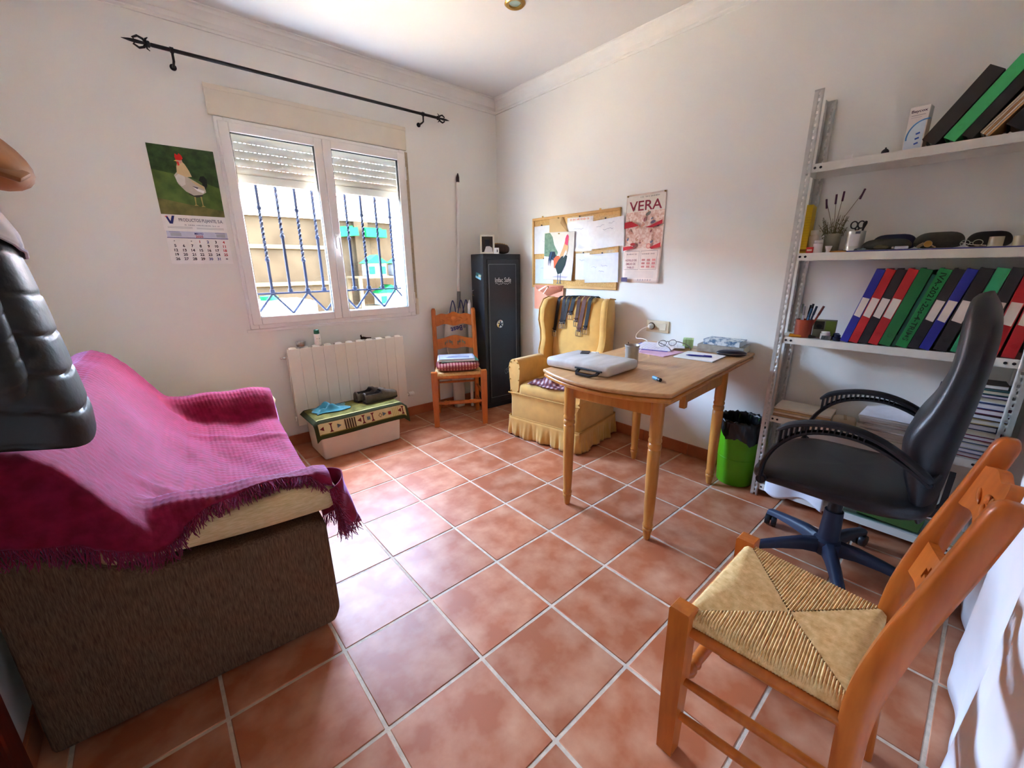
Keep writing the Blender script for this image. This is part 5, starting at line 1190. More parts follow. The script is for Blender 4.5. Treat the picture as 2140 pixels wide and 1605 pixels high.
p = Print(z0=0.0, fn=lambda x, y, z: tuple(tilt @ Vector((x, -0.0012-z, y)))); p.poly([(-0.03, 0.011), (0.045, 0.011), (0.04, 0.05), (0.012, 0.068), (-0.012, 0.06)], (206, 200, 198)); p.oval(0.004, 0.085, 0.017, 0.022, (206, 164, 132)); p.poly([(-0.016, 0.075), (-0.014, 0.105), (0.004, 0.114), (0.02, 0.105), (0.022, 0.082), (0.014, 0.1), (-0.008, 0.1)], (64, 44, 32)); p.build('portrait_print', pf_)
t_ = MB().b2(-0.02, 0.02, 0.022, 0.026, 0.0, 0.115); MB().add(t_.v, t_.f, 0, Euler((0.22, 0, 0)).to_matrix().to_4x4()).build('easel_stand', BLACKP, pf_)
wb_ = T('small_white_box', 'small white box beside the portrait on the safe', 'box', (0.392, 0.0, sh_+0.002), math.radians(-20)); MB().b2(-0.018, 0.018, -0.012, 0.012, 0, 0.048, 0.002).build('box_body', PAPER, wb_); p = Print(z0=0.0, fn=lambda x, y, z: (x, -0.0122-z, y)); p.rect(-0.003, 0.006, 0.012, 0.034, (80, 84, 92)); p.build('box_print', wb_)
pu = T('studded_purse', 'dark brown studded purse lying on top of the safe', 'purse', (0.495, 0.075, sh_+0.002), math.radians(-12))
m = MB(); m.ell((0, 0, 0.045), (0.085, 0.045, 0.042), 24, 12, p=0.75, rot=(0, 0.1, 0)); m.build('purse_body', M('dark_brown_leather', (52, 34, 22), 0.55, var=0.2, scale=40, bump=0.4, bscale=120), pu)
m = MB(); m.tube([(-0.078, 0, 0.078), (-0.04, 0, 0.088), (0, 0, 0.087), (0.04, 0, 0.082), (0.075, 0, 0.070)], 0.004, 6)
for k in range(14): m.ell((-0.074+0.0112*k, -0.004*(-1)**k, interp([(-0.078, 0.082), (-0.04, 0.091), (0, 0.090), (0.04, 0.085), (0.075, 0.074)], -0.074+0.0112*k)), (0.0045, 0.005, 0.004), 6, 5)
o = m.build('beaded_clasp', BRASS, pu); o['kind'] = 'stuff'
pl_ = T('white_pole', 'thin white pole with a dark tip leaning in the corner', 'pole', (0.132, 0.288, 0))
b0, b1 = Vector((0, 0, 0.002)), Vector((0.092, 0.006, 2.03)); L_ = lambda t: b0.lerp(b1, t)
MB().tube([L_(0.52), L_(0.80), L_(0.965)], [0.0155, 0.0145, 0.0135], 12).build('pole_shaft', WPLAST, pl_); MB().tube([L_(0), L_(0.3), L_(0.52)], [0.016, 0.016, 0.015], 12).build('pole_grip', M('grey_grip', (120, 124, 122), 0.6), pl_); MB().tube([L_(0.965), L_(0.985), L_(1.0)], [0.0135, 0.012, 0.003], 10).build('pole_tip', M('dark_tip', (70, 62, 60), 0.6), pl_)
bgm = M('white_sack', (214, 206, 196), 0.5, var=0.03, scale=6)
bg_ = T('plastic_carrier_sack', 'white carrier sack with upside down lettering behind the corner chair', 'bag', (0.105, 0.228, 0))
def sack(u, v):
    z = lerp(0.004, 0.90, u); a = 2*PI*v; hw = interp([(0, 0.05), (0.1, 0.06), (0.45, 0.085), (0.75, 0.12), (0.92, 0.10), (1, 0.055)], u); hd = interp([(0, 0.03), (0.3, 0.036), (0.8, 0.042), (1, 0.018)], u)
    ca, sa = math.cos(a), math.sin(a)
    return (hw*ca*(1+0.06*math.sin(5*a+8*u))-0.01, hd*sa+0.006*math.sin(14*u+3*a), z+0.02*math.sin(3*a)*sm((u-.8)/.2))
m = MB(); m.grid(sack, 40, 40, closev=True); m.f.append(tuple(range(40))); m.m.append(0); m.build('sack_body', bgm, bg_, ang=180)
NV_ = M('navy_cord', (34, 44, 104), 0.6)
for x in (-0.055, 0.03, 0.085): MB().tube(cat([(x-0.035, -0.02, 0.86), (x-0.02, -0.025, 0.93), (x+0.005, -0.02, 0.985), (x+0.025, -0.02, 0.93), (x+0.038, -0.015, 0.86)]), 0.0048, 6).build('cord_handle', NV_, bg_)
ps_ = lambda x, y, z: (x-0.010, -(0.0455*math.sqrt(max(0.05, 1-(x/0.135)**2))+0.0075)-z*4, y)
p = Print(z0=0.0, fn=ps_); p.text('Best', -0.030, 0.742, 0.046, (52, 56, 130), wid=0.115, rot=PI+0.12, bold=0.02); p.oval(0.052, 0.756, 0.015, 0.015, (52, 56, 130)); p.oval(0.052, 0.756, 0.011, 0.011, (214, 206, 196)); p.oval(0.052, 0.756, 0.005, 0.009, (52, 56, 130), 0.5)
p.build('sack_lettering', bg_)
rl = T('paper_roll', 'white rolled paper tube standing behind the corner chair', 'paper roll', (0.190, 0.160, 0)); m = MB(); m.tube([(0, 0, 0.003), (0.004, 0.0, 0.5), (0.010, 0.0, 0.955)], [0.014, 0.018, 0.018], 14); m.build('rolled_sheet', PAPER, rl); MB().tube([(0.010, 0, 0.9552), (0.0105, 0, 0.985)], [0.016, 0.004], 12).build('twisted_end', PAPER, rl)
# cushion and magazines on the corner chair
CHR = Matrix.Translation((-0.085, -0.035, 0)) @ Matrix.Rotation(math.radians(-30), 4, 'Z')
def onchair(x, y, z): v = CHR @ Vector((x, y, z)); return (v.x, v.y, v.z)
RST = M('red_stripe_cotton', (136, 44, 40), 0.85, var=0.05); 
def striped(name, c1, c2, freq):
    m = M(name, c1, 0.85); n = m.node_tree; N = n.nodes; L = n.links
    tc = N.new('ShaderNodeTexCoord'); w = N.new('ShaderNodeTexWave'); w.inputs['Scale'].default_value = freq; w.bands_direction = 'X'; cr = N.new('ShaderNodeValToRGB'); cr.color_ramp.elements[0].position = 0.42; cr.color_ramp.elements[1].position = 0.58
    cr.color_ramp.elements[0].color = (*lin(c1), 1); cr.color_ramp.elements[1].color = (*lin(c2), 1)
    L.new(tc.outputs['Object'], w.inputs[0]); L.new(w.outputs[0], cr.inputs[0]); L.new(cr.outputs[0], N['Principled BSDF'].inputs['Base Color']); return m
STR = striped('red_striped_ticking', (128, 40, 44), (178, 116, 100), 13)
cu = T('striped_cushion', 'red striped cushion on the corner chair seat', 'cushion', onchair(0, -0.02, 0.4535), math.radians(-30))
m = MB(); m.ell((0, 0, 0.036), (0.175, 0.155, 0.035), 40, 12, p=0.5); m.build('cushion_cover', STR, cu, ang=180); MB().tube([(0.176*math.copysign(abs(math.cos(a*PI/24))**0.5, math.cos(a*PI/24)), 0.156*math.copysign(abs(math.sin(a*PI/24))**0.5, math.sin(a*PI/24)), 0.036) for a in range(48)], 0.003, 5, closed=True).build('cushion_piping', RST, cu)
zc = 0.4535+0.0716
for k, (nm, lab, ct_, w, h, th_, rz_, dx, mcol, cov) in enumerate((
    ('green_folder', 'green edged folder lowest in the pile on the cushion', 'folder', 0.30, 0.215, 0.006, -27, 0.012, (60, 130, 100), (216, 226, 220)),
    ('loose_papers', 'loose white sheets in the pile on the cushion', 'papers', 0.305, 0.21, 0.010, -33, -0.01, (236, 234, 232), (240, 238, 236)),
    ('grey_magazine', 'grey blue covered magazine on top of the pile on the cushion', 'magazine', 0.29, 0.205, 0.008, -31, -0.008, (150, 156, 170), (176, 182, 196)))):
    t = T(nm, lab, ct_, onchair(dx, -0.015, zc), math.radians(rz_)); MB().b2(-w/2+0.002, w/2-0.002, -h/2+0.002, h/2-0.002, 0.001, th_-0.001).build('pages', PAPER, t); m = MB(); m.b2(-w/2, w/2, -h/2, h/2, th_-0.001, th_); m.b2(-w/2, w/2, -h/2, h/2, 0, 0.001); m.b2(-w/2, w/2, h/2-0.001, h/2, 0.001, th_-0.001); m.build('cover', plain(mcol, 0.4), t)
    if k == 2:
        p = Print(z0=th_+0.0002); p.rect(-w/2+0.01, w/2-0.01, -h/2+0.012, h/2-0.012, (196, 200, 212)); p.poly([(-0.09, -0.05), (0.1, -0.07), (0.11, 0.0), (0.02, 0.03), (-0.06, 0.01)], (140, 146, 164)); p.build('cover_print', t)
    zc += th_+0.0006
# ================================================================ belts and plaid on the armchair
ACM = Matrix.Translation((0.325, -0.862, 0)) @ Matrix.Rotation(math.radians(-80.7), 4, 'Z')
def acp(x, y, z): v = ACM @ Vector((x, y, z)); return (v.x, v.y, v.z)
# back front surface: y = 0.165+0.055*u-0.055 with u=(z-.34)/.695 ; top at z 1.037
def backy(z): u = (z-0.34)/0.695; return 0.165+0.078*u-0.055
belts = [(-0.178, (26, 22, 24), 0.30, 'black leather belt hanging furthest left on the armchair back', 0.026), (-0.128, (48, 30, 34), 0.235, 'dark plum leather belt, second from the left on the armchair', 0.028), (-0.092, (44, 30, 26), 0.235, 'dark brown leather belt, third from the left on the armchair', 0.026), (-0.046, (30, 30, 32), 0.165, 'short hanging black belt with wide buckle on the armchair', 0.030), (0.004, (104, 52, 28), 0.215, 'mid brown leather belt in the middle of the armchair back', 0.028), (0.050, (122, 66, 50), 0.285, 'reddish tan belt hanging lowest on the armchair back', 0.032), (0.096, (28, 26, 22), 0.265, 'glossy black belt hanging furthest right on the armchair', 0.028)]
for k, (x, col, drop, lab, w) in enumerate(belts):
    t = T('leather_belt', lab, 'belt', (0.325, -0.862, 0), math.radians(-80.7), group=None)
    mt_ = M('belt_leather_%d' % k, tuple(int(c_*0.72) for c_ in col), 0.55, var=0.12, scale=40, spec=0.3)
    ztop = 1.036-0.010*(x/0.23)**2
    xb = x*0.92; lean = -0.012+0.006*math.sin(k*2.1)
    path = []
    for q in range(9):   # behind
        z = lerp(ztop-0.16, ztop-0.02, q/8); path.append((x+0.02, 0.165+0.078*((z-0.34)/0.695)+0.061, z))
    path += [(x+0.018, 0.281, ztop-0.004), (x+0.015, 0.261, ztop+0.0065), (x+0.01, 0.235, ztop+0.008), (x+0.006, 0.207, ztop+0.0055), (x+0.003, 0.185, ztop-0.008)]
    n = 12
    for q in range(n+1):
        z = lerp(ztop-0.03, ztop-drop+0.03, q/n); path.append((x+lean*q/n*1.5, backy(z)-0.0055, z))
    vs = []; fs = []
    for i, p_ in enumerate(path):
        p_ = Vector(p_); tt = (Vector(path[min(i+1, len(path)-1)])-Vector(path[max(i-1, 0)])).normalized(); nn = Vector((1, 0, 0)).cross(tt).normalized()*0.0018
        for (a, b) in ((-1, -1), (1, -1), (1, 1), (-1, 1)): vs.append(tuple(p_+Vector((a*w/2, 0, 0))+nn*b))
    for i in range(len(path)-1):
        for c in range(4): fs.append((i*4+c, i*4+(c+1) % 4, i*4+4+(c+1) % 4, i*4+4+c))
    fs += [(3, 2, 1, 0), tuple(len(vs)-4+c for c in range(4))]
    MB().add(vs, fs).build('strap', mt_, t, ang=60)
    e = path[-1]; bz = e[2]; by = e[1]-0.003
    rr_ = [(e[0]-w*0.62, by, bz+0.012), (e[0]+w*0.62, by, bz+0.012), (e[0]+w*0.62, by-0.002, bz-0.032), (e[0]-w*0.62, by-0.002, bz-0.032)]
    bk_ = MB().tube([tuple(Vector(a_).lerp(Vector(b_), f_)) for a_, b_ in zip(rr_, rr_[1:]+rr_[:1]) for f_ in (0.0, 0.12, 0.5, 0.88)], 0.0028, 6, closed=True).build('buckle', CHROME, t)
    MB().tube([(e[0], by-0.003, bz+0.010), (e[0], by-0.005, bz-0.034)], 0.0016, 6).build('prong', CHROME, bk_)
    MB().b2(e[0]-w/2-0.002, e[0]+w/2+0.002, by-0.0035, by+0.004, bz+0.024, bz+0.032, 0.001).build('keeper_loop', mt_, t)
PLA = M('plaid_wool', (120, 70, 70), 0.95)
def plaid():
    m = PLA; N = m.node_tree.nodes; L = m.node_tree.links; tc = N.new('ShaderNodeTexCoord'); outs = []
    for ax, fr in (('X', 9.0), ('Y', 9.0)):
        w = N.new('ShaderNodeTexWave'); w.inputs['Scale'].default_value = fr; w.bands_direction = ax; w.inputs['Distortion'].default_value = 0.6; L.new(tc.outputs['Object'], w.inputs[0]); outs.append(w)
    ad = N.new('ShaderNodeMath'); ad.operation = 'ADD'; L.new(outs[0].outputs['Fac'], ad.inputs[0]); L.new(outs[1].outputs['Fac'], ad.inputs[1])
    hf = N.new('ShaderNodeMath'); hf.operation = 'MULTIPLY'; hf.inputs[1].default_value = 0.5; L.new(ad.outputs[0], hf.inputs[0])
    cr = N.new('ShaderNodeValToRGB'); e = cr.color_ramp.elements; e[0].color = (*lin((66, 38, 52)), 1); e[1].color = (*lin((196, 176, 180)), 1); x = e.new(0.5); x.color = (*lin((124, 62, 58)), 1)
    L.new(hf.outputs[0], cr.inputs[0]); L.new(cr.outputs[0], N['Principled BSDF'].inputs['Base Color'])
plaid()
pb = T('plaid_blanket', 'small red and grey plaid blanket crumpled on the armchair seat', 'blanket', acp(0.02, -0.15, 0.432), math.radians(-80.7))
def plf(u, v):
    x, y = (u-0.5)*0.34, (v-0.5)*0.24; e = min(u, 1-u, v, 1-v); r = sm(e/0.3)
    return (x+0.012*math.sin(8*v+2), y+0.012*math.sin(9*u), 0.005+r*(0.040+0.018*math.sin(13*u+5*v)+0.014*math.sin(17*v-6*u)))
m = MB(); m.grid(plf, 44, 34); m.build('blanket_cloth', PLA, pb, ang=180, thick=0.004)
fr_ = MB()
for k in range(40): q0 = plf(k/39, 0.0); fr_.tube([q0, (q0[0]+rf_.uniform(-.006, .006), q0[1]-0.018, max(0.002, q0[2]-0.003))], 0.0012, 4)
o = fr_.build('blanket_fringe', PLA, pb); o['kind'] = 'stuff'
# ================================================================ on the table
ZT = 0.7658
fc = T('document_case', 'clear plastic document case with black handle on the table', 'document case', (-0.333, -1.628, ZT), math.radians(3))
PCL = M('milky_plastic', (196, 190, 184), 0.25, col2=(216, 212, 208), scale=5, stretch=(1, 4, 1), spec=0.6); 
m = MB(); m.box((0, 0, 0.026), (0.268, 0.375, 0.050), 0.018, seg=3); m.build('case_shell', PCL, fc, ang=60)
for k in range(6): MB().b2(-0.124, 0.1362, -0.180, 0.180, 0.010+k*0.006, 0.0125+k*0.006).build('inner_pocket', plain((176, 168, 150)), fc)
m = MB(); m.tube([(-0.134, -0.135, 0.020), (-0.152, -0.135, 0.012), (-0.176, -0.118, 0.0085), (-0.176, -0.042, 0.0085), (-0.152, -0.025, 0.012), (-0.134, -0.025, 0.020)], 0.0065, 4, sq=(1.6, 0.8)); m.build('case_handle', BLACKP, fc)
m = MB(); m.tube([(-0.138, -0.155, 0.026), (-0.139, -0.005, 0.026)], 0.0045, 6); m.build('handle_rail', BLACKP, fc)
m = MB(); m.box((0.085, 0.10, 0.0525), (0.075, 0.045, 0.003), 0.001, rot=(0, 0, 0.5)); m.build('clasp', BLACKP, fc)
rm = T('white_remote', 'white remote control with black buttons behind the document case', 'remote', (-0.135, -1.488, ZT), math.radians(-58))
m = MB(); m.box((0, 0, 0.010), (0.048, 0.165, 0.019), 0.006, seg=2); m.build('remote_shell', WPLAST, rm)
for k in range(5):
    for j in (-0.012, 0.006): MB().b2(j, j+0.008, -0.06+k*0.024, -0.05+k*0.024, 0.0194, 0.0215, 0.001).build('button', BLACKP, rm)
cn = T('tin_can', 'dented silver tin can standing on the table', 'can', (-0.072, -1.690, ZT))
TIN = M('dull_tin', (186, 180, 170), 0.34, metal=0.45, var=0.15, scale=14)
m = MB()
prof = [(0.033, 0), (0.035, 0.003), (0.0345, 0.072), (0.0375, 0.080), (0.039, 0.088), (0.0385, 0.091), (0.0365, 0.088), (0.0335, 0.078), (0.033, 0.004), (0.0, 0.004)]
m.lathe(prof, seg=28); m.build('can_wall', TIN, cn, ang=50); MB().lathe([(0.0, 0.060), (0.0325, 0.060), (0.0325, 0.063), (0.0, 0.066)], seg=20).build('dark_contents', M('tobacco_brown', (46, 34, 28), 0.9, bump=0.6, bscale=200), cn)
MB().tube([(0.02, 0.032, 0.066), (0.024, 0.042, 0.098)], 0.002, 5).build('stub', BLACKP, cn)
def sheet(name, lab, cat_, x, y, w, h, rz_, z, col, th_=0.0012, lines=0, lcol=(150, 150, 170)):
    t = T(name, lab, cat_, (x, y, z), rz_); MB().b2(-w/2, w/2, -h/2, h/2, 0, th_).build('paper_sheet', plain(col), t)
    p = Print(z0=th_+0.0001)
    p.z += p.step
    for k in range(lines): p.rect(-w/2+0.02, w/2-0.02-0.03*(k % 3), h/2-0.03-k*(h-0.05)/max(1, lines), h/2-0.0285-k*(h-0.05)/max(1, lines), lcol, lift=False)
    if lines: p.build('printed_lines', t)
    return t
sheet('pink_folder', 'pink paper folder lying furthest forward under the white sheets', 'folder', 0.265, -1.620, 0.20, 0.27, math.radians(-4), ZT, (222, 178, 200), 0.004, 5, (206, 150, 180))
sheet('blue_folder', 'blue edged folder between the pink folder and white sheets', 'folder', 0.365, -1.560, 0.235, 0.22, math.radians(16), ZT+0.0046, (96, 92, 170), 0.003, 2)
sheet('printed_sheets', 'printed white sheets on the blue folder under the spectacles', 'papers', 0.385, -1.570, 0.250, 0.225, math.radians(14), ZT+0.0082, (232, 226, 236), 0.0022, 9)
sheet('loose_white_sheet', 'loose white sheet fanned to the right under the spectacles', 'paper', 0.470, -1.615, 0.20, 0.165, math.radians(28), ZT+0.0110, (238, 234, 238), 0.0012, 6)
gl = T('spectacles', 'brown framed spectacles with open arms lying on the papers', 'spectacles', (0.415, -1.625, ZT+0.0126), math.radians(150))
GLF = M('brown_acetate', (62, 28, 24), 0.3)
for s in (-1, 1):
    MB().tube([(s*0.034+0.026*math.cos(a*PI/10), 0, 0.020+0.018*math.sin(a*PI/10)) for a in range(20)], 0.0017, 6, closed=True).build('rim', GLF, gl)
    m = MB(); m.add([(s*0.034+0.025*math.cos(a*PI/10), 0, 0.020+0.017*math.sin(a*PI/10)) for a in range(20)], [tuple(range(20))]); m.build('lens', thin_glass('lens_glass', (0.95, 0.95, 0.95), 0.1), gl)
    MB().tube([(s*0.062, 0.0, 0.026), (s*0.066, 0.02, 0.027), (s*0.068, 0.09, 0.024), (s*0.066, 0.125, 0.016), (s*0.064, 0.145, 0.003)], [0.002, 0.0024, 0.0022, 0.0026, 0.003], 6).build('temple_arm', GLF, gl)
MB().tube([(-0.010, 0, 0.026), (0, 0, 0.030), (0.010, 0, 0.026)], 0.0018, 6).build('bridge', GLF, gl)
nt_ = T('note_pad', 'white note pad on the table near its side edge', 'note pad', (0.303, -1.882, ZT), math.radians(4))
MB().b2(-0.100, 0.100, -0.105, 0.105, 0, 0.006).build('pad_sheets', PAPER, nt_); MB().b2(-0.101, 0.101, -0.106, 0.106, -0.0008+0.0008, 0.0006).build('pad_card', plain((80, 100, 120)), nt_)
pn = T('ballpoint_pen', 'blue ballpoint pen lying across the note pad', 'pen', (0.275, -1.885, ZT+0.0066), math.radians(112)); BLUEP = M('blue_pen', (40, 44, 130), 0.35)
MB().tube([(-0.070, 0, 0.005), (0.045, 0, 0.005), (0.062, 0, 0.005)], [0.0046, 0.0046, 0.0012], 8).build('pen_barrel', BLUEP, pn); MB().b2(-0.068, -0.028, -0.0015, 0.0015, 0.0098, 0.0112).build('pen_clip', BLUEP, pn)
sn = T('green_sticky_notes', 'block of pale green sticky notes by the wall on the table', 'sticky notes', (0.548, -1.690, ZT), math.radians(24))
for k in range(8): MB().b2(-0.042+0.0006*(k % 3), 0.042+0.0005*(k % 2), -0.030+0.0075*k, -0.0232+0.0075*k, 0.0, 0.052-0.001*(k % 2)).build('note_leaf', plain((168, 200, 140) if k % 2 else (176, 208, 150)), sn)
def book(name, lab, loc, rz_, w, h, th_, cov, pages=(220, 208, 180), parent_cov=None, rot=None):
    t = T(name, lab, 'book', loc, rz_, rot=rot)
    MB().b2(-w/2+0.004, w/2-0.004, -h/2+0.003, h/2-0.004, 0.003, th_-0.003).build('pages', M('pages_%d' % pages[0], pages, 0.85, var=0.08, scale=60, stretch=(0.3, 0.3, 30)), t)
    c = MB(); c.b2(-w/2, w/2, -h/2, h/2, 0, 0.003, 0.001); c.b2(-w/2, w/2, -h/2, h/2, th_-0.003, th_, 0.001); c.b2(-w/2-0.001, -w/2+0.003, -h/2, h/2, 0.0, th_, 0.001)
    c.build('cover', cov if not isinstance(cov, tuple) else plain(cov, 0.5), t); return t
GREYB = M('grey_cloth_binding', (150, 144, 132), 0.7, col2=(176, 170, 158), scale=30)
book('thick_grey_book', 'thick grey clothbound book on the table by the wall', (0.563, -1.900, ZT), math.radians(8), 0.160, 0.250, 0.042, GREYB)
PATB = M('blue_marbled_cover', (84, 116, 146), 0.5, col2=(216, 222, 222), scale=34, lo=0.42, hi=0.55)
bb = book('patterned_book', 'blue and white patterned book on top of the grey book', (0.560, -1.905, ZT+0.0426), math.radians(4), 0.130, 0.200, 0.030, PATB, (196, 206, 210))
ec = T('eyeglass_case', 'black oval eyeglass case on the table edge', 'eyeglass case', (0.452, -1.990, ZT), math.radians(-62)); ECM = M('black_case', (26, 28, 40), 0.3, spec=0.6)
def egg(z0, z1, s):
    def fn(u, v):
        a = 2*PI*u; ph_ = PI/2*v; return (0.078*math.cos(a)*math.cos(ph_)**0.6, 0.030*math.sin(a)*math.cos(ph_)**0.6, z0+(z1-z0)*math.sin(ph_))
    m = MB(); m.grid(fn, 32, 8, closeu=True); return m
egg(0.0148, 0.034, 1).build('case_lid', ECM, ec, ang=180); egg(0.0145, 0.0, 1).build('case_base', ECM, ec, ang=180); MB().tube([(0.0785*math.cos(a*PI/16), 0.0305*math.sin(a*PI/16), 0.0147) for a in range(32)], 0.001, 4, closed=True).build('case_seam', CHROME, ec)
mk = T('marker_cap', 'short blue and black marker lying near the table end', 'marker', (-0.315, -1.972, ZT), math.radians(65))
MB().tube([(-0.022, 0, 0.0085), (0.012, 0, 0.0085)], 0.0082, 12).build('marker_barrel', M('sky_blue_plastic', (86, 150, 190), 0.4), mk); MB().tube([(-0.040, 0, 0.0085), (-0.0222, 0, 0.0085)], 0.0085, 12).build('marker_end', BLACKP, mk)
# ================================================================ waste bin
bn = T('waste_bin', 'lime green waste bin lined with a black bag beside the shelf', 'bin', (0.530, -2.070, 0))
LIME = M('lime_plastic', (88, 168, 20), 0.38, var=0.04)
m = MB(); m.lathe([(0.0, 0.003), (0.094, 0.002), (0.097, 0.006), (0.1155, 0.385), (0.1135, 0.385), (0.095, 0.009), (0.0, 0.008)], seg=40); m.build('bin_body', LIME, bn, ang=50)
BAGM = M('black_bin_liner', (16, 16, 20), 0.28, var=0.3, scale=20, spec=0.6)
def liner(u, v):
    a = 2*PI*u; f = v
    if f < 0.45: t = f/0.45; r = 0.1085-0.012*(1-t); z = lerp(0.25, 0.398, t)
    else: t = (f-0.45)/0.55; dr0 = 0.085+0.045*math.sin(2*a+0.6)+0.025*math.sin(5*a); r = 0.1085+0.013*sm(t*5)+0.003*t; z = 0.398+0.008*math.sin(PI*min(1, t*3))-dr0*max(0, t-0.1)
    w = 0.004*math.sin(19*a+6*f)+0.003*math.sin(31*a-9*f)
    return ((r+abs(w))*math.cos(a), (r+abs(w))*math.sin(a), z+w*0.8)
m = MB(); m.grid(liner, 120, 22, closeu=True); m.build('bin_liner', BAGM, bn, ang=180)
m = MB(); m.grid(lambda u, v: (0.098*v*math.cos(2*PI*u), 0.098*v*math.sin(2*PI*u), 0.28+0.02*math.sin(9*u*2*PI)*v*(1-v)+0.015*math.sin(14*v)), 40, 10, closeu=True); m.build('liner_bottom', BAGM, bn, ang=180)
m = MB(); m.lathe([(0.1135, 0.14), (0.1045, 0.142)][:0] or [(0.1048, 0.163), (0.1060, 0.166), (0.1050, 0.169)], seg=40, cap=False); m.build('bin_ring', LIME, bn)
# ================================================================ white curtain on the near wall
cu_ = T('white_curtain', 'white cloth curtain hanging in folds against the near wall', 'curtain', (-0.42, YN+0.040, 0.012))
def cur(u, v):
    x = lerp(-0.95, 0.68, u); z = lerp(0.0, 2.1, v); f = 0.014
    return (x+0.03*math.sin(3.0*z+2)*(1-v)*math.sin(PI*u), f*math.sin(13*x+1.6*z+0.8*math.sin(3*z))*0.8+0.004*math.sin(31*x+z), z)
m = MB(); m.grid(cur, 200, 40); m.build('curtain_cloth', M('white_cotton', (236, 236, 240), 0.75, var=0.02), cu_, ang=180, thick=0.002)
MB().tube([(-1.02, 0, 2.108), (0.75, 0, 2.108)], 0.008, 8).build('curtain_pole', WPLAST, cu_)
for x in (-0.9, 0.6): MB().b2(x-0.012, x+0.012, -0.0395, 0.004, 2.098, 2.118).build('pole_bracket', WPLAST, cu_)
# ================================================================ steel shelving along the right wall
XF, XB, Y0, Y1 = 0.440, 0.648, -2.197, -3.045
su = T('steel_shelving', 'grey slotted steel shelving unit against the right wall', 'shelving', (0, 0, 0))
SHELF = [1.695, 1.308, 0.905, 0.482, 0.075]
def upright(x, y, sx, sy, h=1.998):
    """angle post with punched slots; sx, sy give the directions of its two flanges"""
    m = MB(); w = 0.036; n = int(h/0.0125)
    rows = []; z = 0.0; k = 0
    while z < h-0.001:
        z2 = min(h, z+0.0125); rows.append((z, z2, k % 4)); z = z2; k += 1
    for fl_ in (0, 1):
        cols = [0.0, 0.012, 0.0165, 0.021, 0.0255, w]
        for (z0, z1, ph_) in rows:
            big = ph_ == 0; small = ph_ == 2
            for c in range(5):
                a, b = cols[c], cols[c+1]
                hole = (c in (1, 2, 3) and big and False) or (small and c == 2) or (big and c in (1, 2, 3) and c != 1)
                if hole: continue
                if fl_ == 0: q = [(x, y+sy*a, z0), (x, y+sy*b, z0), (x, y+sy*b, z1), (x, y+sy*a, z1)]
                else: q = [(x+sx*a, y, z0), (x+sx*b, y, z0), (x+sx*b, y, z1), (x+sx*a, y, z1)]
                m.add(q, [(0, 1, 2, 3)])
    vs = {}; nv_ = []; mp_ = []
    for v in m.v:
        k = tuple(round(c, 5) for c in v)
        if k not in vs: vs[k] = len(nv_); nv_.append(v)
        mp_.append(vs[k])
    m.v = nv_; m.f = [tuple(mp_[i] for i in f) for f in m.f]; return m
for (x, y, sx, sy) in ((XF, Y0, 1, -1), (XB, Y0, -1, -1), (XF, Y1, 1, 1), (XB, Y1, -1, 1)): upright(x, y, sx, sy).build('upright_post', STEEL, su, ang=30, thick=0.0018)
SHW = M('white_grey_shelf_enamel', (224, 222, 212), 0.45, var=0.04, scale=18)
for z in SHELF:
    m = MB(); m.b2(XF+0.003, XB-0.003, Y1+0.003, Y0-0.003, z-0.0015, z)
    m.b2(XF+0.0025, XF+0.004, Y1+0.003, Y0-0.003, z-0.034, z-0.0014); m.b2(XB-0.004, XB-0.0025, Y1+0.003, Y0-0.003, z-0.034, z-0.0014)
    m.b2(XF+0.004, XB-0.004, Y0-0.0045, Y0-0.003, z-0.034, z-0.0014); m.b2(XF+0.004, XB-0.004, Y1+0.003, Y1+0.0045, z-0.034, z-0.0014)
    m.b2(XF+0.004, XF+0.016, Y1+0.01, Y0-0.01, z-0.034, z-0.0325)
    s_ = m.build('shelf_board', SHW, su)
    for yy in (Y0-0.048, Y0-0.070, Y1+0.048, Y1+0.070):
        MB().lathe([(0.0055, 0), (0.0055, -0.0012), (0.0035, -0.0016)], (XF+0.0024, yy, z-0.017), 10, axis='x').build('bolt', M('dark_bolt', (40, 38, 40), 0.5, metal=0.5), s_)
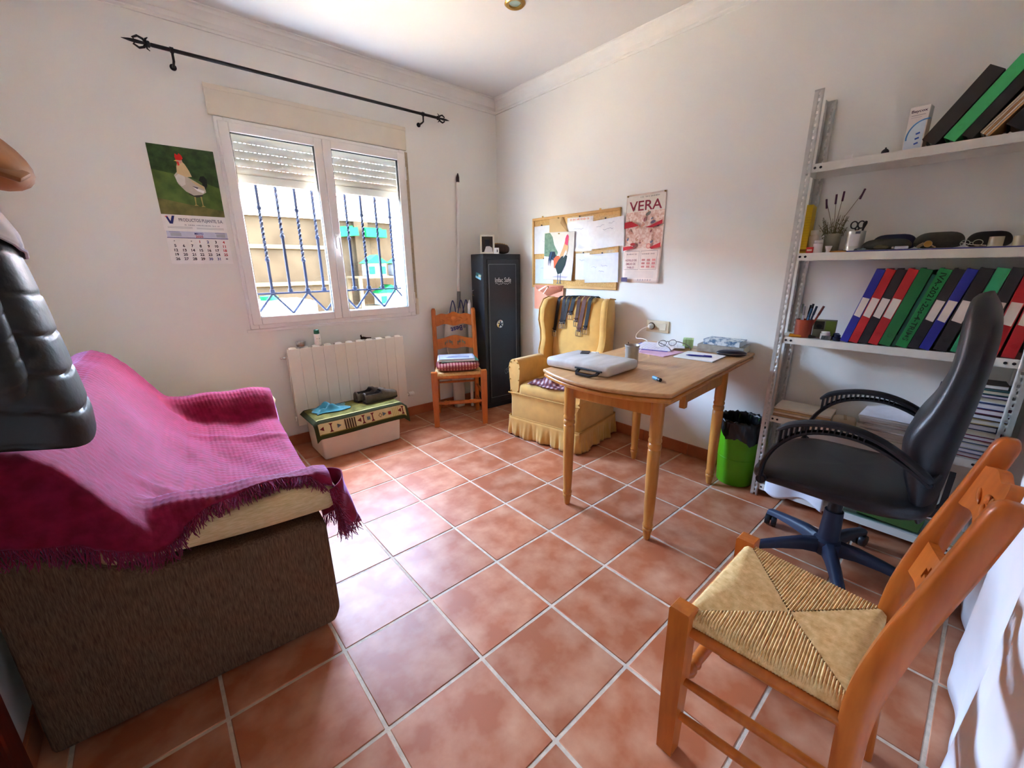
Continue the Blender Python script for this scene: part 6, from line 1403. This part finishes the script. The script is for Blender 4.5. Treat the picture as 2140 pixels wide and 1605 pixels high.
# ---- ring binders: local x across the spine (thickness), y depth, z height; spine faces the room
def binder(lab, col, y, zsh, th_, tilt, h=0.318, dep=0.188, label=True, text=None, xoff=0.0, lcol=(226, 218, 210), shiny=False, gr=None):
    """stands on the shelf with its left lower edge at y and leans to the right by tilt"""
    rot = Euler((tilt, 0, 0))           # lean about the depth axis
    t = T('ring_binder', lab, 'binder', (XF+0.004+xoff, y, zsh+0.0006+th_*math.sin(tilt)), rot=rot, group=gr)
    # in local axes: spine plane x = 0, thickness runs along -y, height +z, depth +x
    cm = M('binder_%02x%02x%02x' % col, col, 0.30 if shiny else 0.42, var=0.05, scale=14, spec=0.5)
    e = th_*math.sin(tilt)              # lift so that the lower right corner rests on the shelf
    m = MB(); o = 0.0
    m.b2(0, 0.0025, -th_, 0, 0, h, 0.001); m.b2(0.0025, dep, -0.0025, 0, 0, h, 0.0008); m.b2(0.0025, dep, -th_, -th_+0.0025, 0, h, 0.0008)
    m.build('binder_cover', cm, t)
    MB().b2(0.012, dep-0.006, -th_+0.004, -0.004, 0.010, h-0.014).build('binder_pages', M('filed_paper', (224, 220, 210), 0.85, var=0.06, scale=80, stretch=(0.2, 30, 0.2)), t)
    if label:
        p = Print(z0=0.0003, fn=lambda x, yy, z: (-z, x, yy)); z0, z1 = h*0.36, h*0.62
        p.poly([(-th_*0.90, z0), (-th_*0.10, z0+0.004), (-th_*0.08, z1), (-th_*0.92, z1)], lcol); p.build('spine_label', t)
    MB().lathe([(0.0095, 0.0), (0.0095, -0.0012), (0.007, -0.0014), (0.007, -0.0002)], (0.0, -th_/2, 0.045), 14, axis='x').build('finger_ring', cm if not text else cm, t)
    if text:
        p = Print(z0=0.0004, fn=lambda x, yy, z: (-z, x, yy)); p.text(text, -th_/2, h*0.52, th_*0.50, (22, 52, 30), wid=h*0.86, rot=PI/2*-1, bold=0.02)
        # mirror so that it reads from the room side
        p.b.v = [(-th_-v[0], v[1], v[2]) for v in p.b.v]; p.b.f = [f[::-1] for f in p.b.f]
        p.build('spine_writing', t)
    return t
BLU, RDB, BKB, GRB, GR2 = (34, 40, 150), (178, 28, 34), (34, 32, 36), (20, 112, 56), (46, 160, 108)
z3 = SHELF[2]
TL = math.radians(13.5)
row = [('blue ring binder at the left end of the leaning row', BLU, 0.034, True, None), ('red ring binder next to the leftmost blue one', RDB, 0.036, True, None), ('black ring binder between two red ones', BKB, 0.036, True, None), ('red ring binder left of the dark green one', RDB, 0.038, True, None),
       ('dark green ring binder without a label', GRB, 0.044, False, None), ('thin teal folder between the two green binders', (30, 110, 96), 0.014, False, None), ('green ring binder lettered IVA 2021 on its spine', (24, 136, 68), 0.042, False, 'IVA-2021-2os-4-TRIMS'), ('black ring binder right of the lettered green one', BKB, 0.036, True, None),
       ('blue ring binder right of the row middle', BLU, 0.036, True, None), ('black ring binder half hidden by the office chair', BKB, 0.044, True, None), ('light green ring binder behind the office chair top', GR2, 0.040, False, None), ('black ring binder right of the light green one', BKB, 0.038, True, None), ('red ring binder, second from the right end', RDB, 0.040, True, None), ('red ring binder at the right end of the leaning row', RDB, 0.040, True, None)]
y = -2.462
tls = [math.radians(13.5-max(0, i-8)*1.4) for i in range(len(row))]
for i, (lab, col, w, lb, tx) in enumerate(row):
    h_ = 0.332 if w > 0.02 else 0.312; w = w*0.9
    if i: y -= max(0.0, h_*(math.sin(tls[i-1])-math.sin(tls[i])))
    binder(lab, col, y, z3, w, tls[i], h_, label=lb, text=tx, xoff=0.002 if w > 0.02 else 0.012)
    y -= (w+0.0012)/math.cos(tls[i])
# ---- top shelf
z1 = SHELF[0]
TL2 = math.radians(33)
yy = -2.590
for (lab, col, w, h_, lb) in (('dark grey ring binder leaning first on the top shelf', (52, 48, 46), 0.050, 0.252, False), ('bright green ring binder leaning on the top shelf', (70, 190, 110), 0.040, 0.270, False), ('black ring binder behind the bright green one', (30, 30, 28), 0.036, 0.285, False)):
    binder(lab, col, yy, z1, w, TL2, h_, label=False, xoff=0.003); yy -= (w+0.001)/math.cos(TL2)
en = T('manila_envelopes', 'wad of manila envelopes leaning on the top shelf', 'envelopes', (XF+0.008, yy-0.002, z1+0.0006+0.0325*math.sin(math.radians(36))), rot=(math.radians(36), 0, 0))
for k in range(5): MB().b2(0, 0.185, -0.006-k*0.0065, -0.0005-k*0.0065, 0, 0.30-0.008*(k % 3), 0.0005).build('envelope_leaf', plain([(206, 190, 162), (222, 208, 186), (196, 150, 96), (226, 214, 196), (206, 160, 104)][k]), en)
binder('black box file at the right end of the top shelf', (34, 32, 32), yy-0.062, z1, 0.055, math.radians(36), 0.26, label=False, xoff=0.003)
mb_ = T('medicine_carton', 'white medicine carton lettered Baycox on the top shelf', 'carton', (XF+0.030, -2.562, z1+0.0006), math.radians(-6))
MB().b2(0, 0.050, -0.030, 0.030, 0, 0.155, 0.0015).build('carton_body', plain((236, 228, 218), 0.5), mb_)
p = Print(z0=0.0002, fn=lambda x, yy, z: (-z, -x, yy)); p.text('Baycox', 0.0, 0.137, 0.013, (70, 40, 60), wid=0.048, bold=0.02); p.rect(-0.022, 0.02, 0.122, 0.125, (190, 180, 176)); p.rect(-0.022, 0.010, 0.115, 0.117, (200, 190, 186))
p.poly([(-0.028, 0.0), (-0.028, 0.05), (-0.012, 0.092), (0.012, 0.105), (0.026, 0.1), (0.026, 0.0)], (214, 228, 236))
for k in range(12):
    a0, a1 = math.radians(80+9*k), math.radians(89+9*k); p.poly([(0.028+0.055*math.cos(a0), 0.045+0.062*math.sin(a0)), (0.028+0.055*math.cos(a1), 0.045+0.062*math.sin(a1)), (0.028+0.050*math.cos(a1), 0.045+0.057*math.sin(a1)), (0.028+0.050*math.cos(a0), 0.045+0.057*math.sin(a0))], (70, 130, 190), lift=(k == 0))
for k in range(3): p.poly([(0.004, 0.052-k*0.018), (0.016, 0.056-k*0.018), (0.014, 0.062-k*0.018), (0.002, 0.058-k*0.018)], (50, 90, 180))
p.build('carton_print', mb_)
cc = T('black_cap_stopper', 'small black rubber stopper on the top shelf', 'stopper', (XF+0.06, -2.475, z1+0.0006)); MB().lathe([(0.012, 0), (0.014, 0.004), (0.012, 0.018), (0.006, 0.024)], seg=14).build('stopper_body', BLACKP, cc); MB().lathe([(0.003, 0.0242), (0.003, 0.030)], seg=8).build('stopper_knob', BLACKP, cc)
tg = T('paper_tag', 'small folded paper tag at the left of the top shelf', 'tag', (XF+0.02, -2.36, z1+0.0006)); MB().b2(-0.001, 0.001, -0.012, 0.012, 0, 0.016).build('tag_card', PAPER, tg); MB().b2(-0.006, -0.001, -0.012, 0.012, 0, 0.001).build('tag_fold', PAPER, tg)
# ---- second shelf
z2 = SHELF[1]
bm_ = T('blue_place_mat', 'thin blue folder lying along the second shelf', 'folder', (XF+0.10, -2.70, z2+0.0006), 0); MB().b2(-0.094, 0.09, -0.30, 0.28, 0, 0.004).build('folder_board', plain((52, 56, 130)), bm_); MB().b2(-0.09, 0.085, -0.295, 0.275, 0.0042, 0.005).build('folder_paper', plain((214, 206, 190)), bm_)
zb_ = z2+0.0062
yb_ = T('yellow_book', 'tall yellow book upright at the left end of the second shelf', 'book', (XF+0.04, -2.232, z2+0.0006), math.radians(8))
MB().b2(0.002, 0.125, -0.020, 0.0, 0.002, 0.215).build('pages', M('pages_220', (220, 208, 180), 0.85), yb_); m = MB(); m.b2(0, 0.128, -0.0225, -0.0202, 0, 0.218); m.b2(0, 0.128, 0.0002, 0.0025, 0, 0.218); m.b2(-0.002, 0.0, -0.0225, 0.0025, 0, 0.218); m.build('cover', plain((222, 182, 30), 0.5), yb_)
m = MB(); [m.b2(-0.0026, -0.0021, -0.0225, 0.0025, 0.03+0.012*k, 0.0306+0.012*k) for k in range(12)]; m.b2(-0.0028, -0.0021, -0.0225, 0.0025, 0.008, 0.018); o = m.build('spine_lines', plain((176, 120, 30)), yb_); o['kind'] = 'stuff'
rb = T('red_carton', 'low red carton in front of the yellow book', 'carton', (XF+0.014, -2.262, z2+0.0006)); MB().b2(0, 0.022, -0.028, 0.0, 0, 0.026, 0.001).build('carton_body', plain((190, 50, 46)), rb); MB().b2(-0.0006, -0.0001, -0.024, -0.004, 0.008, 0.016).build('carton_print', plain((226, 200, 190)), rb)
def jar(name, lab, x, y, z, r, h, mat, cap, cat_='jar'):
    t = T(name, lab, cat_, (x, y, z)); MB().lathe([(r*0.92, 0), (r, 0.002), (r, h*0.72), (r*0.78, h*0.80)], seg=20).build('jar_body', mat, t); MB().lathe([(r*0.84, h*0.802), (r*0.86, h*0.82), (r*0.86, h*0.99), (r*0.8, h)], seg=20).build('jar_lid', cap, t); return t
jar('pill_jar', 'squat white pill jar at the front of the second shelf', XF+0.035, -2.302, z2+0.0006, 0.019, 0.055, plain((230, 222, 220)), WPLAST)
jar('tall_pill_bottle', 'taller white pill bottle behind the squat jar', XF+0.085, -2.268, z2+0.0006, 0.019, 0.105, plain((222, 216, 206)), WPLAST, 'bottle')
cp_ = T('little_cup', 'little white eggcup on the second shelf', 'cup', (XF+0.026, -2.347, z2+0.0006)); MB().lathe([(0.010, 0), (0.008, 0.006), (0.014, 0.028), (0.0128, 0.028), (0.007, 0.007), (0, 0.007)], seg=16).build('cup_wall', WPLAST, cp_); MB().lathe([(0.0, 0.018), (0.0108, 0.018), (0, 0.019)], seg=12).build('cup_contents', plain((170, 130, 100)), cp_)
wd = T('wood_strip', 'short varnished wood strip on the second shelf', 'wood strip', (XF+0.025, -2.385, z2+0.0006), math.radians(85)); MB().b2(-0.03, 0.03, -0.008, 0.008, 0, 0.006, 0.001).build('strip_body', M('varnished_strip', (196, 140, 60), 0.5), wd); MB().b2(-0.02, 0.01, -0.004, 0.004, 0.0062, 0.0075).build('strip_inlay', M('strip_inlay', (120, 80, 40), 0.5), wd)
# dried lavender in a glass
lv = T('dried_flowers', 'dried lavender sprigs in a dusty glass on the second shelf', 'dried flowers', (XF+0.115, -2.335, z2+0.0006))
MB().lathe([(0.026, 0), (0.030, 0.003), (0.034, 0.085), (0.0325, 0.085), (0.0285, 0.005), (0, 0.005)], seg=20).build('glass', M('dusty_glass', (150, 146, 120), 0.3, var=0.1), lv)
DRY = M('dried_stem', (120, 112, 78), 0.9, var=0.2); LAV = M('dried_lavender', (96, 58, 84), 0.9, var=0.2); rl_ = random.Random(4)
st_ = MB(); fl_ = MB()
for k in range(46):
    a = rl_.uniform(0, 2*PI); r0 = rl_.uniform(0, 0.02); r1 = rl_.uniform(0.02, 0.065); h = rl_.uniform(0.10, 0.17); p0 = Vector((r0*math.cos(a), r0*math.sin(a), 0.02)); p1 = Vector((r1*math.cos(a)*0.6, r1*math.sin(a)*1.0, h)); st_.tube([p0, p0.lerp(p1, 0.5)+Vector((0.004, 0, 0.01)), p1], [0.0012, 0.001, 0.0008], 4)
    for q in range(4): c = p0.lerp(p1, 0.5+0.12*q); st_.ell(c+Vector((rl_.uniform(-.006, .006), rl_.uniform(-.006, .006), 0)), (0.0022, 0.0012, 0.006), 5, 4, rot=(rl_.uniform(-1, 1), rl_.uniform(-1, 1), 0))
o = st_.build('stems', DRY, lv); o['kind'] = 'stuff'
for (dy, dx, h) in ((0.05, 0.0, 0.235), (-0.01, 0.01, 0.262), (0.012, -0.01, 0.25), (-0.085, 0.0, 0.262)):
    MB().tube([(0, 0, 0.05), (dx*0.5, dy*0.35, h*0.6), (dx, dy, h)], 0.001, 4).build('flower_stem', DRY, lv)
    for q in range(7): fl_.ell((dx, dy*(0.9+0.02*q), h-0.03+0.006*q), (0.004, 0.005, 0.004), 6, 4)
o = fl_.build('lavender_heads', LAV, lv); o['kind'] = 'stuff'
# tin with scissors
tn = T('scissor_tin', 'silver tin holding scissors on the second shelf', 'tin', (XF+0.062, -2.432, z2+0.0006)); MB().lathe([(0.033, 0), (0.035, 0.002), (0.035, 0.088), (0.0335, 0.088), (0.0335, 0.004), (0, 0.004)], seg=26).build('tin_wall', M('pale_tin', (190, 192, 186), 0.3, metal=0.6, var=0.06), tn)
p = Print(z0=0.0353, fn=lambda x, y, z: (-z*math.cos(x/0.0353), -z*math.sin(x/0.0353), y)); 
for k in range(6): p.rect(-0.02+k*0.007, -0.013+k*0.007, 0.024, 0.074, (206, 204, 206), lift=False)
for k in range(3): p.rect(0.004+k*0.006, 0.010+k*0.006, 0.076, 0.086, (90, 92, 110), lift=False)
p.build('tin_label', tn)
sc_ = T('scissors', 'black handled scissors standing in the silver tin', 'scissors', (XF+0.062, -2.432, z2+0.012))
for s in (-1, 1):
    cy_ = s*0.013; bl = MB(); bl.b2(-0.001+0.0012*s, 0.0002+0.0012*s, -0.006+cy_*0.2, 0.004+cy_*0.2, 0.0, 0.085); bl.build('blade', CHROME, sc_); MB().tube([(0.0012*s, cy_+0.012*math.cos(a*PI/9), 0.104+0.015*math.sin(a*PI/9)) for a in range(18)], 0.003, 6, closed=True).build('finger_loop', BLACKP, sc_)
    MB().tube([(0.0012*s, cy_*0.3, 0.083), (0.0012*s, cy_*0.7, 0.091)], 0.0035, 6).build('shank', BLACKP, sc_)
kn = T('craft_knife', 'black handled tool beside the scissors in the tin', 'knife', (XF+0.055, -2.452, z2+0.012)); MB().tube([(0, 0, 0), (0.002, -0.002, 0.085), (0.003, -0.006, 0.108), (0.003, -0.010, 0.118)], [0.003, 0.004, 0.008, 0.004], 8).build('handle', BLACKP, kn); MB().b2(-0.0006, 0.0006, -0.002, 0.002, -0.006, 0.0).build('blade', CHROME, kn)
bb_ = T('blue_bead_cluster', 'little cluster of grey blue beads by the tin', 'beads', (XF+0.022, -2.462, z2+0.0006)); 
for k in range(5): MB().ell((0.004*(k % 2), 0.012-0.011*k*0.7, 0.0065+0.003*(k % 2)), (0.0065, 0.0065, 0.0065), 10, 8).build('bead', plain((110, 130, 134)), bb_)
# eyeglass cases and small stuff on the blue folder
GC = M('grey_felt_case', (58, 56, 48), 0.85, var=0.15, scale=60)
def softcase(name, lab, x, y, z, L, W_, H_, rz_, mat, tilt=0.0):
    t = T(name, lab, 'eyeglass case', (x, y, z), rot=(tilt, 0, rz_))
    m = MB(); m.grid(lambda u, v: (W_/2*math.cos(2*PI*u)*math.cos(PI/2*v)**0.5, L/2*math.copysign(abs(math.sin(2*PI*u))**0.8, math.sin(2*PI*u))*math.cos(PI/2*v)**0.5, H_*0.35+H_*0.65*math.sin(PI/2*v)), 32, 8, closeu=True); m.build('case_lid', mat, t, ang=180)
    m = MB(); m.grid(lambda u, v: (W_/2*math.cos(2*PI*u)*math.cos(PI/2*v)**0.4, L/2*math.copysign(abs(math.sin(2*PI*u))**0.8, math.sin(2*PI*u))*math.cos(PI/2*v)**0.4, H_*0.34*(1-math.sin(PI/2*v))), 32, 6, closeu=True); m.build('case_base', mat, t, ang=180); return t
softcase('dark_eyeglass_case', 'dark grey oval eyeglass case left of middle on the second shelf', XF+0.060, -2.545, zb_, 0.165, 0.062, 0.044, math.radians(2), GC)
softcase('large_eyeglass_case', 'larger dark grey eyeglass case in the middle of the second shelf', XF+0.065, -2.705, zb_, 0.150, 0.068, 0.062, 0.0, GC)
softcase('navy_eyeglass_case', 'navy blue eyeglass case lying behind the left grey case', XF+0.150, -2.555, zb_, 0.155, 0.060, 0.066, math.radians(-4), M('navy_case', (24, 28, 66), 0.6, var=0.12))
softcase('open_eyeglass_case', 'open black eyeglass case propped right of middle on the second shelf', XF+0.150, -2.840, zb_, 0.125, 0.06, 0.060, math.radians(-4), M('black_felt', (34, 33, 34), 0.85))
pe = T('olive_pebble', 'flat olive pebble in front of the left grey case', 'pebble', (XF+0.019, -2.535, zb_)); m = MB(); m.ell((0, 0, 0.009), (0.010, 0.026, 0.009), 20, 10); m.build('pebble_body', M('olive_stone', (92, 84, 58), 0.7, var=0.15), pe); MB().ell((-0.002, 0.006, 0.0172), (0.005, 0.012, 0.0012), 10, 6).build('pebble_vein', M('pale_stone', (130, 120, 90), 0.8), pe)
lt = T('white_lighter', 'small white and blue lighter on the shelf edge', 'lighter', (XF+0.016, -2.600, zb_), 0.1); MB().b2(-0.006, 0.006, -0.024, 0.02, 0, 0.011, 0.002).build('lighter_body', plain((206, 214, 226), 0.4), lt); MB().b2(-0.005, 0.005, 0.0205, 0.03, 0.001, 0.010, 0.002).build('lighter_head', CHROME, lt)
wt = T('wrist_watch', 'old wrist watch in front of the larger eyeglass case', 'watch', (XF+0.016, -2.680, zb_)); MB().lathe([(0.012, -0.003), (0.013, 0), (0.012, 0.003)], (0, 0, 0.016), 18, axis='x').build('watch_case', BRASS, wt); MB().tube([(0.002, 0.012, 0.018), (0.003, 0.022, 0.012), (0.004, 0.03, 0.003)], 0.003, 6, sq=(1, 2)).build('watch_strap', M('tan_strap', (150, 128, 96), 0.7), wt); MB().tube([(0.0, -0.010, 0.012), (0.0, -0.016, 0.006), (0.0, -0.024, 0.002)], 0.003, 6).build('watch_strap', M('tan_strap', (150, 128, 96), 0.7), wt)
gl2 = T('reading_glasses', 'folded reading glasses right of the larger eyeglass case', 'spectacles', (XF+0.022, -2.800, zb_))
for s in (-1, 1): MB().tube([(0.002*s, s*0.017+0.013*math.cos(a*PI/8), 0.014+0.011*math.sin(a*PI/8)) for a in range(16)], 0.0012, 5, closed=True).build('rim', M('pale_metal', (170, 176, 160), 0.4, metal=0.5), gl2)
MB().tube([(0, -0.004, 0.016), (0, 0.004, 0.016)], 0.0012, 5).build('bridge', CHROME, gl2); MB().tube([(0.006, 0.03, 0.018), (0.010, 0.0, 0.008), (0.014, -0.04, 0.004)], 0.0014, 5).build('temple_arm', CHROME, gl2)
for k, (yy, r, lab) in enumerate(((-2.862, 0.016, 'shiny tape roll left of the two on the second shelf'), (-2.925, 0.018, 'shiny tape roll right of the two on the second shelf'))):
    t = T('tape_roll', lab, 'tape roll', (XF+0.035, yy, zb_)); MB().lathe([(r*0.6, 0), (r*1.25, 0), (r*1.25, 0.034), (r*0.6, 0.034)], seg=22, cap=False).build('tape_wall', M('packing_tape', (186, 176, 150), 0.2, spec=0.7), t); MB().lathe([(r*0.58, 0.001), (r*0.62, 0.001), (r*0.62, 0.033), (r*0.58, 0.033)], seg=18, cap=False).build('tape_core', plain((150, 120, 84)), t)
wc = T('white_ware_box', 'white box at the right end of the second shelf', 'box', (XF+0.03, -2.985, z2+0.0006)); MB().b2(0, 0.10, -0.036, 0.014, 0, 0.040, 0.002).build('box_body', PAPER, wc); MB().b2(-0.002, 0.102, -0.038, 0.016, 0.0402, 0.052, 0.002).build('box_lid', plain((226, 214, 204)), wc)
# ---- third shelf, left end
pp = T('terracotta_pen_pot', 'terracotta pot full of pens on the third shelf', 'pen pot', (XF+0.045, -2.300, z3+0.0006)); MB().lathe([(0.033, 0), (0.036, 0.003), (0.038, 0.088), (0.0355, 0.088), (0.0335, 0.006), (0, 0.006)], seg=26).build('pot_wall', M('terracotta_pot', (158, 66, 36), 0.4, var=0.08), pp)
for k, (dx, dy, tx, ty, h, col, lab) in enumerate(((0.0, 0.010, 0.02, 0.06, 0.155, (196, 214, 196), 'white and green pen in the terracotta pot'), (-0.01, 0.004, -0.02, 0.02, 0.145, (216, 216, 222), 'white pen in the terracotta pot'), (0.006, -0.004, 0.0, -0.12, 0.158, (30, 32, 44), 'black pen upright in the terracotta pot'), (-0.004, -0.010, 0.03, -0.20, 0.150, (34, 46, 80), 'navy pen leaning in the terracotta pot'), (0.002, -0.014, 0.0, -0.36, 0.158, (150, 62, 42), 'red brown marker leaning far right in the pot'), (0.012, 0.0, 0.10, -0.06, 0.150, (26, 26, 30), 'black pencil at the back of the pot'), (-0.014, -0.004, -0.05, -0.16, 0.138, (60, 110, 150), 'blue pen at the front of the pot'))):
    t = T('pen', lab, 'pen', (XF+0.045+dx, -2.300+dy, z3+0.008)); d = Vector((tx, ty, 1)).normalized(); m = MB(); m.tube([d*0.0, d*(h*0.7)], 0.0045, 8); m.build('pen_barrel', plain(col, 0.4), t); MB().tube([d*(h*0.7), d*(h*0.72), d*h], [0.0046, 0.0055, 0.005], 8).build('pen_cap', plain(tuple(int(c*0.7) for c in col), 0.4), t)
tb_ = T('tea_carton', 'small green and grey tea carton beside the pen pot', 'carton', (XF+0.085, -2.375, z3+0.0006), math.radians(10)); MB().b2(0, 0.045, -0.048, 0.044, 0, 0.085, 0.001).build('carton_body', plain((150, 156, 132)), tb_); p = Print(z0=0.0002, fn=lambda x, yy, z: (-z, -x, yy)); p.rect(-0.04, 0.0, 0.04, 0.08, (60, 60, 52)); p.rect(0.005, 0.046, 0.004, 0.083, (128, 158, 70)); p.oval(-0.02, 0.055, 0.012, 0.010, (30, 32, 34)); p.build('carton_print', tb_)
jr = jar('cream_tub', 'white tub in front of the tea carton', XF+0.055, -2.392, z3+0.0006, 0.020, 0.036, plain((226, 222, 214)), WPLAST, 'tub')
pl2 = T('yellow_pliers', 'pliers with yellow grips lying on the third shelf', 'pliers', (XF+0.034, -2.325, z3+0.0006), math.radians(-78)); YG = M('yellow_grip', (212, 150, 30), 0.5)
for s in (-1, 1): MB().tube([(-0.005, s*0.004, 0.008), (-0.03, s*0.016, 0.008), (-0.075, s*0.020, 0.007)], [0.005, 0.007, 0.006], 8).build('grip', YG, pl2)
MB().tube([(-0.006, 0, 0.008), (0.008, 0, 0.008), (0.035, 0, 0.006)], [0.007, 0.009, 0.003], 8).build('jaws', M('dark_steel', (80, 78, 74), 0.4, metal=0.8), pl2)
cl = T('grey_clip_bundle', 'bundle of grey binder clips on the third shelf', 'clips', (XF+0.030, -2.405, z3+0.0006)); 
for k in range(3): MB().prism([(-0.012, 0), (0.012, 0), (0.002, 0.018), (-0.002, 0.018)], -0.018+0.013*k, -0.006+0.013*k, 'y').build('clip', plain((84, 84, 78), 0.5), cl)
for k, (yy, col, lab) in enumerate(((-2.432, (34, 44, 70), 'dark blue glue stick top on the third shelf'), (-2.445, (30, 34, 50), 'small dark inkpot at the shelf front'))):
    t = T('ink_pot' if k else 'glue_stick', lab, 'pot', (XF+(0.075, 0.030)[k], yy, z3+0.0006)); MB().lathe([(0.014, 0), (0.016, 0.003), (0.016, 0.014), (0.012, 0.018)], seg=18).build('pot_body', plain(col, 0.3), t); MB().lathe([(0.011, 0.0182), (0.012, 0.020), (0.012, 0.028), (0.009, 0.030)], seg=16).build('pot_cap', plain(tuple(int(c*1.3) for c in col), 0.3), t)
# ---- fourth shelf
z4 = SHELF[3]
ar_ = T('cardboard_folder_pile', 'beige cardboard sheets lying at the left of the fourth shelf', 'cardboard', (XF+0.095, -2.345, z4+0.0006), math.radians(4))
for k in range(4): MB().b2(-0.080+0.003*k, 0.090, -0.135, 0.110, 0.001+k*0.012, 0.011+k*0.012, 0.001).build('card_sheet', plain([(176, 140, 98), (216, 200, 176), (196, 160, 112), (226, 214, 196)][k]), ar_)
er = T('wrapped_soap_block', 'beige wrapped block on the fourth shelf', 'block', (XF+0.055, -2.535, z4+0.0006), math.radians(12)); m = MB(); m.box((0, 0, 0.028), (0.075, 0.09, 0.054), 0.014, seg=3); m.build('block_body', M('beige_wrap', (196, 180, 152), 0.6, var=0.06), er); MB().b2(-0.038, 0.038, -0.006, 0.006, 0.0535, 0.056).build('paper_band', plain((170, 150, 120)), er)
r5 = random.Random(12)
for q, (yy, n, lab, w, d) in enumerate(((-2.700, 9, 'messy pile of white papers in the middle of the fourth shelf', 0.17, 0.21),)):
    t = T('paper_pile', lab, 'papers', (XF+0.098, yy, z4+0.0006), 0); z = 0.0
    for k in range(n):
        h = r5.uniform(0.006, 0.014); a = r5.uniform(-0.12, 0.12); m = MB(); m.box((r5.uniform(-.006, .006), r5.uniform(-.012, .012), z+h/2), (w, d, h-0.0006), 0.001, rot=(0, 0, a)); m.build('paper_wad', plain(r5.choice([(222, 214, 206), (208, 198, 190), (232, 228, 230), (196, 184, 172)])), t); z += h
    m = MB(); m.grid(lambda u, v: ((u-.5)*0.18, (v-.5)*0.22, z+0.002+0.02*sm((u-.4)/.6)*sm((0.5-abs(v-.5))/.3)), 8, 8); m.build('curled_sheet', plain((236, 234, 240)), t, ang=180, thick=0.0006)
cols = [(150, 40, 40), (90, 100, 130), (196, 186, 160), (60, 76, 110), (120, 30, 60), (210, 204, 196), (40, 50, 84), (196, 170, 110), (70, 46, 40), (110, 36, 70), (52, 70, 120), (226, 226, 230), (66, 60, 96), (36, 92, 96)]
zz_ = z4+0.0006
places = ('at the bottom of', 'second from the bottom of', 'third from the bottom of', 'fourth from the bottom of', 'fifth from the bottom of', 'sixth from the bottom of', 'seventh from the bottom of', 'seventh from the top of', 'sixth from the top of', 'fifth from the top of', 'fourth from the top of', 'third from the top of', 'second from the top of', 'on top of')
for k, c in enumerate(cols):
    th_ = (0.020, 0.018, 0.022, 0.020, 0.018, 0.022, 0.024, 0.022, 0.020, 0.022, 0.024, 0.020, 0.014, 0.018)[k]
    book('stacked_book', 'book '+places[k]+' the tall pile on the fourth shelf', (XF+0.092+r5.uniform(-.008, .008), -2.925+r5.uniform(-.008, .008), zz_), PI+r5.uniform(-0.06, 0.06), 0.145+r5.uniform(-.01, .01), 0.195+r5.uniform(-.012, .012), th_, c, r5.choice([(226, 220, 206), (206, 196, 170), (214, 208, 210)]))
    zz_ += th_+0.0006
bkx = T('brown_notebook', 'small dark brown notebook on the very top of the book pile', 'notebook', (XF+0.09, -2.93, zz_), 0.1); MB().b2(-0.05, 0.05, -0.07, 0.07, 0.002, 0.014).build('pages', PAPER, bkx); m = MB(); m.b2(-0.053, 0.053, -0.073, 0.073, 0.0145, 0.017); m.b2(-0.053, 0.053, -0.073, 0.073, 0, 0.0015); m.build('cover', plain((60, 48, 40)), bkx)
rd = T('red_booklet', 'thin red booklet standing at the front of the book pile', 'booklet', (XF+0.004, -2.835, z4+0.0006), math.radians(-6)); MB().b2(0, 0.012, -0.004, 0.004, 0, 0.075).build('booklet_pages', PAPER, rd); m = MB(); m.b2(-0.001, 0.013, 0.0041, 0.0055, 0, 0.077); m.b2(-0.001, 0.013, -0.0055, -0.0041, 0, 0.077); m.b2(-0.0016, -0.0004, -0.0055, 0.0055, 0, 0.077); m.build('booklet_cover', plain((186, 40, 40)), rd)
# ---- bottom shelf
z5 = SHELF[4]
pb_ = T('white_plastic_bag', 'crumpled white plastic bag at the left of the bottom shelf', 'bag', (XF+0.085, -2.385, z5+0.0008))
def crump(u, v):
    a = 2*PI*u; ph_ = PI/2*v; r = 1+0.10*math.sin(5*a+3*v)+0.06*math.sin(9*a-4*v)
    return (0.083*math.cos(a)*math.cos(ph_)**0.7*min(1.0, r), 0.150*math.sin(a)*math.cos(ph_)**0.7*r, 0.004+0.125*math.sin(ph_)*(1+0.15*math.sin(7*a)))
m = MB(); m.grid(crump, 60, 24, closeu=True); m.build('bag_body', M('white_bag_film', (232, 232, 238), 0.35, var=0.03), pb_, ang=180)
m = MB(); m.grid(lambda u, v: (-0.088-0.010*math.sin(8*u)-0.006, lerp(0.12, -0.15, u), 0.06-v*(0.085+0.02*math.sin(7*u))), 24, 8); m.build('bag_flap', M('white_bag_film', (232, 232, 238)), pb_, ang=180, thick=0.001)
gp = T('glass_sheets', 'stack of clear glass sheets on the bottom shelf', 'glass sheets', (XF+0.100, -2.745, z5+0.0008), math.radians(3))
for k in range(3): MB().b2(-0.09+0.004*k, 0.092, -0.20+0.01*k, 0.14, 0.0005+k*0.0045, 0.0040+k*0.0045).build('glass_pane', thin_glass('green_glass', (0.82, 0.92, 0.88), 0.12), gp)
gf = T('green_cutting_mat', 'green mat lying on the glass sheets of the bottom shelf', 'mat', (XF+0.092, -2.775, z5+0.0148), math.radians(-4)); MB().b2(-0.075, 0.075, -0.11, 0.11, 0, 0.003).build('mat_sheet', plain((78, 112, 52)), gf); MB().b2(-0.078, -0.0752, -0.11, 0.11, 0, 0.002).build('mat_edge', plain((60, 92, 40)), gf)
tf = T('tan_folder', 'tan folder at the right end of the bottom shelf', 'folder', (XF+0.10, -2.965, z5+0.0008), 0.02); MB().b2(-0.09, 0.09, -0.055, 0.055, 0.0, 0.006).build('folder_board', plain((186, 164, 120)), tf); MB().b2(-0.085, 0.085, -0.05, 0.05, 0.0062, 0.009).build('folder_paper', plain((210, 200, 176)), tf)
